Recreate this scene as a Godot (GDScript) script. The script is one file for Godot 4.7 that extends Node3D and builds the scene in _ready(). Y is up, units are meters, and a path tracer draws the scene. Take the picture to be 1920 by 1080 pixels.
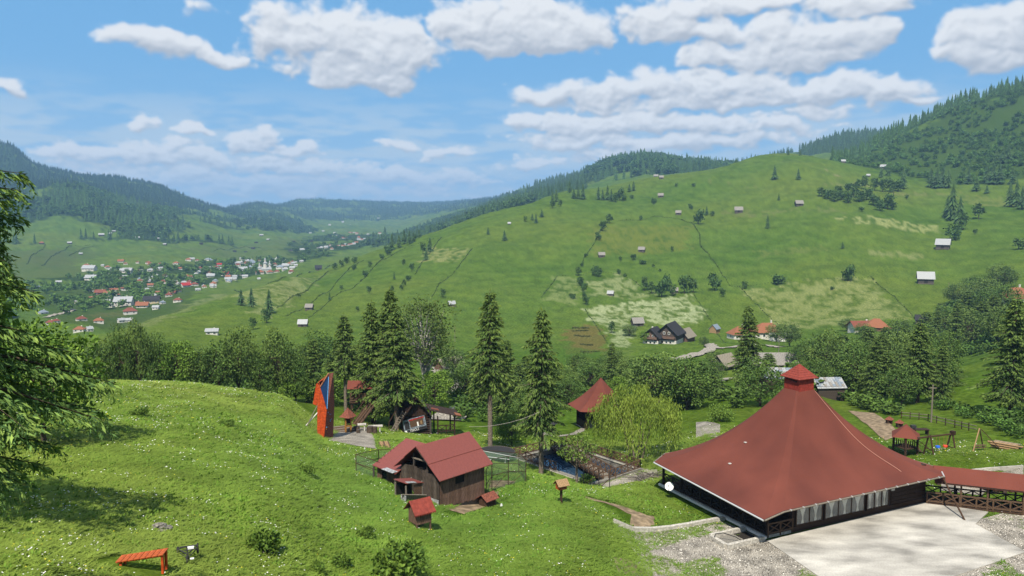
extends Node3D
# A hillside meadow above a broad green valley: barn, pond and hall in front, hay huts on the far slope, a village to the left.

const CAM_Y := 30.0

# ---------------------------------------------------------------- mesh builder
class MB:
	var v := PackedVector3Array()
	var n := PackedVector3Array()
	var c := PackedColorArray()
	var u := PackedVector2Array()
	var col := Color.WHITE
	func tri(a: Vector3, b: Vector3, d: Vector3) -> void:
		var nn := (b - a).cross(d - a).normalized()
		v.append(a); v.append(d); v.append(b)
		n.append(nn); n.append(nn); n.append(nn)
		c.append(col); c.append(col); c.append(col)
		u.append(Vector2.ZERO); u.append(Vector2.ZERO); u.append(Vector2.ZERO)
	func quad(a: Vector3, b: Vector3, d: Vector3, e: Vector3) -> void:
		tri(a, b, d); tri(a, d, e)
	func quad_uv(a: Vector3, b: Vector3, d: Vector3, e: Vector3) -> void:
		var k := u.size()
		quad(a, b, d, e)
		var q := [Vector2(0, 1), Vector2(1, 0), Vector2(1, 1), Vector2(0, 1), Vector2(0, 0), Vector2(1, 0)]
		for i in 6: u[k + i] = q[i]
	func stri(a: Vector3, b: Vector3, d: Vector3, na: Vector3, nb: Vector3, nd: Vector3) -> void:
		v.append(a); v.append(d); v.append(b)
		n.append(na); n.append(nd); n.append(nb)
		c.append(col); c.append(col); c.append(col)
		u.append(Vector2.ZERO); u.append(Vector2.ZERO); u.append(Vector2.ZERO)
	func box(t: Transform3D, s: Vector3) -> void:
		var h := s * 0.5
		var p := []
		for k in 8:
			p.append(t * Vector3(h.x if k & 1 else -h.x, h.y if k & 2 else -h.y, h.z if k & 4 else -h.z))
		quad(p[4], p[5], p[7], p[6]); quad(p[1], p[0], p[2], p[3]); quad(p[5], p[1], p[3], p[7])
		quad(p[0], p[4], p[6], p[2]); quad(p[6], p[7], p[3], p[2]); quad(p[0], p[1], p[5], p[4])
	func bx(cx: float, cy: float, cz: float, sx: float, sy: float, sz: float) -> void:
		box(Transform3D(Basis(), Vector3(cx, cy, cz)), Vector3(sx, sy, sz))
	func beam(a: Vector3, b: Vector3, w: float, h: float) -> void:
		var d := b - a
		var l := d.length()
		if l < 0.0001: return
		var z := d / l
		var up := Vector3.UP if absf(z.y) < 0.98 else Vector3.RIGHT
		var x := up.cross(z).normalized()
		box(Transform3D(Basis(x, z.cross(x), z), (a + b) * 0.5), Vector3(w, h, l))
	func tube(pts: Array, rad: Array, sides := 6, cap := true) -> void:
		var rings := []
		var norms := []
		for i in pts.size():
			var d: Vector3 = (pts[mini(i + 1, pts.size() - 1)] - pts[maxi(i - 1, 0)]).normalized()
			var up := Vector3.UP if absf(d.y) < 0.95 else Vector3.RIGHT
			var x := up.cross(d).normalized()
			var y := d.cross(x)
			var r := []
			var q := []
			for k in sides:
				var a := TAU * k / sides
				var o := x * cos(a) + y * sin(a)
				r.append(pts[i] + o * rad[i]); q.append(o)
			rings.append(r); norms.append(q)
		for i in pts.size() - 1:
			for k in sides:
				var j := (k + 1) % sides
				stri(rings[i][k], rings[i][j], rings[i + 1][j], norms[i][k], norms[i][j], norms[i + 1][j])
				stri(rings[i][k], rings[i + 1][j], rings[i + 1][k], norms[i][k], norms[i + 1][j], norms[i + 1][k])
		if cap:
			var e := pts.size() - 1
			for k in range(1, sides - 1):
				tri(rings[e][0], rings[e][k], rings[e][k + 1])
				tri(rings[0][0], rings[0][k + 1], rings[0][k])
	func leaf(p: Vector3, d: Vector3, s: Vector3) -> void:   # a diamond: long axis d, half width s
		var a := p
		var b := p + d * 0.45 + s
		var e := p + d
		var f := p + d * 0.45 - s
		tri(a, b, e); tri(a, e, f)
	func mesh() -> ArrayMesh:
		var a := []
		a.resize(Mesh.ARRAY_MAX)
		a[Mesh.ARRAY_VERTEX] = v; a[Mesh.ARRAY_NORMAL] = n; a[Mesh.ARRAY_COLOR] = c; a[Mesh.ARRAY_TEX_UV] = u
		var m := ArrayMesh.new()
		if v.size(): m.add_surface_from_arrays(Mesh.PRIMITIVE_TRIANGLES, a)
		return m

var M := {}
var rng := RandomNumberGenerator.new()
var taken := {}

func numbered(called: String) -> String:
	var k: int = taken.get(called, 0)
	taken[called] = k + 1
	return called if k == 0 else "%s_%03d" % [called, k]

func thing(called: String, label: String, category: String, at: Vector3, yaw := 0.0, group := "") -> Node3D:
	var o := Node3D.new()
	o.name = numbered(called)
	add_child(o, true)
	o.position = at
	o.rotation.y = yaw
	tag(o, label, category, group)
	return o

func tag(o: Node3D, label: String, category: String, group := "", kind := "") -> void:
	if label: o.set_meta("label", label)
	if category: o.set_meta("category", category)
	if group: o.set_meta("group", group)
	if kind: o.set_meta("kind", kind)

func put(called: String, m: Mesh, mat: Material, parent: Node3D = null) -> MeshInstance3D:
	var o := MeshInstance3D.new()
	o.mesh = m
	o.material_override = mat
	if parent == null:
		o.name = numbered(called)
		add_child(o, true)
	else:
		o.name = called
		parent.add_child(o, true)
	return o

func part(called: String, b: MB, mat: Material, parent: Node3D = null) -> MeshInstance3D:
	return put(called, b.mesh(), mat, parent)

func structure(called: String, m: Mesh, mat: Material, label := "") -> MeshInstance3D:
	var o := put(called, m, mat)
	tag(o, label, "", "", "structure")
	return o

var box_cache := {}
func boxm(s: Vector3) -> Mesh:                               # boxes of one size share a mesh
	var key := s.snapped(Vector3.ONE * 0.005)
	if not box_cache.has(key):
		var b := MB.new()
		b.bx(0, 0, 0, s.x, s.y, s.z)
		box_cache[key] = b.mesh()
	return box_cache[key]

func block(called: String, at: Vector3, s: Vector3, mat: Material, parent: Node3D) -> MeshInstance3D:
	var o := put(called, boxm(s), mat, parent)
	o.position = at
	return o

func beam(called: String, a: Vector3, b: Vector3, w: float, h: float, mat: Material, parent: Node3D) -> MeshInstance3D:
	var q := MB.new()
	q.beam(a, b, w, h)
	return part(called, q, mat, parent)

func pole(called: String, a: Vector3, b: Vector3, r: float, mat: Material, parent: Node3D, r2 := -1.0) -> MeshInstance3D:
	var q := MB.new()
	q.tube([a, b], [r, r if r2 < 0 else r2], 7)
	return part(called, q, mat, parent)

func many(called: String, m: Mesh, mat: Material, xs: Array, cols: Array, parent: Node3D = null) -> MultiMeshInstance3D:
	var mm := MultiMesh.new()
	mm.transform_format = MultiMesh.TRANSFORM_3D
	mm.use_colors = cols.size() > 0
	mm.mesh = m
	mm.instance_count = xs.size()
	for i in xs.size():
		mm.set_instance_transform(i, xs[i])
		if cols.size(): mm.set_instance_color(i, cols[i])
	var o := MultiMeshInstance3D.new()
	o.multimesh = mm
	o.material_override = mat
	if parent == null:
		o.name = numbered(called)
		add_child(o, true)
	else:
		o.name = called
		parent.add_child(o, true)
	o.set_meta("kind", "stuff")
	return o

# ---------------------------------------------------------------- materials
func noise(f: float, oct := 4, sd := 1, kind := FastNoiseLite.TYPE_SIMPLEX_SMOOTH) -> FastNoiseLite:
	var q := FastNoiseLite.new()
	q.noise_type = kind
	q.frequency = f
	q.fractal_octaves = oct
	q.seed = sd
	return q

func ntex(f: float, lo: Color, hi: Color, oct := 4, sd := 1, side := 512, mid := 0.5, kind := FastNoiseLite.TYPE_SIMPLEX_SMOOTH) -> NoiseTexture2D:
	var t := NoiseTexture2D.new()
	t.width = side
	t.height = side
	t.seamless = true
	t.generate_mipmaps = false
	t.noise = noise(f, oct, sd, kind)
	var g := Gradient.new()
	g.offsets = PackedFloat32Array([0.12, mid, 0.88])
	g.colors = PackedColorArray([lo, lo.lerp(hi, 0.5), hi])
	t.color_ramp = g
	return t

func lin(r: float, g: float, b: float) -> Color:
	return Color(r, g, b).linear_to_srgb()

func mat(called: String, r: float, g: float, b: float, rough := 0.9, spec := 0.3) -> StandardMaterial3D:
	var m := StandardMaterial3D.new()
	m.resource_name = called
	m.albedo_color = lin(r, g, b)
	m.roughness = rough
	m.metallic_specular = spec
	M[called] = m
	return m

func grain(m: StandardMaterial3D, t: Texture2D, sc: Vector3, world := false) -> void:
	m.albedo_texture = t
	m.uv1_triplanar = true
	m.uv1_world_triplanar = world
	m.uv1_scale = sc

func detail(m: StandardMaterial3D, t: Texture2D, sc: Vector3, world := false) -> void:
	m.detail_enabled = true
	m.detail_blend_mode = BaseMaterial3D.BLEND_MODE_MUL
	m.detail_albedo = t
	m.detail_uv_layer = BaseMaterial3D.DETAIL_UV_2
	m.uv2_triplanar = true
	m.uv2_world_triplanar = world
	m.uv2_scale = sc

func make_materials() -> void:
	var w := Color(1, 1, 1)
	var soft := ntex(0.012, Color(0.72, 0.72, 0.72), w, 5, 3)
	var coarse := ntex(0.02, Color(0.5, 0.5, 0.5), w, 5, 9)
	var fine := ntex(0.09, Color(0.55, 0.55, 0.55), w, 3, 5)
	var speck := ntex(0.12, Color(0.34, 0.33, 0.32), w, 2, 6, 512, 0.5, FastNoiseLite.TYPE_CELLULAR)
	var grassy := ntex(0.035, Color(0.62, 0.68, 0.55), w, 5, 12)
	var faint := ntex(0.02, Color(0.88, 0.88, 0.88), w, 4, 33)
	var stain := ntex(0.008, Color(0.64, 0.64, 0.64), w, 6, 21, 1024, 0.42)
	var g := mat("ground", 1, 1, 1, 1.0, 0.1)
	g.vertex_color_use_as_albedo = true
	grain(g, grassy, Vector3.ONE * 0.045, true)
	detail(g, grassy, Vector3.ONE * 0.33, true)
	for q in ["leaf", "needle"]:
		var f := mat(q, 1, 1, 1, 0.7, 0.25)
		f.vertex_color_use_as_albedo = true
		f.cull_mode = BaseMaterial3D.CULL_DISABLED
		f.backlight_enabled = true
		f.backlight = Color(0.3, 0.34, 0.1) if q == "leaf" else Color(0.16, 0.18, 0.06)
	var blade := mat("blade", 1, 1, 1, 0.75, 0.2)
	blade.vertex_color_use_as_albedo = true
	blade.cull_mode = BaseMaterial3D.CULL_DISABLED
	blade.backlight_enabled = true
	blade.backlight = Color(0.35, 0.4, 0.1)
	var petal := mat("petal", 1, 1, 1, 0.8, 0.2)
	petal.vertex_color_use_as_albedo = true
	petal.cull_mode = BaseMaterial3D.CULL_DISABLED
	grain(mat("bark", 0.13, 0.095, 0.07), coarse, Vector3(1.2, 0.25, 1.2))
	grain(mat("pale_bark", 0.28, 0.23, 0.18), coarse, Vector3(1.2, 0.4, 1.2))
	grain(mat("birch_bark", 0.6, 0.58, 0.53), coarse, Vector3(0.6, 1.2, 0.6))
	var planks := [[0.1, 0.078, 0.062], [0.125, 0.098, 0.08], [0.085, 0.066, 0.053], [0.16, 0.13, 0.105]]
	for k in 4:
		grain(mat("grey_plank_%d" % k, planks[k][0], planks[k][1], planks[k][2]), coarse, Vector3(3.0, 0.22, 3.0))
	var browns := [[0.2, 0.12, 0.085], [0.23, 0.14, 0.1], [0.175, 0.105, 0.075], [0.25, 0.155, 0.115]]
	for k in 4:
		grain(mat("brown_plank_%d" % k, browns[k][0], browns[k][1], browns[k][2]), coarse, Vector3(3.0, 0.22, 3.0))
	grain(mat("dark_wood", 0.06, 0.034, 0.023, 0.75), coarse, Vector3(0.4, 2.2, 0.4))
	grain(mat("stained_wood", 0.1, 0.058, 0.036), coarse, Vector3(1.4, 1.4, 1.4))
	grain(mat("rail_wood", 0.17, 0.105, 0.065), coarse, Vector3(1.4, 1.4, 1.4))
	grain(mat("fresh_wood", 0.48, 0.31, 0.16), coarse, Vector3(1.4, 1.4, 1.4))
	grain(mat("old_wood", 0.3, 0.26, 0.21), coarse, Vector3(1.4, 1.4, 1.4))
	grain(mat("hut_wood", 0.12, 0.105, 0.095), coarse, Vector3(0.8, 0.1, 0.8))
	grain(mat("orange_wood", 0.5, 0.11, 0.028, 0.6), soft, Vector3(1, 1, 1))
	grain(mat("ochre_wood", 0.48, 0.24, 0.06, 0.7), coarse, Vector3(1, 1, 1))
	var rf := mat("red_roof", 0.172, 0.05, 0.034, 0.9)
	grain(rf, ntex(0.006, Color(0.8, 0.8, 0.82), w, 6, 71, 512), Vector3(0.05, 0.05, 0.05))
	detail(rf, faint, Vector3(1.3, 1.3, 1.3))
	grain(mat("red_sheet", 0.2, 0.056, 0.045, 0.55, 0.4), faint, Vector3(0.5, 0.5, 0.5))
	grain(mat("bright_red", 0.27, 0.052, 0.036, 0.6), soft, Vector3(0.6, 0.6, 0.6))
	grain(mat("cupola_red", 0.3, 0.045, 0.032, 0.6), soft, Vector3(0.6, 0.6, 0.6))
	grain(mat("orange_panel", 0.58, 0.085, 0.018, 0.6), soft, Vector3(0.6, 0.6, 0.6))
	mat("blue_panel", 0.016, 0.05, 0.14, 0.6)
	mat("light_blue", 0.1, 0.32, 0.62, 0.6)
	grain(mat("brick", 0.3, 0.11, 0.08), coarse, Vector3(0.8, 0.8, 0.8))
	var con := mat("concrete", 0.56, 0.535, 0.48)
	grain(con, stain, Vector3(0.022, 0.03, 0.05), true)
	detail(con, faint, Vector3(0.7, 0.7, 0.7), true)
	grain(mat("wall_concrete", 0.55, 0.52, 0.46), soft, Vector3(0.6, 0.6, 0.6))
	var gv := mat("gravel", 0.85, 0.79, 0.68, 1.0)
	grain(gv, speck, Vector3(0.3, 0.3, 0.3), true)
	detail(gv, stain, Vector3(0.05, 0.05, 0.05), true)
	var lane := mat("lane", 0.66, 0.61, 0.52, 1.0)
	grain(lane, speck, Vector3(0.06, 0.06, 0.06), true)
	grain(mat("dirt", 0.36, 0.27, 0.17, 1.0), coarse, Vector3(0.12, 0.12, 0.12), true)
	grain(mat("stone", 0.33, 0.31, 0.27), coarse, Vector3(1.5, 1.5, 1.5))
	grain(mat("stone_dark", 0.22, 0.2, 0.175), coarse, Vector3(1.5, 1.5, 1.5))
	mat("white_paint", 0.78, 0.77, 0.74, 0.7)
	grain(mat("plaster", 0.72, 0.7, 0.64), soft, Vector3(0.3, 0.3, 0.3))
	grain(mat("cream_plaster", 0.6, 0.5, 0.3), soft, Vector3(0.3, 0.3, 0.3))
	grain(mat("tile_red", 0.3, 0.1, 0.066), coarse, Vector3(0.7, 0.7, 0.7))
	grain(mat("tile_orange", 0.4, 0.16, 0.085), coarse, Vector3(0.7, 0.7, 0.7))
	grain(mat("tile_dark", 0.05, 0.05, 0.055), coarse, Vector3(0.7, 0.7, 0.7))
	grain(mat("scarlet_roof", 0.42, 0.035, 0.03, 0.5), soft, Vector3(0.5, 0.5, 0.5))
	grain(mat("sheet_roof", 0.5, 0.52, 0.53, 0.5, 0.5), coarse, Vector3(0.5, 0.5, 0.5))
	grain(mat("blue_sheet", 0.3, 0.36, 0.43, 0.5, 0.5), coarse, Vector3(0.5, 0.5, 0.5))
	grain(mat("grey_shingle", 0.36, 0.34, 0.31), coarse, Vector3(0.5, 0.5, 0.5))
	grain(mat("thatch", 0.36, 0.32, 0.25), coarse, Vector3(0.5, 0.5, 0.5))
	mat("pale_metal", 0.4, 0.41, 0.42, 0.45, 0.5)
	mat("dark_metal", 0.035, 0.035, 0.037, 0.6)
	mat("white_plastic", 0.75, 0.76, 0.76, 0.45, 0.5)
	mat("window_dark", 0.035, 0.04, 0.045, 0.12, 0.6)
	mat("curtain", 0.8, 0.8, 0.73, 0.9)
	mat("room_dark", 0.05, 0.05, 0.047, 0.9)  # near black, the dim room behind the drapes put into the colour
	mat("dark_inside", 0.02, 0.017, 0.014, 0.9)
	mat("rubber", 0.025, 0.025, 0.027, 0.8)
	mat("blue_plastic", 0.02, 0.12, 0.6, 0.5)
	mat("red_plastic", 0.6, 0.07, 0.03, 0.5)
	mat("rope", 0.35, 0.32, 0.28)
	mat("cable_pale", 0.42, 0.22, 0.17)
	var wt := mat("pond_water", 0.018, 0.042, 0.075, 0.04, 0.5)  # blue base colour stands in for the reflected sky
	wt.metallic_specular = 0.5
	var net := mat("netting", 0.14, 0.22, 0.13, 0.9)
	net.transparency = BaseMaterial3D.TRANSPARENCY_ALPHA
	net.albedo_color.a = 0.28
	net.cull_mode = BaseMaterial3D.CULL_DISABLED
	var gl := mat("glass", 0.5, 0.55, 0.56, 0.05, 0.5)
	gl.transparency = BaseMaterial3D.TRANSPARENCY_ALPHA
	gl.albedo_color.a = 0.12

# ---------------------------------------------------------------- the lie of the land
# Heights over the camera's level divided by the distance from the survey point (x 0, z 0), for NR distances along each of NA bearings.
const NR := 38
const NA := 38
var RADII := PackedFloat32Array([12, 18, 24, 29, 35, 42, 50, 58, 67, 77, 88, 100, 114, 130, 150, 175, 205, 240, 285, 335, 395, 460, 535, 620, 710, 810, 930, 1070, 1250, 1500, 1800, 2150, 2600, 3200, 4000, 5200, 6800, 9000])
var BEAR := PackedFloat32Array([-3.1416, -2.0000, -1.1000, -0.6991, -0.5697, -0.5505, -0.5334, -0.4955, -0.4560, -0.4148, -0.3721, -0.3470, -0.3280, -0.3057, -0.2825, -0.2596, -0.2357, -0.1879, -0.1392, -0.0898, -0.0400, 0.0100, 0.0600, 0.1097, 0.1588, 0.2072, 0.2546, 0.3008, 0.3458, 0.3894, 0.4315, 0.4720, 0.5109, 0.5697, 0.6711, 1.1000, 2.0000, 3.1416])
var SLOPE := PackedFloat32Array([
	-0.9167, -0.5278, -0.3333, -0.2328, -0.1500, -0.0833, -0.0300, 0.0086, 0.0410, 0.0682, 0.0909, 0.1100, 0.1272, 0.1423, 0.1567, 0.1700, 0.1785, 0.1700, 0.1621, 0.1558, 0.1504, 0.1461, 0.1424, 0.1394, 0.1369, 0.1348, 0.1329, 0.1312, 0.1296, 0.1280, 0.1067, 0.0893, 0.0738, 0.0600, 0.0480, 0.0369, 0.0282, 0.0213,
	-0.8318, -0.5045, -0.3409, -0.2666, -0.2036, -0.1516, -0.1087, -0.0764, -0.0498, -0.0274, -0.0121, -0.0026, 0.0069, 0.0181, 0.0303, 0.0414, 0.0495, 0.0468, 0.0437, 0.0410, 0.0391, 0.0388, 0.0399, 0.0432, 0.0462, 0.0485, 0.0512, 0.0547, 0.0600, 0.0662, 0.0623, 0.0643, 0.0661, 0.0712, 0.0590, 0.0470, 0.0366, 0.0270,
	-0.7046, -0.4697, -0.3523, -0.3173, -0.2839, -0.2539, -0.2267, -0.2040, -0.1861, -0.1709, -0.1665, -0.1715, -0.1736, -0.1682, -0.1593, -0.1516, -0.1441, -0.1379, -0.1339, -0.1313, -0.1278, -0.1221, -0.1138, -0.1010, -0.0899, -0.0809, -0.0713, -0.0600, -0.0444, -0.0265, -0.0042, 0.0267, 0.0545, 0.0880, 0.0755, 0.0621, 0.0490, 0.0354,
	-0.7046, -0.4697, -0.3523, -0.3173, -0.2839, -0.2539, -0.2267, -0.2040, -0.1861, -0.1709, -0.1665, -0.1715, -0.1736, -0.1682, -0.1593, -0.1516, -0.1441, -0.1379, -0.1339, -0.1313, -0.1278, -0.1221, -0.1138, -0.1010, -0.0899, -0.0809, -0.0713, -0.0600, -0.0444, -0.0265, -0.0042, 0.0267, 0.0545, 0.0880, 0.0755, 0.0621, 0.0490, 0.0354,
	-0.7782, -0.5188, -0.3891, -0.3467, -0.3073, -0.2741, -0.2442, -0.2191, -0.1993, -0.1825, -0.1779, -0.1852, -0.1884, -0.1824, -0.1725, -0.1643, -0.1563, -0.1500, -0.1462, -0.1439, -0.1406, -0.1346, -0.1253, -0.1111, -0.0989, -0.0890, -0.0784, -0.0659, -0.0487, -0.0306, -0.0067, 0.0229, 0.0357, 0.0730, 0.0554, 0.0427, 0.0327, 0.0223,
	-0.7881, -0.5254, -0.3940, -0.3510, -0.3111, -0.2775, -0.2472, -0.2218, -0.2018, -0.1847, -0.1801, -0.1879, -0.1913, -0.1852, -0.1752, -0.1667, -0.1585, -0.1519, -0.1480, -0.1457, -0.1424, -0.1358, -0.1257, -0.1117, -0.0998, -0.0901, -0.0792, -0.0660, -0.0488, -0.0302, -0.0047, 0.0248, 0.0363, 0.0683, 0.0494, 0.0381, 0.0299, 0.0214,
	-0.8133, -0.5422, -0.4066, -0.3589, -0.3173, -0.2826, -0.2517, -0.2255, -0.2049, -0.1873, -0.1818, -0.1901, -0.1939, -0.1878, -0.1777, -0.1690, -0.1603, -0.1535, -0.1495, -0.1472, -0.1439, -0.1365, -0.1253, -0.1119, -0.1006, -0.0912, -0.0797, -0.0654, -0.0486, -0.0297, -0.0011, 0.0266, 0.0332, 0.0521, 0.0397, 0.0319, 0.0260, 0.0200,
	-0.8488, -0.5658, -0.4244, -0.3712, -0.3274, -0.2911, -0.2591, -0.2320, -0.2104, -0.1921, -0.1857, -0.1953, -0.2000, -0.1937, -0.1834, -0.1746, -0.1662, -0.1589, -0.1534, -0.1495, -0.1442, -0.1341, -0.1220, -0.1115, -0.1021, -0.0923, -0.0784, -0.0650, -0.0520, -0.0319, 0.0046, 0.0278, 0.0314, 0.0412, 0.0319, 0.0262, 0.0219, 0.0175,
	-0.8845, -0.5897, -0.4422, -0.3825, -0.3365, -0.2972, -0.2614, -0.2341, -0.2129, -0.1954, -0.1902, -0.2004, -0.2053, -0.1983, -0.1865, -0.1766, -0.1674, -0.1580, -0.1471, -0.1380, -0.1304, -0.1324, -0.1281, -0.1165, -0.1030, -0.0908, -0.0781, -0.0652, -0.0511, -0.0317, -0.0028, 0.0127, 0.0221, 0.0379, 0.0296, 0.0245, 0.0206, 0.0167,
	-0.9202, -0.6135, -0.4601, -0.3918, -0.3437, -0.3043, -0.2692, -0.2434, -0.2224, -0.2054, -0.1943, -0.2054, -0.2112, -0.2027, -0.1888, -0.1780, -0.1690, -0.1589, -0.1459, -0.1335, -0.1196, -0.1186, -0.1225, -0.1133, -0.1022, -0.0920, -0.0807, -0.0666, -0.0505, -0.0331, -0.0089, 0.0028, 0.0124, 0.0308, 0.0242, 0.0207, 0.0183, 0.0158,
	-0.9737, -0.6491, -0.4868, -0.4098, -0.3555, -0.3151, -0.2782, -0.2497, -0.2286, -0.2124, -0.2009, -0.2110, -0.2169, -0.2087, -0.1948, -0.1832, -0.1724, -0.1617, -0.1502, -0.1378, -0.1232, -0.1057, -0.1094, -0.1064, -0.0974, -0.0893, -0.0805, -0.0684, -0.0538, -0.0368, -0.0202, -0.0054, -0.0018, 0.0134, 0.0062, 0.0039, 0.0032, 0.0026,
	-1.0017, -0.6678, -0.5008, -0.4207, -0.3641, -0.3200, -0.2844, -0.2583, -0.2375, -0.2208, -0.2062, -0.2142, -0.2197, -0.2122, -0.1992, -0.1869, -0.1742, -0.1632, -0.1528, -0.1396, -0.1224, -0.1036, -0.0974, -0.1029, -0.0956, -0.0883, -0.0799, -0.0685, -0.0555, -0.0406, -0.0259, -0.0123, -0.0047, 0.0043, 0.0026, 0.0025, 0.0023, 0.0020,
	-1.0271, -0.6847, -0.5136, -0.4287, -0.3677, -0.3243, -0.2903, -0.2649, -0.2443, -0.2272, -0.2100, -0.2164, -0.2219, -0.2146, -0.2018, -0.1893, -0.1761, -0.1653, -0.1553, -0.1406, -0.1214, -0.1027, -0.0926, -0.1008, -0.0946, -0.0877, -0.0797, -0.0696, -0.0582, -0.0448, -0.0311, -0.0188, -0.0085, -0.0014, 0.0075, 0.0051, 0.0037, 0.0026,
	-1.0536, -0.7024, -0.5268, -0.4382, -0.3782, -0.3328, -0.2977, -0.2721, -0.2514, -0.2341, -0.2162, -0.2201, -0.2236, -0.2165, -0.2040, -0.1910, -0.1765, -0.1655, -0.1552, -0.1403, -0.1219, -0.1041, -0.0870, -0.0897, -0.0884, -0.0846, -0.0774, -0.0693, -0.0579, -0.0440, -0.0314, -0.0209, -0.0109, -0.0016, 0.0111, 0.0098, 0.0063, 0.0039,
	-1.0801, -0.7201, -0.5401, -0.4469, -0.3884, -0.3414, -0.3051, -0.2789, -0.2579, -0.2403, -0.2217, -0.2235, -0.2252, -0.2187, -0.2067, -0.1932, -0.1773, -0.1659, -0.1551, -0.1399, -0.1223, -0.1055, -0.0870, -0.0782, -0.0838, -0.0816, -0.0763, -0.0691, -0.0573, -0.0432, -0.0316, -0.0228, -0.0135, -0.0029, 0.0072, 0.0092, 0.0065, 0.0039,
	-1.1437, -0.7625, -0.5718, -0.4733, -0.4082, -0.3603, -0.3229, -0.2966, -0.2755, -0.2581, -0.2405, -0.2319, -0.2240, -0.2136, -0.2019, -0.1894, -0.1774, -0.1660, -0.1526, -0.1389, -0.1232, -0.1083, -0.0933, -0.0769, -0.0741, -0.0739, -0.0667, -0.0613, -0.0551, -0.0452, -0.0359, -0.0279, -0.0208, -0.0096, 0.0043, 0.0156, 0.0071, 0.0039,
	-1.2077, -0.8051, -0.6038, -0.4997, -0.4272, -0.3794, -0.3405, -0.3143, -0.2936, -0.2767, -0.2584, -0.2393, -0.2219, -0.2085, -0.1993, -0.1889, -0.1771, -0.1665, -0.1542, -0.1392, -0.1228, -0.1073, -0.0935, -0.0807, -0.0701, -0.0709, -0.0686, -0.0600, -0.0518, -0.0427, -0.0340, -0.0284, -0.0228, -0.0129, -0.0015, 0.0161, 0.0079, 0.0040,
	-1.2591, -0.8394, -0.6295, -0.5210, -0.4424, -0.3964, -0.3588, -0.3291, -0.3031, -0.2828, -0.2651, -0.2477, -0.2312, -0.2175, -0.2066, -0.1955, -0.1839, -0.1720, -0.1573, -0.1405, -0.1213, -0.1031, -0.0871, -0.0701, -0.0567, -0.0530, -0.0583, -0.0563, -0.0510, -0.0414, -0.0333, -0.0276, -0.0226, -0.0142, -0.0038, 0.0141, 0.0095, 0.0040,
	-1.3084, -0.8723, -0.6542, -0.5414, -0.4548, -0.4108, -0.3727, -0.3413, -0.3123, -0.2893, -0.2723, -0.2561, -0.2401, -0.2260, -0.2141, -0.2023, -0.1902, -0.1766, -0.1595, -0.1403, -0.1172, -0.0963, -0.0775, -0.0602, -0.0462, -0.0359, -0.0399, -0.0413, -0.0382, -0.0339, -0.0306, -0.0272, -0.0227, -0.0156, -0.0025, 0.0113, 0.0118, 0.0040,
	-1.4325, -0.9550, -0.7163, -0.5928, -0.4911, -0.4312, -0.3876, -0.3539, -0.3239, -0.2996, -0.2789, -0.2615, -0.2457, -0.2315, -0.2180, -0.2051, -0.1927, -0.1801, -0.1640, -0.1446, -0.1194, -0.0953, -0.0724, -0.0509, -0.0321, -0.0209, -0.0247, -0.0246, -0.0237, -0.0221, -0.0187, -0.0145, -0.0087, -0.0024, 0.0044, 0.0120, 0.0119, 0.0041,
	-1.5540, -1.0360, -0.7770, -0.6430, -0.5328, -0.4506, -0.3984, -0.3631, -0.3336, -0.3064, -0.2831, -0.2650, -0.2493, -0.2350, -0.2205, -0.2064, -0.1934, -0.1827, -0.1683, -0.1485, -0.1216, -0.0934, -0.0643, -0.0381, -0.0162, -0.0053, -0.0074, -0.0081, -0.0058, -0.0025, 0.0002, 0.0028, 0.0062, 0.0106, 0.0145, 0.0165, 0.0141, 0.0106,
	-1.5942, -1.0628, -0.7971, -0.6596, -0.5466, -0.4588, -0.4034, -0.3632, -0.3375, -0.3152, -0.2941, -0.2746, -0.2535, -0.2393, -0.2230, -0.2066, -0.1921, -0.1811, -0.1669, -0.1493, -0.1220, -0.0935, -0.0643, -0.0359, -0.0101, 0.0063, 0.0080, 0.0054, 0.0083, 0.0133, 0.0165, 0.0196, 0.0260, 0.0267, 0.0236, 0.0190, 0.0147, 0.0106,
	-1.6300, -1.0867, -0.8150, -0.6745, -0.5589, -0.4657, -0.4021, -0.3619, -0.3383, -0.3140, -0.2924, -0.2725, -0.2534, -0.2369, -0.2208, -0.2055, -0.1917, -0.1801, -0.1653, -0.1478, -0.1213, -0.0936, -0.0640, -0.0328, -0.0065, 0.0144, 0.0234, 0.0200, 0.0211, 0.0250, 0.0289, 0.0335, 0.0409, 0.0379, 0.0313, 0.0225, 0.0158, 0.0106,
	-1.7386, -1.1590, -0.8693, -0.7194, -0.5961, -0.4967, -0.4211, -0.3754, -0.3415, -0.3169, -0.2920, -0.2699, -0.2495, -0.2345, -0.2180, -0.2024, -0.1897, -0.1786, -0.1641, -0.1466, -0.1235, -0.0936, -0.0637, -0.0310, -0.0034, 0.0157, 0.0314, 0.0267, 0.0265, 0.0365, 0.0500, 0.0574, 0.0477, 0.0387, 0.0304, 0.0221, 0.0157, 0.0106,
	-1.8414, -1.2276, -0.9207, -0.7620, -0.6313, -0.5261, -0.4456, -0.3949, -0.3485, -0.3215, -0.2925, -0.2674, -0.2469, -0.2304, -0.2145, -0.1988, -0.1841, -0.1710, -0.1613, -0.1474, -0.1246, -0.0959, -0.0633, -0.0325, -0.0024, 0.0175, 0.0387, 0.0365, 0.0363, 0.0476, 0.0618, 0.0654, 0.0532, 0.0431, 0.0328, 0.0225, 0.0155, 0.0105,
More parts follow.
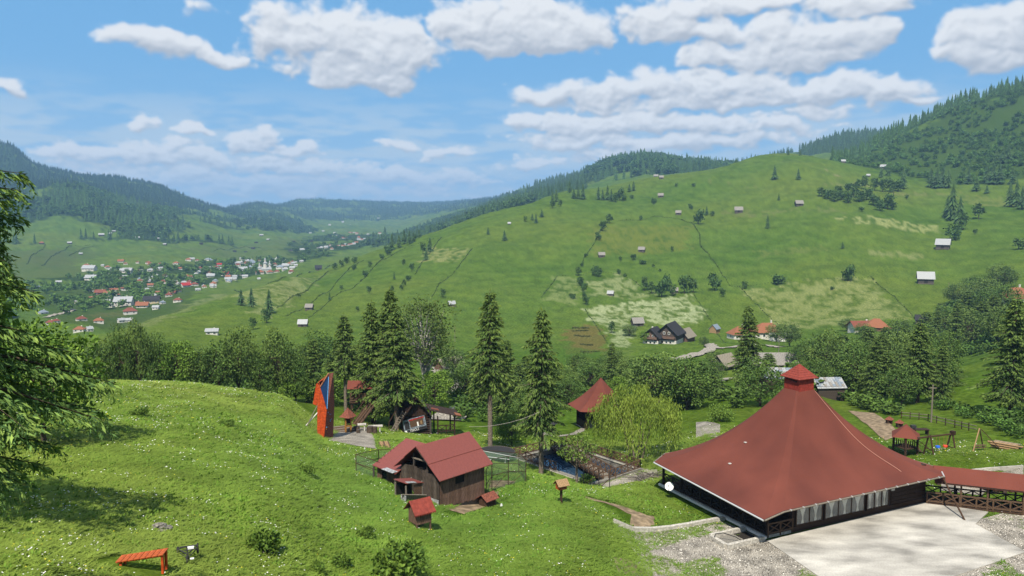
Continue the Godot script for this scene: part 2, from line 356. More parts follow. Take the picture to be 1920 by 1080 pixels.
	-1.9583, -1.3056, -0.9792, -0.8103, -0.6714, -0.5595, -0.4700, -0.4052, -0.3519, -0.3094, -0.2810, -0.2611, -0.2446, -0.2269, -0.2111, -0.1973, -0.1830, -0.1715, -0.1601, -0.1469, -0.1252, -0.0949, -0.0627, -0.0322, -0.0026, 0.0200, 0.0455, 0.0457, 0.0443, 0.0483, 0.0575, 0.0608, 0.0514, 0.0428, 0.0336, 0.0238, 0.0163, 0.0104,
	-1.9583, -1.3056, -0.9792, -0.8103, -0.6714, -0.5595, -0.4700, -0.4048, -0.3510, -0.3026, -0.2661, -0.2468, -0.2356, -0.2216, -0.2090, -0.1975, -0.1829, -0.1706, -0.1590, -0.1462, -0.1226, -0.0939, -0.0620, -0.0318, -0.0027, 0.0229, 0.0521, 0.0550, 0.0505, 0.0479, 0.0535, 0.0575, 0.0509, 0.0441, 0.0362, 0.0271, 0.0185, 0.0103,
	-1.9583, -1.3056, -0.9792, -0.8103, -0.6714, -0.5595, -0.4700, -0.4048, -0.3518, -0.3050, -0.2686, -0.2458, -0.2302, -0.2174, -0.2047, -0.1916, -0.1782, -0.1684, -0.1586, -0.1473, -0.1227, -0.0921, -0.0591, -0.0279, 0.0016, 0.0294, 0.0596, 0.0689, 0.0607, 0.0513, 0.0531, 0.0594, 0.0575, 0.0506, 0.0402, 0.0276, 0.0182, 0.0102,
	-1.9583, -1.3056, -0.9792, -0.8103, -0.6714, -0.5595, -0.4700, -0.4049, -0.3515, -0.3045, -0.2681, -0.2447, -0.2272, -0.2113, -0.1967, -0.1841, -0.1735, -0.1651, -0.1569, -0.1480, -0.1229, -0.0900, -0.0559, -0.0237, 0.0062, 0.0337, 0.0610, 0.0667, 0.0605, 0.0610, 0.0635, 0.0731, 0.0692, 0.0605, 0.0477, 0.0319, 0.0199, 0.0100,
	-1.9583, -1.3056, -0.9792, -0.8103, -0.6714, -0.5595, -0.4700, -0.4049, -0.3515, -0.3055, -0.2727, -0.2538, -0.2373, -0.2221, -0.2076, -0.1942, -0.1794, -0.1639, -0.1522, -0.1398, -0.1180, -0.0889, -0.0550, -0.0232, 0.0056, 0.0290, 0.0528, 0.0562, 0.0577, 0.0629, 0.0717, 0.0851, 0.0780, 0.0656, 0.0498, 0.0320, 0.0194, 0.0099,
	-1.9583, -1.3056, -0.9792, -0.8103, -0.6714, -0.5595, -0.4700, -0.4049, -0.3545, -0.3120, -0.2692, -0.2479, -0.2314, -0.2172, -0.2014, -0.1850, -0.1705, -0.1576, -0.1452, -0.1318, -0.1131, -0.0877, -0.0540, -0.0233, 0.0027, 0.0247, 0.0430, 0.0588, 0.0818, 0.0813, 0.0796, 0.0861, 0.0795, 0.0672, 0.0506, 0.0318, 0.0190, 0.0097,
	-1.9583, -1.3056, -0.9792, -0.8103, -0.6714, -0.5595, -0.4700, -0.4049, -0.3546, -0.3118, -0.2668, -0.2445, -0.2279, -0.2132, -0.1973, -0.1839, -0.1754, -0.1646, -0.1499, -0.1334, -0.1103, -0.0855, -0.0577, -0.0287, -0.0054, 0.0159, 0.0382, 0.0643, 0.0977, 0.1007, 0.0908, 0.0830, 0.0739, 0.0615, 0.0467, 0.0306, 0.0187, 0.0095,
	-1.9583, -1.3056, -0.9792, -0.8103, -0.6714, -0.5595, -0.4700, -0.4052, -0.3333, -0.2793, -0.2586, -0.2386, -0.2225, -0.2060, -0.1838, -0.1690, -0.1688, -0.1603, -0.1462, -0.1284, -0.1077, -0.0845, -0.0556, -0.0271, -0.0062, 0.0146, 0.0389, 0.0681, 0.1146, 0.1147, 0.1018, 0.0884, 0.0746, 0.0603, 0.0453, 0.0299, 0.0183, 0.0093,
	-1.9500, -1.3000, -0.9750, -0.8069, -0.6686, -0.5571, -0.4680, -0.3246, -0.2963, -0.2739, -0.2509, -0.2289, -0.2122, -0.1940, -0.1683, -0.1425, -0.1367, -0.1336, -0.1172, -0.1023, -0.0851, -0.0669, -0.0456, -0.0236, -0.0041, 0.0176, 0.0478, 0.0821, 0.1288, 0.1260, 0.1143, 0.0956, 0.0770, 0.0607, 0.0447, 0.0291, 0.0176, 0.0090,
	-1.9500, -1.3000, -0.9750, -0.8069, -0.6686, -0.5571, -0.4680, -0.2957, -0.2674, -0.2445, -0.2214, -0.1993, -0.1807, -0.1609, -0.1355, -0.1106, -0.1055, -0.1047, -0.0953, -0.0839, -0.0690, -0.0518, -0.0320, -0.0116, 0.0064, 0.0289, 0.0573, 0.0906, 0.1410, 0.1416, 0.1351, 0.1124, 0.0888, 0.0699, 0.0516, 0.0337, 0.0205, 0.0104,
	-1.9500, -1.3000, -0.9750, -0.8069, -0.6686, -0.5571, -0.4680, -0.2957, -0.2674, -0.2445, -0.2214, -0.1993, -0.1807, -0.1609, -0.1355, -0.1106, -0.1055, -0.1047, -0.0953, -0.0839, -0.0690, -0.0518, -0.0320, -0.0116, 0.0064, 0.0289, 0.0573, 0.0906, 0.1410, 0.1416, 0.1351, 0.1124, 0.0888, 0.0699, 0.0516, 0.0337, 0.0205, 0.0104,
	-1.3300, -0.8367, -0.5900, -0.4624, -0.3574, -0.2729, -0.2052, -0.1131, -0.0823, -0.0569, -0.0340, -0.0137, 0.0041, 0.0210, 0.0398, 0.0578, 0.0649, 0.0601, 0.0592, 0.0599, 0.0626, 0.0669, 0.0726, 0.0790, 0.0847, 0.0925, 0.1027, 0.1150, 0.1341, 0.1334, 0.1180, 0.0985, 0.0798, 0.0640, 0.0495, 0.0356, 0.0251, 0.0170,
	-0.9167, -0.5278, -0.3333, -0.2328, -0.1500, -0.0833, -0.0300, 0.0086, 0.0410, 0.0682, 0.0909, 0.1100, 0.1272, 0.1423, 0.1567, 0.1700, 0.1785, 0.1700, 0.1621, 0.1558, 0.1504, 0.1461, 0.1424, 0.1394, 0.1369, 0.1348, 0.1329, 0.1312, 0.1296, 0.1280, 0.1067, 0.0893, 0.0738, 0.0600, 0.0480, 0.0369, 0.0282, 0.0213])
var LR := PackedFloat32Array()
var bump1: FastNoiseLite
var bump2: FastNoiseLite

func cr(a: float, b: float, c: float, d: float, t: float) -> float:
	return b + 0.5 * t * (c - a + t * (2.0 * a - 5.0 * b + 4.0 * c - d + t * (3.0 * (b - c) + d - a)))

func seg(arr: PackedFloat32Array, x: float) -> int:
	return clampi(arr.bsearch(x, false) - 1, 0, arr.size() - 2)

func slope_at(r: float, az: float) -> float:
	var l := clampf(log(r), LR[0], LR[NR - 1])
	var i := seg(LR, l)
	var s := (l - LR[i]) / (LR[i + 1] - LR[i])
	var j := seg(BEAR, az)
	var t := (az - BEAR[j]) / (BEAR[j + 1] - BEAR[j])
	var i0 := maxi(i - 1, 0)
	var i3 := mini(i + 2, NR - 1)
	var a := maxi(j - 1, 0) * NR
	var b := j * NR
	var c := (j + 1) * NR
	var d := mini(j + 2, NA - 1) * NR
	return cr(cr(SLOPE[a + i0], SLOPE[a + i], SLOPE[a + i + 1], SLOPE[a + i3], s), cr(SLOPE[b + i0], SLOPE[b + i], SLOPE[b + i + 1], SLOPE[b + i3], s), cr(SLOPE[c + i0], SLOPE[c + i], SLOPE[c + i + 1], SLOPE[c + i3], s), cr(SLOPE[d + i0], SLOPE[d + i], SLOPE[d + i + 1], SLOPE[d + i3], s), t)

# level platforms: [polygon, height, width of the slope round it]
var PADS := [
	[PackedVector2Array([Vector2(10.5, -55.4), Vector2(18.2, -58.6), Vector2(12.6, -68.5), Vector2(24, -76), Vector2(41, -69), Vector2(45, -60), Vector2(44, -46), Vector2(12, -46)]), 6.5, 4.0],
	[PackedVector2Array([Vector2(-0.6, -78.6), Vector2(5.6, -83.6), Vector2(13.0, -74.8), Vector2(7.4, -69.6)]), 5.7, 5.0],
]
var POND := PackedVector2Array([Vector2(0.16, -78.4), Vector2(5.7, -82.7), Vector2(12.2, -74.6), Vector2(7.4, -70.2)])

func edge_distance(p: Vector2, poly: PackedVector2Array) -> float:
	if Geometry2D.is_point_in_polygon(p, poly): return 0.0
	var best := 1e9
	for k in poly.size():
		best = minf(best, p.distance_to(Geometry2D.get_closest_point_to_segment(p, poly[k], poly[(k + 1) % poly.size()])))
	return best

func gy(x: float, z: float, pond := false) -> float:
	var r := maxf(sqrt(x * x + z * z), 12.0)
	var y := CAM_Y + r * slope_at(r, atan2(x, -z))
	y += bump1.get_noise_2d(x, z) * clampf(r * 0.004 - 0.2, 0.0, 14.0) + bump2.get_noise_2d(x, z) * clampf(r * 0.002, 0.06, 0.8)
	if r < 92.0 and z < -40.0 and x > -8.0:
		var p := Vector2(x, z)
		for q in PADS:
			var d := edge_distance(p, q[0])
			if d < q[2]: y = lerpf(y, q[1], smoothstep(0.0, 1.0, 1.0 - d / q[2]))
		if pond and Geometry2D.is_point_in_polygon(p, POND): y = 3.9
	return y

func on(x: float, z: float, up := 0.0) -> Vector3:
	return Vector3(x, gy(x, z) + up, z)

# a sheet that follows the land inside a polygon
func drape(called: String, poly: PackedVector2Array, m: Material, step: float, lift: float, label := "") -> MeshInstance3D:
	var lo := poly[0]
	var hi := poly[0]
	for p in poly:
		lo = lo.min(p); hi = hi.max(p)
	var b := MB.new()
	var x := lo.x
	while x < hi.x:
		var z := lo.y
		while z < hi.y:
			var cell := PackedVector2Array([Vector2(x, z), Vector2(x + step, z), Vector2(x + step, z + step), Vector2(x, z + step)])
			for q in Geometry2D.intersect_polygons(cell, poly):
				var pts := []
				for w in q: pts.append(on(w.x, w.y, lift))
				for k in range(1, pts.size() - 1):
					if (pts[k] - pts[0]).cross(pts[k + 1] - pts[0]).y > 0: b.tri(pts[0], pts[k], pts[k + 1])
					else: b.tri(pts[0], pts[k + 1], pts[k])
			z += step
		x += step
	return structure(called, b.mesh(), m, label)

func strip_poly(pts: Array, w: float, wob := 0.0) -> PackedVector2Array:
	var l := PackedVector2Array()
	var r := PackedVector2Array()
	for i in pts.size():
		var d: Vector2 = (pts[mini(i + 1, pts.size() - 1)] - pts[maxi(i - 1, 0)]).normalized()
		var s := Vector2(-d.y, d.x) * (w * 0.5 * (1.0 + wob * rng.randf_range(-1, 1)))
		l.append(pts[i] + s); r.append(pts[i] - s)
	r.reverse()
	l.append_array(r)
	return l

func fine_line(pts: Array, step: float) -> Array:
	var out := []
	for i in pts.size() - 1:
		var a: Vector2 = pts[i]
		var b: Vector2 = pts[i + 1]
		var k := maxi(1, int(a.distance_to(b) / step))
		for j in k: out.append(a.lerp(b, float(j) / k))
	out.append(pts[-1])
	return out

# ---------------------------------------------------------------- sky
# cumulus clouds: bearing, height over the horizon, half width, half height (degrees), thickness
var CLOUDS := [
	[-24.23, 10.99, 2.25, 0.83, 0.9], [-22.53, 10.64, 2.28, 0.84, 0.9], [-20.46, 10.20, 2.14, 0.71, 0.9], [-18.67, 9.74, 1.62, 0.50, 0.8], [-15.22, 11.61, 2.93, 1.83, 1], [-11.71, 11.61, 3.16, 2.23, 1],
	[-8.85, 10.85, 3.94, 2.18, 1.2], [-11.39, 9.90, 3.54, 1.42, 1], [-7.03, 10.55, 2.26, 1.81, 1], [-15.61, 9.73, 0.81, 0.44, 0.7], [-11.77, 8.95, 2.23, 0.60, 1], [-8.15, 9.05, 2.63, 0.68, 1.1],
	[-16.55, 12.79, 2.00, 0.80, 0.45], [-20.04, 13.00, 0.93, 0.39, 0.4], [-4.07, 12.85, 2.09, 0.95, 1], [-2.22, 12.87, 2.96, 1.63, 1.1], [0.74, 12.71, 3.23, 2.01, 1.2], [3.70, 12.34, 2.85, 1.82, 1.1],
	[0.00, 11.50, 4.37, 0.99, 1.1], [5.55, 11.97, 1.14, 0.83, 0.8], [10.26, 12.68, 2.81, 1.42, 1], [13.12, 12.05, 3.15, 1.11, 1], [12.38, 13.50, 4.27, 0.89, 0.9], [16.87, 13.56, 3.82, 0.65, 0.9],
	[22.44, 13.11, 3.69, 0.77, 0.9], [13.85, 10.49, 2.44, 0.81, 1], [17.61, 11.31, 3.44, 1.56, 1.1], [21.24, 11.23, 3.12, 1.52, 1.2], [23.15, 10.92, 1.47, 1.47, 1], [18.66, 10.01, 4.86, 0.94, 1.1],
	[29.95, 10.76, 2.17, 1.42, 1], [31.58, 10.73, 1.81, 1.68, 1.1], [29.44, 9.59, 1.82, 0.93, 1], [31.40, 9.04, 2.43, 0.91, 1], [2.61, 7.95, 2.51, 1.03, 1], [5.22, 8.10, 3.22, 1.02, 1],
	[8.89, 8.57, 3.94, 1.16, 1.1], [13.55, 8.44, 4.25, 1.26, 1.1], [17.71, 8.10, 3.80, 1.09, 1], [21.35, 7.92, 3.72, 0.99, 1], [24.51, 7.90, 2.28, 0.97, 1], [25.46, 7.03, 1.89, 0.48, 0.7],
	[12.51, 7.42, 8.91, 0.56, 1], [5.23, 6.12, 3.98, 0.80, 1], [8.92, 6.43, 4.32, 0.83, 1], [13.61, 5.97, 4.25, 0.81, 1], [20.09, 6.56, 2.00, 0.57, 0.9], [17.44, 5.69, 4.17, 0.54, 0.8],
	[5.24, 5.02, 3.98, 0.72, 0.9], [10.76, 4.77, 6.35, 0.63, 1], [16.08, 4.85, 4.57, 0.47, 0.8], [0.67, 6.40, 1.44, 0.61, 0.9], [1.51, 3.56, 1.44, 0.42, 0.7], [3.76, 3.81, 2.28, 0.38, 0.6],
	[7.11, 4.09, 3.02, 0.38, 0.7], [-24.13, 5.88, 0.90, 0.52, 0.8], [-21.51, 5.34, 1.24, 0.46, 0.9], [-17.80, 4.91, 1.67, 0.76, 0.82], [-14.70, 4.34, 2.06, 0.59, 0.82], [-8.21, 4.63, 1.35, 0.49, 0.656],
	[-4.69, 4.36, 1.44, 0.57, 0.738], [-23.87, 4.27, 2.29, 0.63, 0.82], [-25.90, 3.71, 2.67, 0.65, 0.82], [-29.15, 3.76, 1.59, 0.46, 0.656], [-21.83, 3.48, 5.12, 0.67, 0.82], [-15.08, 3.26, 5.69, 0.70, 0.82],
	[-16.85, 1.98, 9.10, 0.62, 0.738], [-7.87, 2.61, 5.84, 0.60, 0.738], [-23.47, 2.42, 5.06, 0.49, 0.656], [-11.55, 1.48, 9.13, 0.45, 0.656], [-2.26, 3.26, 1.37, 0.38, 0.574], [-1.69, 5.41, 0.49, 0.23, 0.5],
	[-31.80, 7.39, 0.90, 0.52, 0.8], [-4.52, 2.07, 3.79, 0.38, 0.574], [-20.26, 1.35, 4.28, 0.36, 0.49199999999999994], [-27.73, 2.99, 2.02, 0.40, 0.49199999999999994]
]
var c1: FastNoiseLite
var c2: FastNoiseLite
var c3: FastNoiseLite

func cloud_field(az: float, el: float, near: Array) -> Vector2:
	var wx := c3.get_noise_2d(az * 2.2, el * 2.8) * 1.3
	var wy := c3.get_noise_2d(az * 2.2 + 300.0, el * 2.8) * 0.7
	var billow := 0.42 - absf(c1.get_noise_2d(az * 2.1 + wx, el * 3.0 + wy)) * 1.7
	var fine := c2.get_noise_2d(az * 7.0, el * 9.0)
	var top := 0.0
	var low := 0.0
	var f := -1.0
	for q in near:
		var dx: float = (az + wx - q[0]) / (q[2] * 1.12)
		var dy: float = (el + wy - q[1]) / (q[3] * 1.12)
		if dy < 0.0: dy *= 1.3                     # flat bottoms
		var d := dx * dx + dy * dy
		if d > 3.2: continue
		var w := maxf(0.0, 2.2 - d)
		top += w
		low += w * clampf(dy, -1.0, 1.0)
		f = maxf(f, (1.0 - d) * q[4])
	var h := low / top if top > 0.0 else 0.0
	if el < 10.0: fine += c2.get_noise_2d(az * 15.0, el * 30.0) * (10.0 - el) * 0.13 + c2.get_noise_2d(az * 5.0, el * 22.0) * (10.0 - el) * 0.16
	return Vector2(f * 1.1 + 0.06 + billow * 0.7 + fine * 0.5 * (1.0 - clampf(f, 0.0, 0.5)), h)

func sky_colour(az: float, el: float, near: Array) -> Color:
	var up := pow(clampf(el / 90.0, 0.0, 1.0), 0.5)
	var base := Color(0.155, 0.33, 0.51).lerp(Color(0.04, 0.16, 0.37), clampf(up * 1.2, 0.0, 1.0))
	base = base.lerp(Color(0.31, 0.405, 0.475), pow(maxf(0.0, 1.0 - el / 11.0), 2.0) * 0.85)
	# thin layers of far cloud over the horizon
	var veil := c1.get_noise_2d(az * 0.9 + 77.0, el * 5.0) + 0.5 * c2.get_noise_2d(az * 3.0, el * 14.0)
	base = base.lerp(Color(0.405, 0.445, 0.46), 0.55 * smoothstep(-0.25, 0.45, veil + 0.15) * smoothstep(9.5, 4.5, el))
	if near.is_empty(): return base
	var g := cloud_field(az, el, near)
	var a := smoothstep(-0.1, 0.72, g.x)
	if a <= 0.0: return base
	var g2 := cloud_field(az - 0.25, el + 0.7, near)
	var g3 := cloud_field(az - 0.1, el + 0.25, near)
	var lit := clampf(0.55 + (g.x - g2.x) * 0.36 + (g.x - g3.x) * 0.6 + g.y * 0.36, 0.0, 1.0)
	var tone := Color(0.285, 0.3, 0.33).lerp(Color(0.525, 0.528, 0.53), lit)
	tone = tone.lerp(Color(0.46, 0.48, 0.485), pow(maxf(0.0, 1.0 - el / 9.0), 2.0) * 0.5)
	return base.lerp(tone, a * 0.96)

func near_clouds(a0: float, a1: float, e0: float, e1: float) -> Array:
	var out := []
	for q in CLOUDS:
		var d := wrapf(q[0] - (a0 + a1) * 0.5, -180.0, 180.0)
		if absf(d) < (a1 - a0) * 0.5 + q[2] * 1.8 + 2.0 and q[1] + q[3] * 1.8 + 1.5 > e0 and q[1] - q[3] * 1.8 - 1.5 < e1:
			var w: Array = q.duplicate()
			w[0] = (a0 + a1) * 0.5 + d
			out.append(w)
	return out

func paint(im: Image, x0: int, x1: int, y0: int, y1: int, w: int, tile: int) -> void:
	var h := w / 2
	for ty in range(y0, y1, tile):
		for tx in range(x0, x1, tile):
			var ex := mini(tx + tile, x1)
			var ey := mini(ty + tile, y1)
			var near := near_clouds((float(tx) / w - 0.5) * 360.0, (float(ex) / w - 0.5) * 360.0, 90.0 - float(ey) / h * 180.0, 90.0 - float(ty) / h * 180.0)
			for y in range(ty, ey):
				var el := 90.0 - (y + 0.5) / h * 180.0
				for x in range(tx, ex):
					im.set_pixel(x - x0 if im.get_width() != w else x, y - y0 if im.get_width() != w else y, sky_colour(((x + 0.5) / w - 0.5) * 360.0, el, near))

func make_sky() -> Sky:
	c1 = noise(0.11, 4, 31)
	c2 = noise(0.11, 5, 47)
	c3 = noise(0.11, 3, 53)
	# the same sort of clouds all round, outside the part that the list above describes
	var r2 := RandomNumberGenerator.new()
	r2.seed = 5
	for k in 190:
		var el := 2.0 + pow(r2.randf(), 1.4) * 60.0
		var az := r2.randf_range(-180, 180)
		if absf(az) < 39.0 and el < 19.0: continue
		var s := clampf(0.6 + el * 0.06, 0.7, 3.5)
		for j in 4:
			CLOUDS.append([az + r2.randf_range(-3, 3) * s, el + r2.randf_range(-0.4, 0.6) * s, r2.randf_range(2.0, 4.0) * s, r2.randf_range(0.6, 1.3) * s, 1.0])
	var wide := Image.create(1024, 512, false, Image.FORMAT_RGBAF)
	wide.fill(Color(0.2, 0.26, 0.16))
	paint(wide, 0, 1024, 0, 256, 1024, 16)
	wide.resize(4096, 2048, Image.INTERPOLATE_CUBIC)
	wide.fill_rect(Rect2i(0, 1024, 4096, 1024), Color(0.2, 0.26, 0.16))
	var x0 := 1600
	var x1 := 2496
	var part_im := Image.create(x1 - x0, 1024 - 800, false, Image.FORMAT_RGBAF)
	paint(part_im, x0, x1, 800, 1024, 4096, 16)
	wide.blit_rect(part_im, Rect2i(0, 0, x1 - x0, 224), Vector2i(x0, 800))
	var m := PanoramaSkyMaterial.new()
	m.panorama = ImageTexture.create_from_image(wide)
	var s := Sky.new()
	s.sky_material = m
	return s

# ---------------------------------------------------------------- ground
# fields and patches: polygon (x, z), colour, share, streakiness
var FIELDS := [
	[PackedVector2Array([Vector2(48.9, -489.8), Vector2(66.3, -497.8), Vector2(73.3, -478.4), Vector2(74.8, -456.4), Vector2(81.4, -438.9), Vector2(63.3, -430.9), Vector2(45.1, -436.4)]), Color(0.46, 0.45, 0.28), 0.75, 0.8],
	[PackedVector2Array([Vector2(39.2, -404.5), Vector2(61.6, -419.2), Vector2(80.4, -430.3), Vector2(98.6, -434.9), Vector2(89.7, -362.5), Vector2(73.3, -353.2), Vector2(59.9, -373.2), Vector2(37.5, -349.8)]), Color(0.62, 0.6, 0.44), 0.85, 0.8],
	[PackedVector2Array([Vector2(42.2, -370.9), Vector2(57.2, -356.4), Vector2(41.1, -266.6), Vector2(35.6, -279.2)]), Color(0.56, 0.55, 0.4), 0.7, 0.9],
	[PackedVector2Array([Vector2(131.4, -448.0), Vector2(161.2, -448.1), Vector2(201.8, -450.5), Vector2(169.7, -336.0), Vector2(144.6, -337.6), Vector2(123.9, -342.7), Vector2(119.8, -354.6)]), Color(0.42, 0.4, 0.2), 0.75, 0.7],
	[PackedVector2Array([Vector2(28.2, -498.1), Vector2(42.5, -498.8), Vector2(38.7, -430.2), Vector2(32.6, -407.4), Vector2(17.1, -426.5)]), Color(0.38, 0.39, 0.2), 0.65, 0.75],
	[PackedVector2Array([Vector2(-70.1, -673.1), Vector2(-30.2, -606.1), Vector2(-37.4, -563.4), Vector2(-65.3, -595.9)]), Color(0.44, 0.4, 0.2), 0.8, 0.7],
	[PackedVector2Array([Vector2(-238.3, -674.1), Vector2(-158.5, -541.0), Vector2(-156.4, -675.7), Vector2(-131.1, -497.6), Vector2(-110.9, -360.4), Vector2(-134.4, -398.3)]), Color(0.42, 0.4, 0.22), 0.7, 0.75],
	[PackedVector2Array([Vector2(-164.3, -345.7), Vector2(-246.7, -586.2), Vector2(-243.9, -690.1), Vector2(-168.5, -472.1), Vector2(-162.4, -385.6), Vector2(-149.9, -324.5)]), Color(0.36, 0.34, 0.2), 0.6, 0.5],
	[PackedVector2Array([Vector2(22.7, -342.5), Vector2(36.8, -348.0), Vector2(31.9, -265.4), Vector2(17.0, -243.2)]), Color(0.25, 0.185, 0.075), 0.96, 0.1],
	[PackedVector2Array([Vector2(245.6, -619.2), Vector2(282.3, -619.0), Vector2(319.8, -596.6), Vector2(304.7, -571.7), Vector2(265.7, -581.9)]), Color(0.5, 0.47, 0.25), 0.75, 0.9],
	[PackedVector2Array([Vector2(60.5, -652.4), Vector2(146.8, -652.4), Vector2(124.5, -568.6), Vector2(59.8, -562.9)]), Color(0.25, 0.25, 0.06), 0.7, 0.5],
	[PackedVector2Array([Vector2(283.2, -692.4), Vector2(265.7, -670.9), Vector2(280.6, -727.6), Vector2(315.8, -800.1)]), Color(0.1, 0.16, 0.04), 0.5, 0.3],
	[PackedVector2Array([Vector2(403.4, -732.7), Vector2(429.1, -681.3), Vector2(402.3, -637.9), Vector2(380.5, -686.3)]), Color(0.3, 0.29, 0.11), 0.6, 0.7],
	[PackedVector2Array([Vector2(212.1, -683.1), Vector2(271.3, -652.1), Vector2(267.2, -642.1), Vector2(207.8, -669.2)]), Color(0.3, 0.28, 0.14), 0.5, 0.6],
	[PackedVector2Array([Vector2(186.7, -706.7), Vector2(215.7, -666.4), Vector2(212.7, -656.7), Vector2(178.6, -693.2)]), Color(0.26, 0.24, 0.13), 0.6, 0.6],
	[PackedVector2Array([Vector2(-1061.6, -3162.9), Vector2(-988.3, -3077.4), Vector2(-857.6, -2647.1), Vector2(-896.3, -2658.2)]), Color(0.6, 0.55, 0.42), 0.95, 0.1],
	[PackedVector2Array([Vector2(-304.5, -576.7), Vector2(-297.5, -610.0), Vector2(-281.3, -574.9), Vector2(-282.8, -538.9)]), Color(0.42, 0.33, 0.16), 0.7, 0.3],
	[PackedVector2Array([Vector2(-586.2, -1002.0), Vector2(-662.4, -1108.4), Vector2(-681.5, -1300.9), Vector2(-590.3, -1169.9)]), Color(0.15, 0.18, 0.06), 0.7, 0.3],
	[PackedVector2Array([Vector2(-746.2, -1171.4), Vector2(-676.2, -1227.7), Vector2(-470.4, -894.7), Vector2(-538.6, -842.4)]), Color(0.15, 0.17, 0.07), 0.7, 0.3],
	[PackedVector2Array([Vector2(-533.6, -1276.5), Vector2(-504.6, -1903.4), Vector2(-295.8, -1392.8), Vector2(-387.1, -1213.9)]), Color(0.17, 0.19, 0.08), 0.6, 0.4],
	[PackedVector2Array([Vector2(-458.7, -1113.5), Vector2(-451.5, -1214.1), Vector2(-421.7, -1175.3), Vector2(-432.2, -1065.8)]), Color(0.24, 0.24, 0.12), 0.5, 0.4],
	[PackedVector2Array([Vector2(325.5, -825.1), Vector2(335.9, -834.7), Vector2(318.8, -796.8), Vector2(312.9, -799.2)]), Color(0.42, 0.34, 0.24), 0.7, 0.3],
	[PackedVector2Array([Vector2(6.1, -200.0), Vector2(20.1, -300.1), Vector2(30.7, -254.1), Vector2(20.5, -178.9)]), Color(0.11, 0.2, 0.035), 0.7, 0.2],
	[PackedVector2Array([Vector2(33.3, -276.1), Vector2(40.0, -248.3), Vector2(27.8, -187.8), Vector2(21.1, -195.6)]), Color(0.26, 0.3, 0.1), 0.55, 0.7],
	[PackedVector2Array([Vector2(214.0, -360.4), Vector2(185.7, -294.2), Vector2(168.4, -270.8), Vector2(187.6, -318.9)]), Color(0.24, 0.22, 0.03), 0.7, 0.5],
	[PackedVector2Array([Vector2(-447.6, -745.9), Vector2(-362.5, -939.0), Vector2(-175.3, -416.3), Vector2(-276.9, -481.0)]), Color(0.07, 0.1, 0.035), 0.7, 0.3],
	[PackedVector2Array([Vector2(167.8, -549.7), Vector2(213.9, -537.5), Vector2(209.2, -525.4), Vector2(162.9, -533.4)]), Color(0.24, 0.26, 0.09), 0.6, 0.7],
	[PackedVector2Array([Vector2(232.3, -514.9), Vector2(262.8, -507.7), Vector2(255.5, -496.4), Vector2(227.3, -503.4)]), Color(0.4, 0.38, 0.2), 0.7, 0.85],
	[PackedVector2Array([Vector2(175.8, -489.7), Vector2(236.4, -480.6), Vector2(231.5, -470.6), Vector2(172.0, -478.9)]), Color(0.1, 0.16, 0.035), 0.5, 0.3],
	[PackedVector2Array([Vector2(-23.5, -590.7), Vector2(35.1, -662.0), Vector2(33.9, -640.3), Vector2(-21.9, -548.9)]), Color(0.12, 0.18, 0.035), 0.45, 0.3],
	[PackedVector2Array([Vector2(306.9, -777.0), Vector2(380.2, -779.9), Vector2(374.1, -767.2), Vector2(302.4, -765.3)]), Color(0.3, 0.27, 0.14), 0.6, 0.6],
	[PackedVector2Array([Vector2(206.4, -847.4), Vector2(245.7, -777.1), Vector2(243.6, -770.4), Vector2(204.8, -840.5)]), Color(0.26, 0.25, 0.11), 0.6, 0.6],
	[PackedVector2Array([Vector2(358.1, -744.2), Vector2(398.2, -736.5), Vector2(392.6, -726.0), Vector2(352.4, -732.3)]), Color(0.3, 0.28, 0.14), 0.7, 0.5],
]
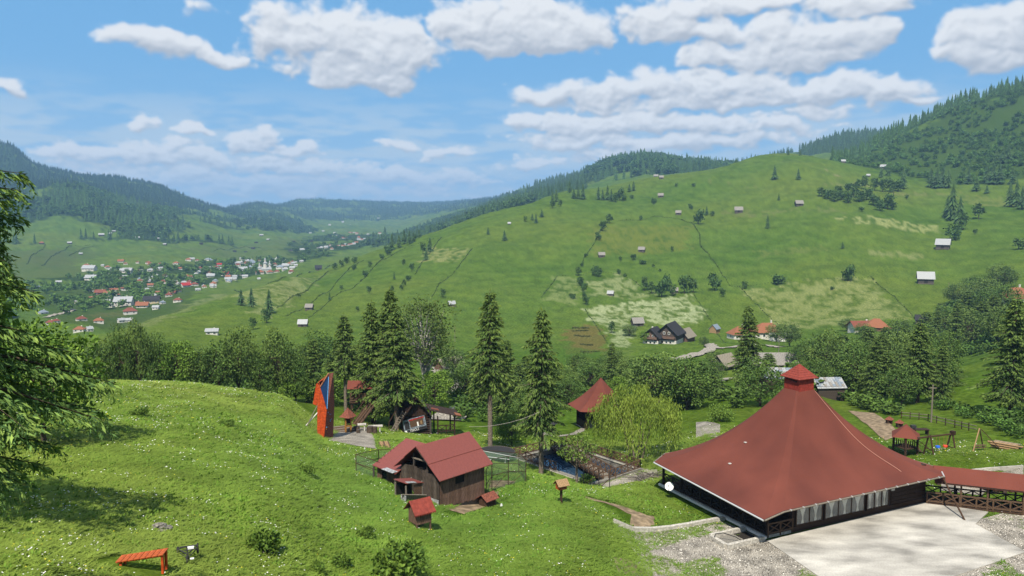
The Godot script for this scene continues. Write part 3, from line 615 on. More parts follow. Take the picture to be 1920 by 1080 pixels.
var WOODS := [
	[PackedVector2Array([Vector2(-1313.1, -1613.1), Vector2(-1170.3, -1719.5), Vector2(-1070.8, -1783.2), Vector2(-1065.9, -1901.7), Vector2(-1084.9, -2084.6), Vector2(-947.1, -2150.7), Vector2(-888.7, -2336.7), Vector2(-934.2, -2745.4), Vector2(-1149.8, -3516.8), Vector2(-1470.1, -3934.3), Vector2(-1410.6, -3203.2), Vector2(-1711.7, -3167.0), Vector2(-2335.8, -2869.5)]), "S", 15, 13, Color(0.42, 0.5, 0.66)],  # tint darkened and blued in place of cloud shadow and haze
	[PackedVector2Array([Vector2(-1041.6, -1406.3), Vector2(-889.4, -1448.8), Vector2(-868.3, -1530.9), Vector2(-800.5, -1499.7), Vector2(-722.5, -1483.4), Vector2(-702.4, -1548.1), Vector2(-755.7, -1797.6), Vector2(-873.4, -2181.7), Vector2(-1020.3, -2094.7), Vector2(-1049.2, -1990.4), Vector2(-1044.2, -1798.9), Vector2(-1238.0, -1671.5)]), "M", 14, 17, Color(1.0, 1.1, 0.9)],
	[PackedVector2Array([Vector2(-732.2, -1354.8), Vector2(-656.9, -1348.5), Vector2(-628.7, -1427.7), Vector2(-669.0, -1671.1), Vector2(-735.1, -1806.1), Vector2(-702.4, -1548.1), Vector2(-733.9, -1466.6)]), "M", 15, 16, Color(1.0, 1.05, 0.95)],
	[PackedVector2Array([Vector2(-905.9, -1170.4), Vector2(-797.0, -1270.7), Vector2(-722.9, -1245.4), Vector2(-731.6, -1275.0), Vector2(-822.5, -1325.5), Vector2(-967.1, -1249.5)]), "M", 16, 15, Color(0.9, 1, 0.9)],
	[PackedVector2Array([Vector2(-633.6, -1337.5), Vector2(-525.4, -1458.2), Vector2(-537.6, -1549.4), Vector2(-660.2, -1413.4)]), "M", 15, 14, Color(0.95, 1, 0.9)],
	[PackedVector2Array([Vector2(-739.9, -1911.8), Vector2(-619.7, -2110.9), Vector2(-607.3, -2528.1), Vector2(-851.0, -3188.4), Vector2(-1063.1, -3124.1), Vector2(-929.2, -2320.9)]), "M", 22, 15, Color(0.85, 0.95, 0.95)],
	[PackedVector2Array([Vector2(-1081.7, -3117.7), Vector2(-929.6, -3166.4), Vector2(-817.5, -3403.2), Vector2(-632.4, -3645.5), Vector2(-392.8, -3679.1), Vector2(-120.0, -2997.6), Vector2(0.0, -3000.0), Vector2(86.7, -6499.4), Vector2(-1111.0, -6404.3), Vector2(-1547.2, -5797.1), Vector2(-1733.7, -4902.5)]), "S", 30, 13, Color(0.5, 0.58, 0.74)],  # tint turned blue in place of distance haze
	[PackedVector2Array([Vector2(-239.3, -1379.4), Vector2(-91.5, -1246.6), Vector2(-22.0, -1099.8), Vector2(30.7, -1149.6), Vector2(69.4, -2599.1), Vector2(-173.1, -2594.2), Vector2(-304.2, -2279.8)]), "M", 17, 16, Color(0.95, 1.0, 0.95)],
	[PackedVector2Array([Vector2(29.9, -1119.6), Vector2(94.2, -1176.2), Vector2(139.5, -1493.5), Vector2(241.8, -2588.7), Vector2(72.0, -2699.0)]), "S", 17, 18, Color(0.9, 0.95, 0.95)],
	[PackedVector2Array([Vector2(146.9, -1693.6), Vector2(169.1, -1490.4), Vector2(275.5, -1423.6), Vector2(404.8, -1444.4), Vector2(554.1, -2025.6), Vector2(209.3, -2240.2)]), "M", 14, 19, Color(0.9, 1.0, 0.9)],
	[PackedVector2Array([Vector2(453.7, -1638.3), Vector2(612.1, -1798.7), Vector2(786.7, -2267.4), Vector2(606.9, -2218.5)]), "S", 20, 19, Color(0.9, 0.95, 1.0)],
	[PackedVector2Array([Vector2(600.1, -1697.0), Vector2(650.4, -1624.6), Vector2(736.2, -1532.3), Vector2(792.7, -1503.9), Vector2(1072.5, -2034.6), Vector2(800.2, -2262.7)]), "S", 18, 19, Color(0.85, 0.9, 1.0)],
	[PackedVector2Array([Vector2(378.2, -968.8), Vector2(424.1, -993.2), Vector2(515.3, -1072.6), Vector2(583.9, -1093.9), Vector2(632.9, -1077.9), Vector2(688.2, -1031.5), Vector2(750.7, -986.9), Vector2(883.9, -1162.0), Vector2(534.8, -1358.5)]), "S", 14, 17, Color(1.1, 1.2, 1.0)],
	[PackedVector2Array([Vector2(371.7, -928.4), Vector2(396.7, -874.2), Vector2(407.3, -824.9), Vector2(435.1, -776.4), Vector2(477.3, -715.4), Vector2(520.7, -684.5), Vector2(756.8, -994.9), Vector2(693.8, -1039.8), Vector2(638.0, -1086.5), Vector2(588.6, -1102.7), Vector2(519.6, -1081.7), Vector2(428.1, -1002.4)]), "B", 7.5, 5.5, Color(1.25, 1.35, 1.05)],
	[PackedVector2Array([Vector2(-348.8, -512.6), Vector2(-303.1, -540.8), Vector2(-298.8, -622.0), Vector2(-310.4, -802.0), Vector2(-305.0, -952.3), Vector2(-291.4, -1091.8), Vector2(-271.5, -1271.3), Vector2(-366.2, -1247.4), Vector2(-433.1, -1119.1), Vector2(-479.4, -945.4), Vector2(-534.5, -785.4)]), "V", 16, 7.5, Color(1.2, 1.25, 1.0)],
	[PackedVector2Array([Vector2(-322.3, -1207.7), Vector2(-274.8, -1372.8), Vector2(-224.9, -1685.1), Vector2(-334.0, -2275.6), Vector2(-537.2, -2236.4), Vector2(-431.8, -1540.6)]), "V", 36, 8, Color(1.15, 1.2, 1.0)],
]
var field_boxes := []
var g1: FastNoiseLite
var g2: FastNoiseLite
var g3: FastNoiseLite

func box_of(poly: PackedVector2Array) -> Rect2:
	var r := Rect2(poly[0], Vector2.ZERO)
	for p in poly: r = r.expand(p)
	return r

func clearing(x: float, z: float, r: float) -> float:
	var k := 0.5 if r < 1500.0 else 0.16
	return g1.get_noise_2d(x * k + 900, z * k)

func ground_colour(x: float, z: float) -> Color:
	var r := sqrt(x * x + z * z)
	var k := 1.0 if r < 200.0 else 0.25
	var a := g1.get_noise_2d(x * k, z * k)
	var b := g2.get_noise_2d(x, z)
	var c := g3.get_noise_2d(x, z)
	var col := Color(0.138, 0.21, 0.03)
	if r > 150.0: col = Color(0.165, 0.232, 0.046)
	col = col.lerp(Color(0.225, 0.255, 0.052), clampf(a * 1.1 + b * 0.5, 0.0, 1.0) * 0.75)
	col = col.lerp(Color(0.1, 0.185, 0.028), clampf(-a * 1.1 - b * 0.6, 0.0, 1.0) * 0.8)
	col *= 1.0 + 0.3 * c + (0.22 * b if r > 150.0 else 0.0)
	var p := Vector2(x, z)
	var q := p + Vector2(b, c) * r * 0.02
	for i in FIELDS.size():
		if field_boxes[i].has_point(q) and Geometry2D.is_point_in_polygon(q, FIELDS[i][0]):
			var s: float = FIELDS[i][2]
			var st: float = FIELDS[i][3]
			s *= clampf(1.0 - st + st * (0.62 + 3.0 * c + 2.0 * b), 0.0, 1.0)
			col = col.lerp(FIELDS[i][1], s)
	if r > 900.0:
		for w in WOODS:
			if w[5].has_point(q) and Geometry2D.is_point_in_polygon(q, w[0]):
				if clearing(q.x, q.y, r) < -0.25 and w[1] != "B": break
				col = col.lerp(Color(0.045, 0.078, 0.024) if w[1] != "B" else Color(0.085, 0.135, 0.036), 0.88)
				break
	col.a = 1.0
	return col

func make_ground() -> void:
	var az := []
	var k := -PI
	while k < -0.74:
		az.append(k); k += 0.1
	k = -0.74
	while k < 0.74:
		az.append(k); k += 0.0031
	while k < PI:
		az.append(k); k += 0.1
	az.append(PI)
	var rad := [0.5]
	var r := 3.0
	while r < 18.0:
		rad.append(r); r *= 1.15
	while r < 9000.0:
		rad.append(r); r *= 1.0112
	var na := az.size()
	var pos := PackedVector3Array()
	var col := PackedColorArray()
	for i in rad.size():
		for j in na:
			var x: float = rad[i] * sin(az[j])
			var z: float = -rad[i] * cos(az[j])
			pos.append(Vector3(x, gy(x, z, true), z))
			col.append(ground_colour(x, z))
	var nor := PackedVector3Array()
	for i in rad.size():
		for j in na:
			var a := pos[mini(i + 1, rad.size() - 1) * na + j] - pos[maxi(i - 1, 0) * na + j]
			var b := pos[i * na + (j + 1 if j < na - 1 else 1)] - pos[i * na + (j - 1 if j > 0 else na - 2)]
			nor.append(b.cross(a).normalized() if b.cross(a).y > 0 else Vector3.UP)
	var cuts := [0, 0, 0, rad.size() - 1]
	for i in rad.size():
		if rad[i] < 112.0: cuts[1] = i
		if rad[i] < 1350.0: cuts[2] = i
	var names := ["meadow", "hillside", "mountains"]
	for s in 3:
		var i0: int = cuts[s]
		var i1: int = cuts[s + 1]
		var idx := PackedInt32Array()
		for i in i1 - i0:
			for j in na - 1:
				var a := i * na + j
				idx.append_array([a, a + na, a + 1, a + 1, a + na, a + na + 1])
		var arr := []
		arr.resize(Mesh.ARRAY_MAX)
		arr[Mesh.ARRAY_VERTEX] = pos.slice(i0 * na, (i1 + 1) * na)
		arr[Mesh.ARRAY_NORMAL] = nor.slice(i0 * na, (i1 + 1) * na)
		arr[Mesh.ARRAY_COLOR] = col.slice(i0 * na, (i1 + 1) * na)
		arr[Mesh.ARRAY_INDEX] = idx
		var m := ArrayMesh.new()
		m.add_surface_from_arrays(Mesh.PRIMITIVE_TRIANGLES, arr)
		structure(names[s], m, M.ground, ["grassy meadow sloping down from the camera", "green hay slopes across the valley", "distant wooded mountains"][s])

# ---------------------------------------------------------------- plants
func rd(a: float, b: float) -> float:
	return rng.randf_range(a, b)

func rv() -> Vector3:
	return Vector3(rd(-1, 1), rd(-1, 1), rd(-1, 1)).normalized()

func shade(a: Color, b: Color, t: float, jit := 0.2) -> Color:
	var q := a.lerp(b, clampf(t, 0, 1)) * (1.0 + rd(-jit, jit))
	q.a = 1.0
	return q

# a spruce: whorls of drooping boughs, each hung with sprays. Returns [trunk, crown].
func spruce(h: float, base: float, radius: float, step: float, per: float, sl: float, sw: float, hang: float, curtain := 0.0, pale := 1.0) -> Array:  # pale multiplies the needle colours, above one for a sunlit look
	var t := MB.new()
	var c := MB.new()
	t.tube([Vector3(0, -0.4, 0), Vector3(0.03, h * 0.3, 0.02), Vector3(-0.03, h * 0.65, 0), Vector3(0, h, 0)], [h * 0.012 + 0.05, h * 0.013 + 0.03, h * 0.008 + 0.01, 0.012], 9, false)
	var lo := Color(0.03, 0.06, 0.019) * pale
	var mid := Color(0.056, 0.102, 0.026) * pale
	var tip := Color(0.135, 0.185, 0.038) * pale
	var y := base
	while y < h - 0.1:
		var k := (y - base) / (h - base)
		var heavy := y * 1.9 + rd(-0.4, 0.4)
		var reach := radius * pow(1.0 - k, 0.82) * (0.72 + 0.28 * smoothstep(0.0, 0.2, k))
		var n := 5 if k > 0.85 else rng.randi_range(5, 7)
		var a0 := rd(0, TAU)
		for i in n:
			var a := a0 + TAU * i / n + rd(-0.35, 0.35)
			var l := reach * rd(0.5, 1.24) * (1.0 + 0.16 * sin(a - heavy)) + 0.12
			var dir := Vector3(cos(a), 0, sin(a))
			var side := Vector3(-dir.z, 0, dir.x)
			var yy := y + rd(-0.2, 0.2) * step
			var rise := lerpf(0.02, 0.75, k * k)
			var fall := lerpf(0.4, 0.22, k)
			var prev := Vector3(0, yy, 0)
			t.col = Color.WHITE
			var bough := []
			for q in 5:
				var s := q / 4.0
				bough.append(Vector3(0, yy, 0) + dir * l * s + Vector3.UP * l * (rise * s - fall * s * s * 1.4 + 0.25 * fall * s * s * s * 2.0))
			if l > 0.6: t.tube([bough[0], bough[2], bough[4]], [0.012 * l + 0.012, 0.008 * l + 0.006, 0.004], 3, false)
			for q in int(l * curtain):                        # hanging branchlets
				var s := rd(0.12, 1.0)
				var f := s * 4.0
				var j := mini(int(f), 3)
				var p: Vector3 = (bough[j] as Vector3).lerp(bough[j + 1], f - j) + side * rd(-1, 1) * (1.0 - s * 0.7) * l * 0.26
				var d := (Vector3.DOWN * rd(0.55, 1.0) + dir * rd(0.15, 0.7) + side * rd(-0.4, 0.4)).normalized()
				var len := rd(0.3, 0.85) * (1.0 - 0.45 * s)
				var m := int(len / 0.055)
				for z in m:
					var g := float(z) / m
					d = (d + Vector3.DOWN * 0.08).normalized()
					var o := (d * 0.75 + rv() * 0.8).normalized()
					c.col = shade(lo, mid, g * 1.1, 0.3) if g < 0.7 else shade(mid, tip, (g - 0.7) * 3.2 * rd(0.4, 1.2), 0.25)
					c.leaf(p, o * 0.125, o.cross(rv()).normalized() * 0.018)
					p += d * 0.06
			var count := int(l * per) + 5
			for q in count:
				var s := pow((q + 0.7) / count, 0.75)
				var f := s * 4.0
				var j := mini(int(f), 3)
				var p: Vector3 = (bough[j] as Vector3).lerp(bough[j + 1], f - j)
				var spread := (1.0 - s * 0.75) * l * 0.32
				for sg in [-1.0, 1.0]:
					var off: Vector3 = side * sg * rd(0.05, 1.0) * spread
					var d: Vector3 = (dir * rd(0.35, 0.9) + side * sg * rd(0.1, 0.75) + Vector3.DOWN * rd(0.2, 1.0) * hang).normalized()
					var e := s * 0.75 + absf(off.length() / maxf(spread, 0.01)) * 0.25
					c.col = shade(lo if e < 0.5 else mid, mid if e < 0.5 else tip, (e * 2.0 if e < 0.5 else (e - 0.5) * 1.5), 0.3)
					var w := d.cross(rv()).normalized() * sw * rd(0.7, 1.3)
					c.leaf(p + off + Vector3.DOWN * rd(0, 0.12), d * sl * rd(0.6, 1.3), w)
		y += step * rd(0.75, 1.2)
	c.col = tip
	for i in 6: c.leaf(Vector3(0, h - 0.3, 0), Vector3(rd(-0.08, 0.08), 0.45, rd(-0.08, 0.08)), rv() * sw * 0.7)
	return [t, c]

# a broad-leaved tree: limbs that end in clumps of leaves
func broad(h: float, radius: float, bole: float, clumps: int, leaves: int, ls: float, lo: Color, hi: Color, open := 0.0) -> Array:
	var t := MB.new()
	var c := MB.new()
	var top := Vector3(rd(-0.2, 0.2), h * 0.62, rd(-0.2, 0.2))
	t.tube([Vector3(0, -0.4, 0), Vector3(rd(-0.1, 0.1), h * bole, rd(-0.1, 0.1)), top], [h * 0.028, h * 0.02, h * 0.008], 8, false)
	var cy := h * (bole + 1.0) * 0.5
	var ry := h * (1.0 - bole) * 0.52
	for i in clumps:
		var u := acos(1.0 - 1.85 * (i + 0.5) / clumps)
		var a := i * 2.399 + rd(-0.3, 0.3)
		var k := rd(0.5, 0.95)
		var p := Vector3(sin(u) * cos(a) * radius * k, cy + cos(u) * ry * k, sin(u) * sin(a) * radius * k)
		var s := rd(0.2, 0.46) * minf(radius, ry)
		var from := Vector3(0, h * lerpf(bole * 0.8, 0.6, rd(0, 1)), 0)
		t.tube([from, from.lerp(p, 0.55) + Vector3.UP * rd(-0.1, 0.2), p], [h * 0.01, h * 0.006, 0.012], 4, false)
		var tone := rd(0, 1)
		for q in leaves:
			var d := rv()
			if d.y < -0.5 and rng.randf() < 0.5: d.y = -d.y
			var at := p + Vector3(d.x, d.y * 0.8, d.z) * s * pow(rng.randf(), 0.4) * rd(0.8, 1.15 + open)
			c.col = shade(lo, hi, tone * 0.6 + rd(0, 0.4), 0.22)
			var dir := (d * 0.7 + rv() * 0.8 + Vector3.DOWN * 0.15).normalized()
			c.leaf(at, dir * ls * rd(0.7, 1.3), dir.cross(rv()).normalized() * ls * 0.36)
	return [t, c]

func willow(h: float, radius: float) -> Array:
	var t := MB.new()
	var c := MB.new()
	for i in 5:
		var a := TAU * i / 5 + rd(-0.4, 0.4)
		t.tube([Vector3(cos(a) * 0.5, -0.4, sin(a) * 0.5), Vector3(cos(a) * radius * 0.3, h * 0.45, sin(a) * radius * 0.3), Vector3(cos(a) * radius * 0.5, h * 0.85, sin(a) * radius * 0.5)], [0.12, 0.08, 0.03], 6, false)
	for i in 34:
		var a := i * 2.399
		var k := sqrt((i + 0.5) / 34)
		var crest := Vector3(cos(a) * radius * k, h * (1.0 - 0.34 * k * k) * rd(0.86, 1.05), sin(a) * radius * k)
		var tone := rd(0, 1)
		var out := Vector3(cos(a), 0, sin(a))
		for q in 38:
			var d := rv()
			var p := crest + Vector3(d.x, absf(d.y) * 0.5, d.z) * rd(0.3, 1.0)
			var fall := rd(0.35, 0.95) * minf(crest.y - 0.3, h * 0.62) * (0.5 + 0.5 * k)
			var n := int(fall / 0.26) + 2
			var sway := out * rd(0.0, 0.5) + rv() * 0.2
			for j in n:
				var s := float(j) / n
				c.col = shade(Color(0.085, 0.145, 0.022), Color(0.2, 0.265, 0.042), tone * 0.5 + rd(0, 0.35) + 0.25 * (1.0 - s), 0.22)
				c.leaf(p + Vector3.DOWN * fall * s + sway * sin(s * 1.6) + rv() * 0.06, (Vector3.DOWN + rv() * 0.55).normalized() * 0.34, rv() * 0.052)
	return [t, c]

func far_spruce(tint: Color) -> MB:
	var c := MB.new()
	for i in 8:
		var y := 0.06 + i * 0.115
		var r := 0.26 * pow(1.0 - i / 8.4, 0.85) * rd(0.85, 1.12)
		var n := 7
		var a0 := rd(0, TAU)
		for k in n:
			var a := a0 + TAU * k / n
			var w := TAU / n * 0.62
			var l := r * rd(0.65, 1.2)
			c.col = shade(tint * 0.8, tint * 1.3, rng.randf(), 0.2)
			var e := Vector3(cos(a) * l, y - 0.035 * rd(0.3, 1.6), sin(a) * l)
			var p := Vector3(0, y + 0.2, 0)
			c.tri(p, Vector3(cos(a - w) * l * 0.42, y + 0.05, sin(a - w) * l * 0.42), e)
			c.tri(p, e, Vector3(cos(a + w) * l * 0.42, y + 0.05, sin(a + w) * l * 0.42))
	c.tri(Vector3(0, 1.06, 0), Vector3(0.03, 0.86, 0), Vector3(-0.02, 0.86, 0.02))
	c.tri(Vector3(0, 1.06, 0), Vector3(-0.02, 0.86, 0.02), Vector3(-0.02, 0.86, -0.02))
	c.tri(Vector3(0, 1.06, 0), Vector3(-0.02, 0.86, -0.02), Vector3(0.03, 0.86, 0))
	return c

func far_bush(tint: Color, n: int, ls: float, low := 0.12) -> MB:
	var c := MB.new()
	var lobes := []
	for i in 9:
		var a := i * 2.399
		var k := rd(0.12, 0.32)
		lobes.append([Vector3(cos(a) * k, rd(low + 0.16, 0.8), sin(a) * k), rd(0.15, 0.25), rd(0.75, 1.2)])
	for i in n:
		var q: Array = lobes[i % 9]
		var d := rv()
		c.col = shade(tint * 0.8, tint * 1.25, rng.randf(), 0.2) * q[2]
		var dir := (d * 0.5 + rv()).normalized()
		c.leaf(q[0] + d * q[1] * pow(rng.randf(), 0.35), dir * ls * rd(0.7, 1.3), dir.cross(d + rv() * 0.7).normalized() * ls * 0.45)
	return c

var ORDINAL := ("first second third fourth fifth sixth seventh eighth ninth tenth eleventh twelfth thirteenth fourteenth fifteenth sixteenth seventeenth eighteenth nineteenth twentieth twenty-first twenty-second twenty-third twenty-fourth twenty-fifth twenty-sixth twenty-seventh twenty-eighth twenty-ninth thirtieth thirty-first thirty-second thirty-third thirty-fourth thirty-fifth thirty-sixth thirty-seventh thirty-eighth thirty-ninth fortieth forty-first").split(" ")
var PROTO := {}
func keep(called: String, kind: String, tc: Array, h: float, r: float, bark: String, leafm: String) -> void:
	PROTO[kind] = [called, (tc[0] as MB).mesh(), (tc[1] as MB).mesh(), h, r, bark, leafm]

func make_protos() -> void:
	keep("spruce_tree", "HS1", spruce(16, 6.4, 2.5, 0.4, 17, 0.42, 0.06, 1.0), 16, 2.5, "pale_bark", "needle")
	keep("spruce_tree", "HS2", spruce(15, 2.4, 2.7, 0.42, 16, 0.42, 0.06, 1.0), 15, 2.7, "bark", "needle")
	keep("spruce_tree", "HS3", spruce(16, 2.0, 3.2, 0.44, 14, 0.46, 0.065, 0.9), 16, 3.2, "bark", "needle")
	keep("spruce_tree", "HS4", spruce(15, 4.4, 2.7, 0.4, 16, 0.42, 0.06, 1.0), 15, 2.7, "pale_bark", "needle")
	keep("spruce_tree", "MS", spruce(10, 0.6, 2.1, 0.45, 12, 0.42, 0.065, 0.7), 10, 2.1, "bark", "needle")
	keep("leafy_tree", "BT1", broad(9, 4.2, 0.04, 34, 110, 0.36, Color(0.046, 0.088, 0.025), Color(0.13, 0.19, 0.044)), 9, 4.2, "bark", "leaf")
	keep("leafy_tree", "BT2", broad(9, 3.9, 0.03, 36, 110, 0.34, Color(0.042, 0.085, 0.023), Color(0.115, 0.185, 0.038)), 9, 3.9, "bark", "leaf")
	keep("leafy_tree", "BT3", broad(7, 3.0, 0.06, 34, 120, 0.27, Color(0.065, 0.13, 0.02), Color(0.17, 0.27, 0.04)), 7, 3.0, "bark", "leaf")
	keep("birch_tree", "BIRCH", broad(14, 3.8, 0.3, 46, 120, 0.26, Color(0.045, 0.08, 0.02), Color(0.11, 0.15, 0.04), 0.5), 14, 3.8, "birch_bark", "leaf")
	for k in 3:
		var t := MB.new()
		t.tube([Vector3(0, -0.08, 0), Vector3(0, 0.3, 0)], [0.025, 0.015], 5, false)
		keep("spruce_tree", "S%d" % k, [t, far_spruce([Color(0.042, 0.08, 0.025), Color(0.05, 0.092, 0.028), Color(0.036, 0.07, 0.024)][k])], 1.0, 0.19, "bark", "needle")
	for k in 3:
		var t := MB.new()
		t.tube([Vector3(0, -0.08, 0), Vector3(0, 0.4, 0)], [0.035, 0.02], 5, false)
		keep("leafy_tree", "B%d" % k, [t, far_bush([Color(0.056, 0.105, 0.026), Color(0.07, 0.122, 0.03), Color(0.046, 0.09, 0.025)][k], 300, 0.13)], 1.0, 0.5, "bark", "leaf")

func plant(kind: String, x: float, z: float, h: float, w: float, label: String, group := "", category := "tree") -> Node3D:
	var q: Array = PROTO[kind]
	var t := thing(q[0], label, category, on(x, z), rd(0, TAU), group)
	var sy: float = h / q[3]
	var sx: float = w * 0.5 / q[4]
	t.scale = Vector3(sx, sy, sx)
	put("trunk", q[1], M[q[5]], t)
	put("crown", q[2], M[q[6]], t)
	return t

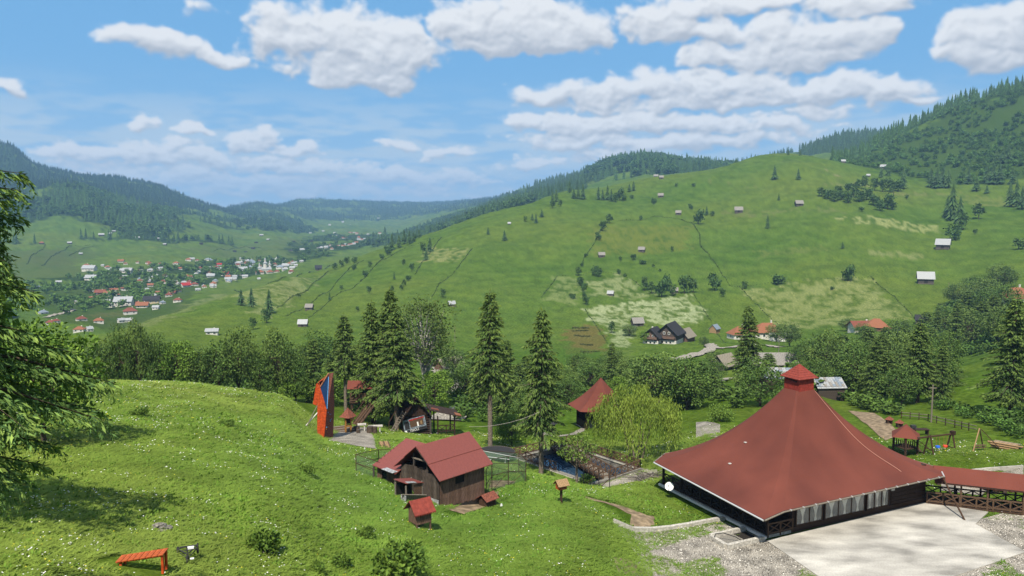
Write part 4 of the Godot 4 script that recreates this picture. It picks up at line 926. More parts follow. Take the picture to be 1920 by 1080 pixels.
# group, label, then species, place x, z, height, width
var TREES := [
	["lone spruces on the bare hilltop", "small dark spruce on the skyline of the bare hilltop", [
		["S", 266.0, -963.9, 6.0, 4.0], ["S", 334.9, -985.2, 5.5, 3.5], ["S", 343.4, -968.9, 8.9, 4.8]]],
	["spruces under the bare hilltop", "dark spruce standing alone in the pasture under the hilltop", [
		["S", 168.0, -696.6, 7.6, 3.8], ["S", 194.2, -612.4, 10.2, 4.3], ["S", 259.7, -802.0, 14.0, 7.3], ["S", 234.0, -709.2, 5.9, 3.0], ["S", 277.7, -785.8, 10.5, 5.5],
		["S", 218.2, -530.6, 4.6, 3.0]]],
	["round trees by the upper hay huts", "round dark tree by the upper hay huts", [
		["B", 120.9, -814.8, 4.4, 4.9], ["B", 109.2, -682.7, 4.1, 3.7], ["B", 132.0, -754.6, 7.1, 6.1], ["B", 170.6, -840.5, 3.4, 4.6], ["B", 159.6, -721.2, 5.4, 5.4],
		["B", 185.4, -827.4, 3.9, 5.1], ["B", 152.7, -659.7, 13.0, 10.8], ["B", 171.3, -691.1, 4.7, 5.7]]],
	["trees down the brush fence left of the huts", "bushy tree on the brush fence left of two hay huts", [
		["B", 40.6, -468.8, 3.7, 3.1], ["B", 46.0, -527.9, 3.2, 2.8], ["B", 51.1, -557.5, 3.0, 3.3], ["B", 65.0, -605.7, 6.9, 5.7], ["B", 71.3, -633.6, 8.5, 7.2],
		["B", 81.3, -671.2, 8.1, 7.2]]],
	["two lone trees on the left pasture", "dark tree alone in the left pasture of the big hill", [
		["S", -19.7, -662.2, 6.2, 4.0], ["S", -5.9, -631.0, 8.0, 5.0]]],
	["grove on the hill's left shoulder", "tree of the grove on the hill's left shoulder", [
		["B", 11.8, -711.8, 5.2, 4.7], ["S", 18.0, -717.2, 6.2, 3.8], ["S", 20.7, -696.4, 8.3, 4.2], ["S", 27.0, -729.8, 6.8, 4.8], ["S", 40.6, -808.6, 10.7, 5.4],
		["B", 38.3, -762.8, 7.1, 7.1], ["S", 44.6, -814.3, 12.4, 6.5], ["B", 45.8, -771.5, 7.2, 5.6], ["S", 63.1, -886.5, 13.0, 6.5], ["S", 63.5, -830.4, 10.5, 6.1],
		["S", 67.8, -828.6, 11.6, 6.6], ["S", 72.6, -827.2, 14.9, 7.2], ["S", 87.9, -822.8, 12.1, 6.0], ["S", 91.6, -817.1, 10.9, 5.5], ["S", 96.7, -818.9, 14.8, 7.1],
		["S", 98.9, -805.8, 11.9, 5.9], ["B", 101.9, -800.6, 8.6, 6.4], ["B", 107.9, -809.9, 13.6, 10.8], ["B", 111.4, -804.4, 7.5, 7.0], ["S", 124.0, -855.1, 8.0, 5.2],
		["S", 128.5, -855.4, 9.8, 5.7]]],
	["bushes round the tree-ringed hay hut", "leafy tree in the clump round the half hidden hay hut", [
		["B", 75.2, -454.9, 8.3, 5.5], ["B", 77.8, -445.5, 6.9, 6.0], ["B", 80.9, -433.1, 11.1, 8.8], ["B", 87.5, -450.8, 10.4, 4.9], ["B", 88.1, -437.3, 6.5, 5.3],
		["B", 94.8, -440.1, 10.8, 8.4], ["B", 100.2, -441.9, 7.8, 6.6]]],
	["trees along the hedge left of the white meadow", "dark tree in the hedge left of the white flower meadow", [
		["B", 31.5, -429.7, 2.6, 2.9], ["B", 32.7, -426.7, 3.1, 3.4], ["B", 41.8, -502.3, 5.7, 5.0], ["B", 40.0, -468.9, 5.3, 5.0], ["B", 40.1, -445.1, 5.6, 4.4],
		["B", 37.9, -411.4, 7.1, 4.4], ["B", 51.4, -498.1, 7.0, 5.3], ["B", 53.7, -494.6, 5.9, 5.6], ["B", 66.7, -501.0, 3.4, 3.4], ["B", 69.2, -490.1, 2.6, 3.0]]],
	["lone trees right of the white meadow", "dark rounded tree in the pasture right of the white meadow", [
		["B", 40.9, -326.8, 4.8, 3.5], ["B", 113.1, -446.5, 10.4, 8.6], ["B", 112.6, -428.2, 5.0, 4.1], ["B", 130.7, -449.8, 4.4, 5.0], ["B", 149.9, -451.9, 6.6, 8.2],
		["B", 186.8, -445.2, 9.6, 8.3]]],
	["little bushes in the hollow below the huts", "low dark bush in the hollow below the two hay huts", [
		["B", 72.4, -536.7, 4.0, 2.5], ["B", 81.5, -540.5, 4.4, 5.1], ["B", 85.1, -557.3, 1.9, 2.6], ["B", 86.0, -528.1, 3.2, 7.1], ["B", 90.6, -514.1, 2.1, 2.8],
		["B", 92.6, -502.6, 2.0, 2.4], ["B", 112.9, -567.2, 4.2, 3.1]]],
	["spruces down the right gully", "tall dark spruce in the gully on the right of the hill", [
		["S", 343.6, -637.0, 16.3, 7.7], ["S", 339.1, -621.6, 28.2, 10.3], ["S", 331.7, -597.5, 20.0, 9.1]]],
	["bushes down the right gully", "dark bush in the gully on the right of the hill", [
		["B", 170.7, -426.9, 2.4, 2.7], ["B", 298.9, -543.4, 11.5, 11.5], ["B", 319.7, -570.8, 13.0, 8.7], ["B", 318.6, -554.2, 3.8, 4.2], ["B", 355.3, -614.2, 12.2, 10.4],
		["B", 304.9, -483.7, 6.8, 9.9]]],
	["spruces below the right ridge", "dark spruce in the rows below the wooded right ridge", [
		["S", 374.0, -821.2, 10.8, 6.6], ["S", 388.9, -838.5, 13.5, 8.0], ["S", 367.6, -761.1, 17.9, 10.1], ["S", 401.8, -776.9, 18.0, 9.9], ["S", 404.1, -770.4, 19.0, 9.8],
		["S", 410.1, -771.3, 20.9, 9.9], ["S", 414.3, -768.8, 17.4, 9.3], ["S", 438.6, -778.2, 16.6, 8.9], ["S", 421.1, -734.3, 12.9, 7.9], ["S", 447.5, -763.5, 17.6, 9.4],
		["S", 421.6, -718.5, 7.7, 5.0], ["S", 447.8, -753.7, 19.8, 10.5], ["S", 495.9, -831.2, 14.1, 9.0], ["S", 451.7, -750.5, 18.6, 10.5], ["S", 500.2, -827.4, 16.7, 9.6],
		["S", 504.1, -825.0, 19.2, 9.6], ["S", 403.0, -654.2, 18.9, 9.2], ["S", 457.0, -739.7, 15.0, 8.1], ["S", 404.4, -648.1, 20.8, 9.1], ["S", 399.6, -632.9, 16.9, 7.9]]],
	["bushes of the thicket under the hilltop", "leafy bush in the thicket right under the bare hilltop", [
		["B", 267.9, -700.1, 8.0, 9.0], ["B", 270.7, -693.0, 8.4, 9.9], ["B", 273.8, -685.9, 8.8, 9.8], ["B", 288.3, -714.4, 8.2, 9.2], ["B", 281.4, -690.1, 8.9, 9.9],
		["B", 282.8, -680.2, 9.8, 9.8], ["B", 303.1, -729.9, 9.4, 8.4], ["B", 295.1, -699.0, 10.1, 11.1], ["B", 315.1, -740.2, 11.7, 9.6], ["B", 294.2, -683.8, 9.9, 10.9],
		["B", 279.6, -646.2, 3.7, 5.6], ["B", 327.7, -751.5, 13.1, 8.7], ["B", 301.9, -688.2, 10.0, 11.0], ["B", 299.6, -669.5, 9.7, 9.7], ["B", 334.7, -747.0, 11.9, 9.8],
		["B", 296.3, -650.2, 11.4, 10.4], ["B", 340.4, -743.2, 13.0, 9.8], ["B", 306.0, -658.3, 13.5, 11.6], ["B", 348.4, -744.6, 13.1, 10.9], ["B", 310.5, -658.4, 6.8, 6.8],
		["B", 356.7, -747.5, 11.0, 9.9], ["B", 346.4, -709.6, 4.2, 4.7]]],
	["hedge trees on the left spur", "dark tree along the fence lines of the left spur", [
		["S", -140.6, -414.6, 8.1, 4.9], ["S", -134.0, -411.0, 9.5, 5.2], ["B", -104.6, -322.0, 4.9, 4.0], ["B", -107.2, -348.4, 6.3, 5.8], ["S", -117.4, -386.1, 11.2, 5.4],
		["B", -125.6, -470.6, 2.6, 3.6], ["S", -103.5, -453.6, 4.9, 2.5], ["B", -147.8, -669.4, 5.5, 5.5], ["B", -111.5, -523.0, 2.8, 3.5], ["B", -144.3, -678.2, 6.0, 6.0],
		["B", -142.5, -691.4, 6.6, 6.6], ["B", -120.0, -609.6, 5.8, 4.5], ["B", -133.9, -683.0, 5.5, 5.5], ["B", -76.9, -396.8, 2.7, 2.7], ["B", -103.3, -562.4, 4.9, 4.6],
		["B", -264.8, -1478.8, 17.9, 14.0], ["B", -82.6, -462.2, 4.1, 4.4], ["B", -107.0, -605.2, 4.9, 4.1], ["S", -281.4, -1632.3, 22.0, 15.4], ["S", -250.6, -1512.0, 22.4, 12.2],
		["B", -107.3, -662.1, 4.9, 4.9], ["S", -264.4, -1676.2, 27.0, 14.6], ["B", -106.8, -690.5, 9.3, 7.4], ["S", -108.0, -723.7, 14.6, 6.8], ["B", -68.4, -455.8, 3.7, 2.8],
		["S", -76.6, -520.9, 4.9, 2.1], ["S", -102.3, -727.6, 11.7, 6.8], ["B", -63.3, -456.7, 3.7, 3.1], ["B", -78.5, -581.7, 4.7, 3.5], ["B", -64.2, -474.8, 4.5, 3.5],
		["S", -99.7, -744.0, 13.0, 7.0], ["B", -65.7, -506.4, 4.1, 4.1], ["S", -93.6, -735.2, 11.8, 5.9], ["B", -68.3, -545.8, 5.8, 4.4], ["S", -91.4, -744.9, 9.0, 5.0],
		["B", -91.2, -755.9, 6.1, 4.5], ["S", -88.3, -765.4, 8.2, 4.6], ["B", -71.4, -644.1, 9.5, 6.9], ["S", -63.9, -597.1, 8.8, 5.6], ["S", -66.5, -650.9, 11.3, 6.9],
		["B", -36.9, -428.7, 4.9, 4.3]]],
	["trees of the right grove", "tree in the thick of the right grove", [
		["BT2", 49.7, -129.2, 5.5, 5.5], ["MS", 71.2, -176.2, 7.6, 7.6], ["MS", 78.7, -188.6, 8.1, 7.5], ["BT2", 72.0, -165.7, 8.4, 7.2], ["BT2", 61.7, -139.6, 8.1, 6.7],
		["MS", 84.9, -189.1, 8.3, 8.3], ["HS3", 69.1, -148.6, 9.2, 7.2], ["MS", 59.1, -125.1, 7.3, 6.1], ["HS3", 103.6, -220.5, 7.1, 8.1], ["BT1", 72.8, -149.1, 8.8, 6.6],
		["MS", 91.2, -184.5, 9.6, 8.2], ["BT1", 65.8, -130.9, 8.3, 6.4], ["HS3", 91.9, -180.9, 9.4, 7.5], ["BT2", 72.8, -139.4, 8.4, 6.3], ["MS", 138.4, -266.2, 10.8, 10.0],
		["MS", 101.7, -192.6, 10.1, 8.1], ["BT2", 66.9, -125.6, 6.6, 5.7], ["BT2", 156.2, -287.7, 10.9, 10.9], ["BT2", 80.8, -147.3, 7.8, 6.2], ["HS3", 70.1, -126.8, 4.8, 4.8],
		["MS", 148.3, -263.3, 12.0, 11.2], ["MS", 172.5, -301.4, 12.9, 12.9], ["HS3", 147.5, -250.0, 11.6, 11.6], ["BT1", 204.9, -344.7, 10.6, 13.3], ["HS3", 156.4, -259.5, 12.1, 11.3],
		["BT2", 169.6, -274.1, 12.0, 12.0], ["BT2", 131.2, -208.2, 9.8, 9.8], ["BT1", 85.8, -135.1, 8.5, 6.4]]],
	["trees along the stream", "tree along the stream behind the willow", [
		["BT2", 8.8, -124.4, 5.0, 5.0], ["BT2", 15.4, -182.5, 4.9, 6.1], ["BT1", 15.3, -157.0, 5.2, 5.9], ["BT2", 18.4, -160.8, 5.4, 5.4], ["BT1", 22.6, -177.1, 5.9, 4.7],
		["BT2", 23.1, -142.5, 5.7, 6.3], ["MS", 27.0, -135.7, 6.1, 6.4], ["MS", 31.8, -133.0, 5.4, 6.4], ["MS", 31.2, -123.3, 4.7, 5.1], ["MS", 48.0, -148.5, 5.2, 6.2],
		["MS", 41.3, -115.4, 4.1, 4.9]]],
	["trees behind the barn and log hut", "tree between the pond spruces and the belt", [
		["MS", -24.7, -109.2, 6.2, 4.9], ["BT3", -22.8, -110.7, 6.0, 4.5], ["MS", -19.5, -107.2, 5.1, 4.0], ["MS", -17.1, -107.6, 5.8, 4.8], ["BT3", -10.9, -110.7, 5.9, 5.2],
		["BT3", -11.5, -130.6, 5.2, 4.3], ["BT1", -8.3, -153.4, 5.1, 5.7], ["BT1", -4.4, -144.6, 5.8, 5.8], ["BT2", -1.4, -133.5, 5.3, 5.3], ["MS", 1.5, -147.6, 5.5, 5.5],
		["MS", 2.8, -167.4, 5.1, 5.6], ["BT2", 4.1, -134.3, 5.0, 5.0], ["BT3", 7.3, -155.4, 5.2, 5.8]]],
	["front belt of trees behind the meadow", "leafy tree in the belt behind the near meadow", [
		["BT1", -48.0, -92.3, 5.9, 4.3], ["BT2", -46.2, -93.2, 7.9, 3.4], ["BT1", -44.3, -94.1, 8.7, 3.6], ["BT2", -42.3, -95.0, 7.2, 3.3], ["BT3", -40.4, -95.8, 7.0, 4.6],
		["BT1", -38.4, -96.7, 5.8, 4.1], ["BT2", -36.2, -97.5, 6.8, 5.9], ["BT1", -34.0, -98.3, 8.5, 4.8], ["BT2", -31.6, -99.1, 5.9, 4.1], ["BT1", -29.5, -99.7, 8.9, 4.5],
		["BT3", -28.4, -100.1, 3.0, 3.8], ["BT2", -27.4, -100.3, 6.3, 4.1], ["BT3", -26.2, -100.6, 4.1, 2.9], ["MS", -25.2, -100.9, 8.5, 3.7], ["BT3", -23.4, -101.3, 4.6, 4.3]]],
	["back belt of trees behind the meadow", "treetop in the back row behind the meadow", [
		["BT2", -68.0, -133.7, 4.7, 7.0], ["BT2", -65.4, -135.0, 5.9, 3.6], ["BT1", -62.4, -136.4, 7.4, 4.6], ["BT1", -59.3, -137.8, 6.3, 5.1], ["MS", -56.2, -139.1, 4.8, 6.2],
		["BT1", -52.8, -140.4, 4.1, 4.5], ["BT1", -50.4, -141.3, 5.0, 4.5], ["BT1", -47.0, -142.5, 6.4, 3.4], ["MS", -45.2, -143.0, 5.3, 3.3], ["BT2", -43.0, -143.7, 7.4, 4.1],
		["BT1", -39.4, -144.7, 6.6, 4.7], ["BT1", -37.1, -145.3, 6.4, 5.6], ["BT2", -35.3, -145.8, 8.5, 7.5], ["MS", -32.5, -146.4, 6.0, 3.5], ["BT1", -29.7, -147.0, 6.8, 7.3]]],
]
var NEAR := [
	["HS1", -2.2, -79.7, 16.7, 5.1, "tall spruce with a bare pale trunk right behind the barn"],
	["HS4", 2.7, -72.7, 15.5, 5.4, "tall spruce with drooping boughs beside the pond"],
	["HS3", -14.0, -91.7, 16.1, 6.8, "tallest dark spruce of the clump over the tree house"],
	["HS2", -16.1, -91.3, 14.3, 5.7, "dark spruce at the left of the clump over the tree house"],
	["HS4", -12.8, -87.5, 13.4, 6.1, "spruce leaning over the dark log hut"],
	["HS1", -20.5, -97.3, 12.2, 4.4, "slim spruce standing left of the tree house"],
	["BIRCH", -12.6, -112.9, 16.2, 9.0, "tall airy birch with white trunk behind the spruce clump"],
	["HS3", -0.7, -101.6, 11.5, 5.1, "spruce behind the two tall ones by the pond"],
	["MS", 11.5, -148.4, 6.3, 3.0, "small spruce behind the pond's tall spruce"],
	["MS", 17.7, -141.1, 9.2, 3.8, "spruce standing left of the valley track"],
	["HS2", 36.9, -124.3, 14.2, 6.4, "tall spruce standing behind the hall's roof"],
	["BT2", 33.4, -106.4, 6.2, 6.7, "dark leafy tree under the tall spruce behind the hall"],
	["BT1", 20.8, -116.1, 8.2, 9.4, "big grey green tree behind the pavilion"],
	["BT2", 25.0, -112.2, 7.5, 8.4, "dark leafy tree between the willow and the valley track"],
	["BT1", 21.9, -147.9, 5.5, 6.0, "leafy tree left of the big grey green one"],
	["BT3", 17.1, -126.8, 4.4, 3.4, "bright young tree at the pavilion's right side"],
	["BT2", 14.4, -142.7, 5.7, 6.7, "leafy tree behind the pavilion's roof"],
	["BT1", 8.3, -136.3, 5.4, 7.2, "low leafy tree between the pond spruce and the pavilion"],
	["HS3", 61.3, -97.0, 14.5, 7.3, "big dark spruce at the right edge by the grassy mound"],
	["HS2", 59.7, -116.3, 12.1, 6.6, "dense dark spruce in the grove right of the red cupola"],
	["HS3", 57.7, -125.8, 9.6, 5.5, "dark spruce nearest the grey boarded shed"],
	["BT1", 58.4, -148.2, 10.0, 8.5, "tall thin crowned tree right behind the red cupola"],
	["BT2", 57.5, -133.1, 8.7, 7.7, "leafy tree in front of the grove right of the cupola"],
	["BT1", 78.4, -164.0, 8.7, 9.6, "leafy tree in the middle of the right grove"],
	["BT2", 65.7, -121.7, 7.3, 5.5, "leafy tree at the right end of the grove"],
	["MS", 62.6, -115.2, 9.1, 3.3, "narrow young spruce at the grove's right end"],
	["BT2", 56.3, -114.2, 5.9, 5.9, "broad low tree in front of the right grove"],
	["MS", 130.1, -233.4, 15.1, 7.1, "spruce left of the grassy mound"],
	["MS", 138.1, -258.9, 11.7, 6.2, "small spruce above the right grove"],
	["BT1", 137.9, -239.1, 11.4, 12.1, "big leafy tree behind the grassy mound"],
	["BT2", 176.9, -297.1, 11.5, 12.8, "leafy tree below the orange roofed farmhouse"],
	["BT1", 201.2, -363.1, 9.9, 12.1, "leafy tree left of the orange roofed farmhouse"],
	["BT2", 215.2, -370.7, 10.2, 12.5, "dark tree in the belt by the right farmhouse"],
	["BT1", 225.3, -367.4, 11.4, 14.3, "leafy tree above the right farmhouse"],
	["BT1", 128.8, -210.9, 10.8, 8.2, "dark tree at the right edge behind the mound"],
	["BT1", 93.7, -268.5, 7.9, 9.4, "leafy tree right of the white house"],
	["BT2", 63.4, -171.4, 6.1, 7.3, "tree behind the cupola's left side"],
	["BT1", 101.0, -304.1, 6.4, 8.5, "garden tree in front of the white house"],
	["BT1", 135.0, -320.1, 5.1, 7.8, "orchard tree left of the red roofed farmhouse"],
	["BT2", 124.1, -280.5, 4.9, 8.1, "orchard tree below the red roofed farmhouse"],
	["BT1", 131.4, -268.4, 7.9, 9.9, "leafy tree right of the red roofed farmhouse"],
	["BT2", 116.7, -225.5, 10.1, 10.1, "leafy tree below the dark hut in the grove"],
	["MS", 170.0, -317.4, 9.6, 6.2, "spruce right of the dark hut"],
	["BT1", 85.6, -187.3, 5.5, 6.8, "tree in the meadow above the grove"],
	["BT2", 92.1, -221.2, 4.8, 6.4, "small tree in the meadow behind the cupola"],
	["BT1", 48.7, -188.1, 3.9, 5.9, "leafy tree below the lane's bend"],
	["BT2", 39.1, -154.8, 4.7, 5.3, "leafy tree left of the tall spruce behind the hall"],
	["BT3", 48.3, -288.1, 5.0, 4.7, "bright leafy tree beside the dark roofed chalet"],
	["BT1", 46.9, -318.0, 4.7, 7.3, "low tree left of the chalet"],
	["BT1", 64.2, -265.9, 3.6, 4.0, "small tree by the lane's bend"],
	["BT3", -25.8, -43.5, 7.2, 5.7, "bright leafy tree behind the near spruce's branches"],
	["BT2", -7.6, -124.3, 6.2, 6.6, "leafy tree left of the pale spruce trunk"],
	["BT1", -4.3, -114.7, 4.6, 4.6, "leafy bush tree behind the pale spruce trunk"],
	["BT3", 0.0, -86.1, 4.0, 4.0, "yellow green leafy tree under the pond spruces"],
	["BT2", 1.6, -96.8, 4.8, 4.5, "dark leafy tree behind the pond spruces"],
	["BT1", -13.8, -186.4, 6.0, 7.4, "leafy tree by the thatched hut"],
	["BT1", 47.4, -130.2, 4.1, 3.7, "low tree between the cupola and the blue roof"],
]
# brush fences and hedges across the slopes
var HEDGES := [
	[[Vector2(-122.2, -414.8), Vector2(-131.4, -492.5), Vector2(-154.7, -676.0)], "bushy brush fence from the spur's trees up towards the dark barn"],
	[[Vector2(-106.0, -374.0), Vector2(-130.0, -643.2), Vector2(-126.1, -683.1)], "thin brush fence just right of the pale spur meadow"],
	[[Vector2(-91.6, -342.1), Vector2(-104.2, -461.8), Vector2(-103.0, -508.5), Vector2(-102.3, -558.8), Vector2(-105.9, -653.6), Vector2(-100.1, -701.7), Vector2(-89.9, -717.5), Vector2(-70.8, -722.3)], "long brush fence rising past the small hay hut"],
	[[Vector2(-64.3, -530.5), Vector2(-66.4, -602.6), Vector2(-65.4, -644.0), Vector2(-62.5, -714.6)], "brush fence left of the pale square meadow"],
	[[Vector2(-42.8, -427.9), Vector2(-43.7, -479.2), Vector2(-39.2, -516.6), Vector2(-35.4, -554.7), Vector2(-30.2, -606.1)], "curved brush fence right of the pale square meadow"],
	[[Vector2(15.9, -432.9), Vector2(28.5, -503.2), Vector2(40.3, -504.2), Vector2(53.4, -508.2), Vector2(66.7, -501.0), Vector2(73.3, -478.4), Vector2(75.3, -459.3)], "brush fence round the top of the white flower meadow"],
	[[Vector2(46.0, -527.9), Vector2(49.2, -552.8), Vector2(62.5, -604.2), Vector2(78.9, -673.9), Vector2(82.7, -687.1)], "brush fence climbing left of the two hay huts"],
	[[Vector2(88.9, -685.8), Vector2(108.4, -682.8), Vector2(123.8, -696.4), Vector2(140.7, -686.8), Vector2(148.5, -666.3)], "brush fence running below the upper hay huts"],
	[[Vector2(148.5, -666.3), Vector2(145.1, -622.2), Vector2(138.3, -591.0), Vector2(130.6, -508.8), Vector2(125.0, -459.7), Vector2(129.4, -454.9), Vector2(122.3, -381.3), Vector2(119.0, -351.9)], "long straight brush fence down the middle of the slope"],
	[[Vector2(129.4, -454.9), Vector2(146.0, -456.8), Vector2(163.0, -453.1), Vector2(185.1, -451.4), Vector2(202.3, -451.6), Vector2(189.4, -394.3), Vector2(168.9, -331.3)], "brush fence round the pale meadow's top and right side"],
	[[Vector2(37.1, -405.5), Vector2(37.1, -370.0), Vector2(35.3, -292.8)], "brush fence at the right of the ploughed tan field"],
	[[Vector2(100.3, -446.3), Vector2(95.7, -400.1), Vector2(89.7, -357.5), Vector2(77.1, -287.3)], "brush fence right of the white meadow down to the lane"],
	[[Vector2(-252.7, -728.9), Vector2(-162.0, -552.8), Vector2(-211.7, -860.2), Vector2(-219.8, -1033.5)], "leafy hedge along the spur's top edge"],
	[[Vector2(-612.9, -1013.2), Vector2(-661.1, -1108.8), Vector2(-721.2, -1242.8)], "dark hedge on the far left hay slope"],
	[[Vector2(-587.2, -1001.4), Vector2(-647.2, -1133.4), Vector2(-705.5, -1289.6), Vector2(-687.2, -1311.8)], "second dark hedge on the far left hay slope"],
	[[Vector2(-638.9, -1159.4), Vector2(-671.9, -1250.2), Vector2(-671.7, -1290.1)], "short dark hedge above the village's left end"],
	[[Vector2(-498.9, -1342.7), Vector2(-512.9, -1546.5), Vector2(-442.2, -1449.0)], "low hedge on the plain beyond the church"],
]

func make_trees() -> void:
	for g in TREES:
		for k in g[2].size():
			var q: Array = g[2][k]
			plant(q[0] + str(rng.randi_range(0, 2)) if q[0] in ["S", "B"] else q[0], q[1], q[2], q[3], q[4], "%s, %s from left" % [g[1], ORDINAL[k]], g[0])
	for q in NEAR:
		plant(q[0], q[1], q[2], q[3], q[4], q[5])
	PROTO["WILLOW"] = []
	keep("willow_tree", "WILLOW", willow(7.5, 4.6), 7.5, 5.2, "pale_bark", "leaf")
	plant("WILLOW", 12.6, -79.5, 7.4, 10.0, "wide yellow green weeping willow between the pond and the hall", "")
	for q in HEDGES:
		var pts := fine_line(q[0], 1.6)
		var b := MB.new()
		for p in pts:
			var r: float = p.length()
			var lumps := 3
			var s := clampf(r * 0.0009, 0.3, 0.75)
			var thick := rng.randf() < 0.12
			for k in lumps * (3 if thick else 1):
				for i in 5:
					b.col = shade(Color(0.045, 0.075, 0.024), Color(0.07, 0.105, 0.03), rng.randf(), 0.2)
					var d := (rv() + Vector3.UP * 0.5).normalized()
					b.leaf(on(p.x + rd(-0.7, 0.7) * s, p.y + rd(-0.7, 0.7) * s, -0.1 + rd(0, 0.6) * s * (2.2 if thick else 1.0)), d * s * rd(0.5, 1.1), d.cross(rv()).normalized() * s * 0.35)
		tag(part("hedge", b, M.leaf), q[1], "hedge", "brush fences and hedges on the slopes")

func make_woods() -> void:
	var ms := [PROTO["S0"][2], PROTO["S1"][2]]
	var mb := [far_bush(Color(0.068, 0.122, 0.03), 220, 0.145, 0.05).mesh(), far_bush(Color(0.058, 0.108, 0.03), 220, 0.145, 0.05).mesh()]
	var n := 0
	for w in WOODS:
		var lo: Vector2 = w[5].position
		var hi: Vector2 = w[5].end
		var xs := [[], []]
		var cs := [[], []]
		var x := lo.x
		var sp: float = w[2]
		while x < hi.x:
			var z := lo.y
			while z < hi.y:
				var p := Vector2(x + rd(-0.5, 0.5) * sp, z + rd(-0.5, 0.5) * sp)
				z += sp
				if not Geometry2D.is_point_in_polygon(p, w[0]): continue
				var open := clearing(p.x, p.y, p.length())
				if w[1] == "V" and open < -0.12: continue
				if (w[1] == "M" or w[1] == "S") and open < -0.25: continue
				if w[1] == "B" and (open < -0.12 or rng.randf() < 0.2): continue
				var conifer: bool = w[1] == "S"
				if w[1] == "M": conifer = g2.get_noise_2d(p.x * 0.12, p.y * 0.12) + rd(-0.25, 0.25) > -0.02
				if w[1] == "V" or w[1] == "B": conifer = rng.randf() < 0.05
				var h: float = w[3] * rd(0.65, 1.25) * (1.0 if conifer or w[1] != "M" else 0.75)
				var wd := h * (rd(0.85, 1.15) if conifer else rd(0.9, 1.6))
				var k := 0 if conifer else 1
				xs[k].append(Transform3D(Basis(Vector3.UP, rd(0, TAU)).scaled(Vector3(wd, h, wd)), on(p.x, p.y, -0.02 * h)))
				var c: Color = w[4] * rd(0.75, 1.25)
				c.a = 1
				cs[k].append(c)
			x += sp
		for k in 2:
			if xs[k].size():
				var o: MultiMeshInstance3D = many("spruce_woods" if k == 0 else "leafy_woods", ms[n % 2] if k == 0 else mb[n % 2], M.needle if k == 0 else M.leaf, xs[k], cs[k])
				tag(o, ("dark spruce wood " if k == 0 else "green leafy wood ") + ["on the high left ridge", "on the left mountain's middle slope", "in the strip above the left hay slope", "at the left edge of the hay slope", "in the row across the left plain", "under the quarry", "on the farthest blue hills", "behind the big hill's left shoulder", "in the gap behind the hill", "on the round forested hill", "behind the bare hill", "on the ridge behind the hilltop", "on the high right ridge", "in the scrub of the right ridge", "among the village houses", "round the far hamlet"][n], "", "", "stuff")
		n += 1

func near_bushes() -> void:
	# shrubs in the near meadow
	var list := [[Vector2(-9.36, -29.40), 1.15, 1.35, "round green bush alone on the meadow above the bench's right"], [Vector2(-4.80, -33.47), 1.7, 2.6, "large green bush at the bottom edge below the red roofed hutch"],
		[Vector2(-7.26, -32.96), 0.7, 0.95, "small bush left of the large bottom bush"], [Vector2(-12.93, -48.95), 0.7, 1.7, "low sprawling bush left of the barn"], [Vector2(-7.31, -38.75), 0.7, 1.1, "low bush left of the red roofed hutch"],
		[Vector2(-25.46, -53.92), 0.8, 1.4, "small leafy bush high on the left meadow"], [Vector2(-20.34, -56.14), 0.5, 1.4, "low weedy bush near the meadow's crest"], [Vector2(-7.84, -30.74), 0.5, 0.8, "tuft of weeds at the bottom edge"],
		[Vector2(24.02, -90.98), 2.2, 3.6, "rounded shrub by the gravel behind the hall"], [Vector2(6.77, -70.91), 0.9, 1.5, "weedy shrub on the pond's near bank"],
		[Vector2(-32.62, -117.35), 2.2, 4.2, "bright green shrub at the meadow's far edge"], [Vector2(-39.85, -127.89), 2.0, 4.0, "green shrub in front of the tree belt"]]
	for q in list:
		var c := MB.new()
		var h: float = q[1]
		var r: float = q[2] * 0.5
		for i in 12:
			var a := i * 2.399
			var k := sqrt((i + 0.5) / 12.0) * 0.75
			var p := Vector3(cos(a) * r * k, h * rd(0.3, 0.72) * (1.1 - 0.4 * k), sin(a) * r * k)
			var tone := rd(0, 1)
			for j in 90:
				var d := rv()
				c.col = shade(Color(0.055, 0.11, 0.018), Color(0.14, 0.215, 0.035), tone * 0.5 + rd(0, 0.5), 0.2)
				var dir := (d * 0.6 + rv() + Vector3.UP * 0.3).normalized()
				c.leaf(p + d * 0.34 * minf(r, h) * pow(rng.randf(), 0.4), dir * 0.16 * rd(0.7, 1.3) * clampf(h, 0.7, 1.5), dir.cross(rv()).normalized() * 0.05 * clampf(h, 0.7, 1.5))
		var st := MB.new()
		for i in 6:
			var a := i * 1.05
			st.tube([Vector3(0, -0.1, 0), Vector3(cos(a) * r * 0.6, h * 0.6, sin(a) * r * 0.6)], [0.025, 0.008], 4, false)
		var t := thing("bush", q[3], "bush", on(q[0].x, q[0].y), 0, "bushes about the meadow")
		part("stem", st, M.bark, t)
		part("foliage", c, M.leaf, t)

func left_spruce() -> void:
	# the near spruce whose boughs reach into the picture from the left
	var tc := spruce(13.4, 4.3, 3.15, 0.25, 26, 0.2, 0.022, 1.1, 34.0, 1.75)  # needle colours brightened so that the tree looks sunlit
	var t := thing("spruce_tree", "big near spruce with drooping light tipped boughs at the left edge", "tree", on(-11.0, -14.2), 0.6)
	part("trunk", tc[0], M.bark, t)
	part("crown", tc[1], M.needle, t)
	plant("BT3", -20.0, -23.2, 12.0, 8.6, "leafy tree out of frame whose shade lies on the meadow's left corner")

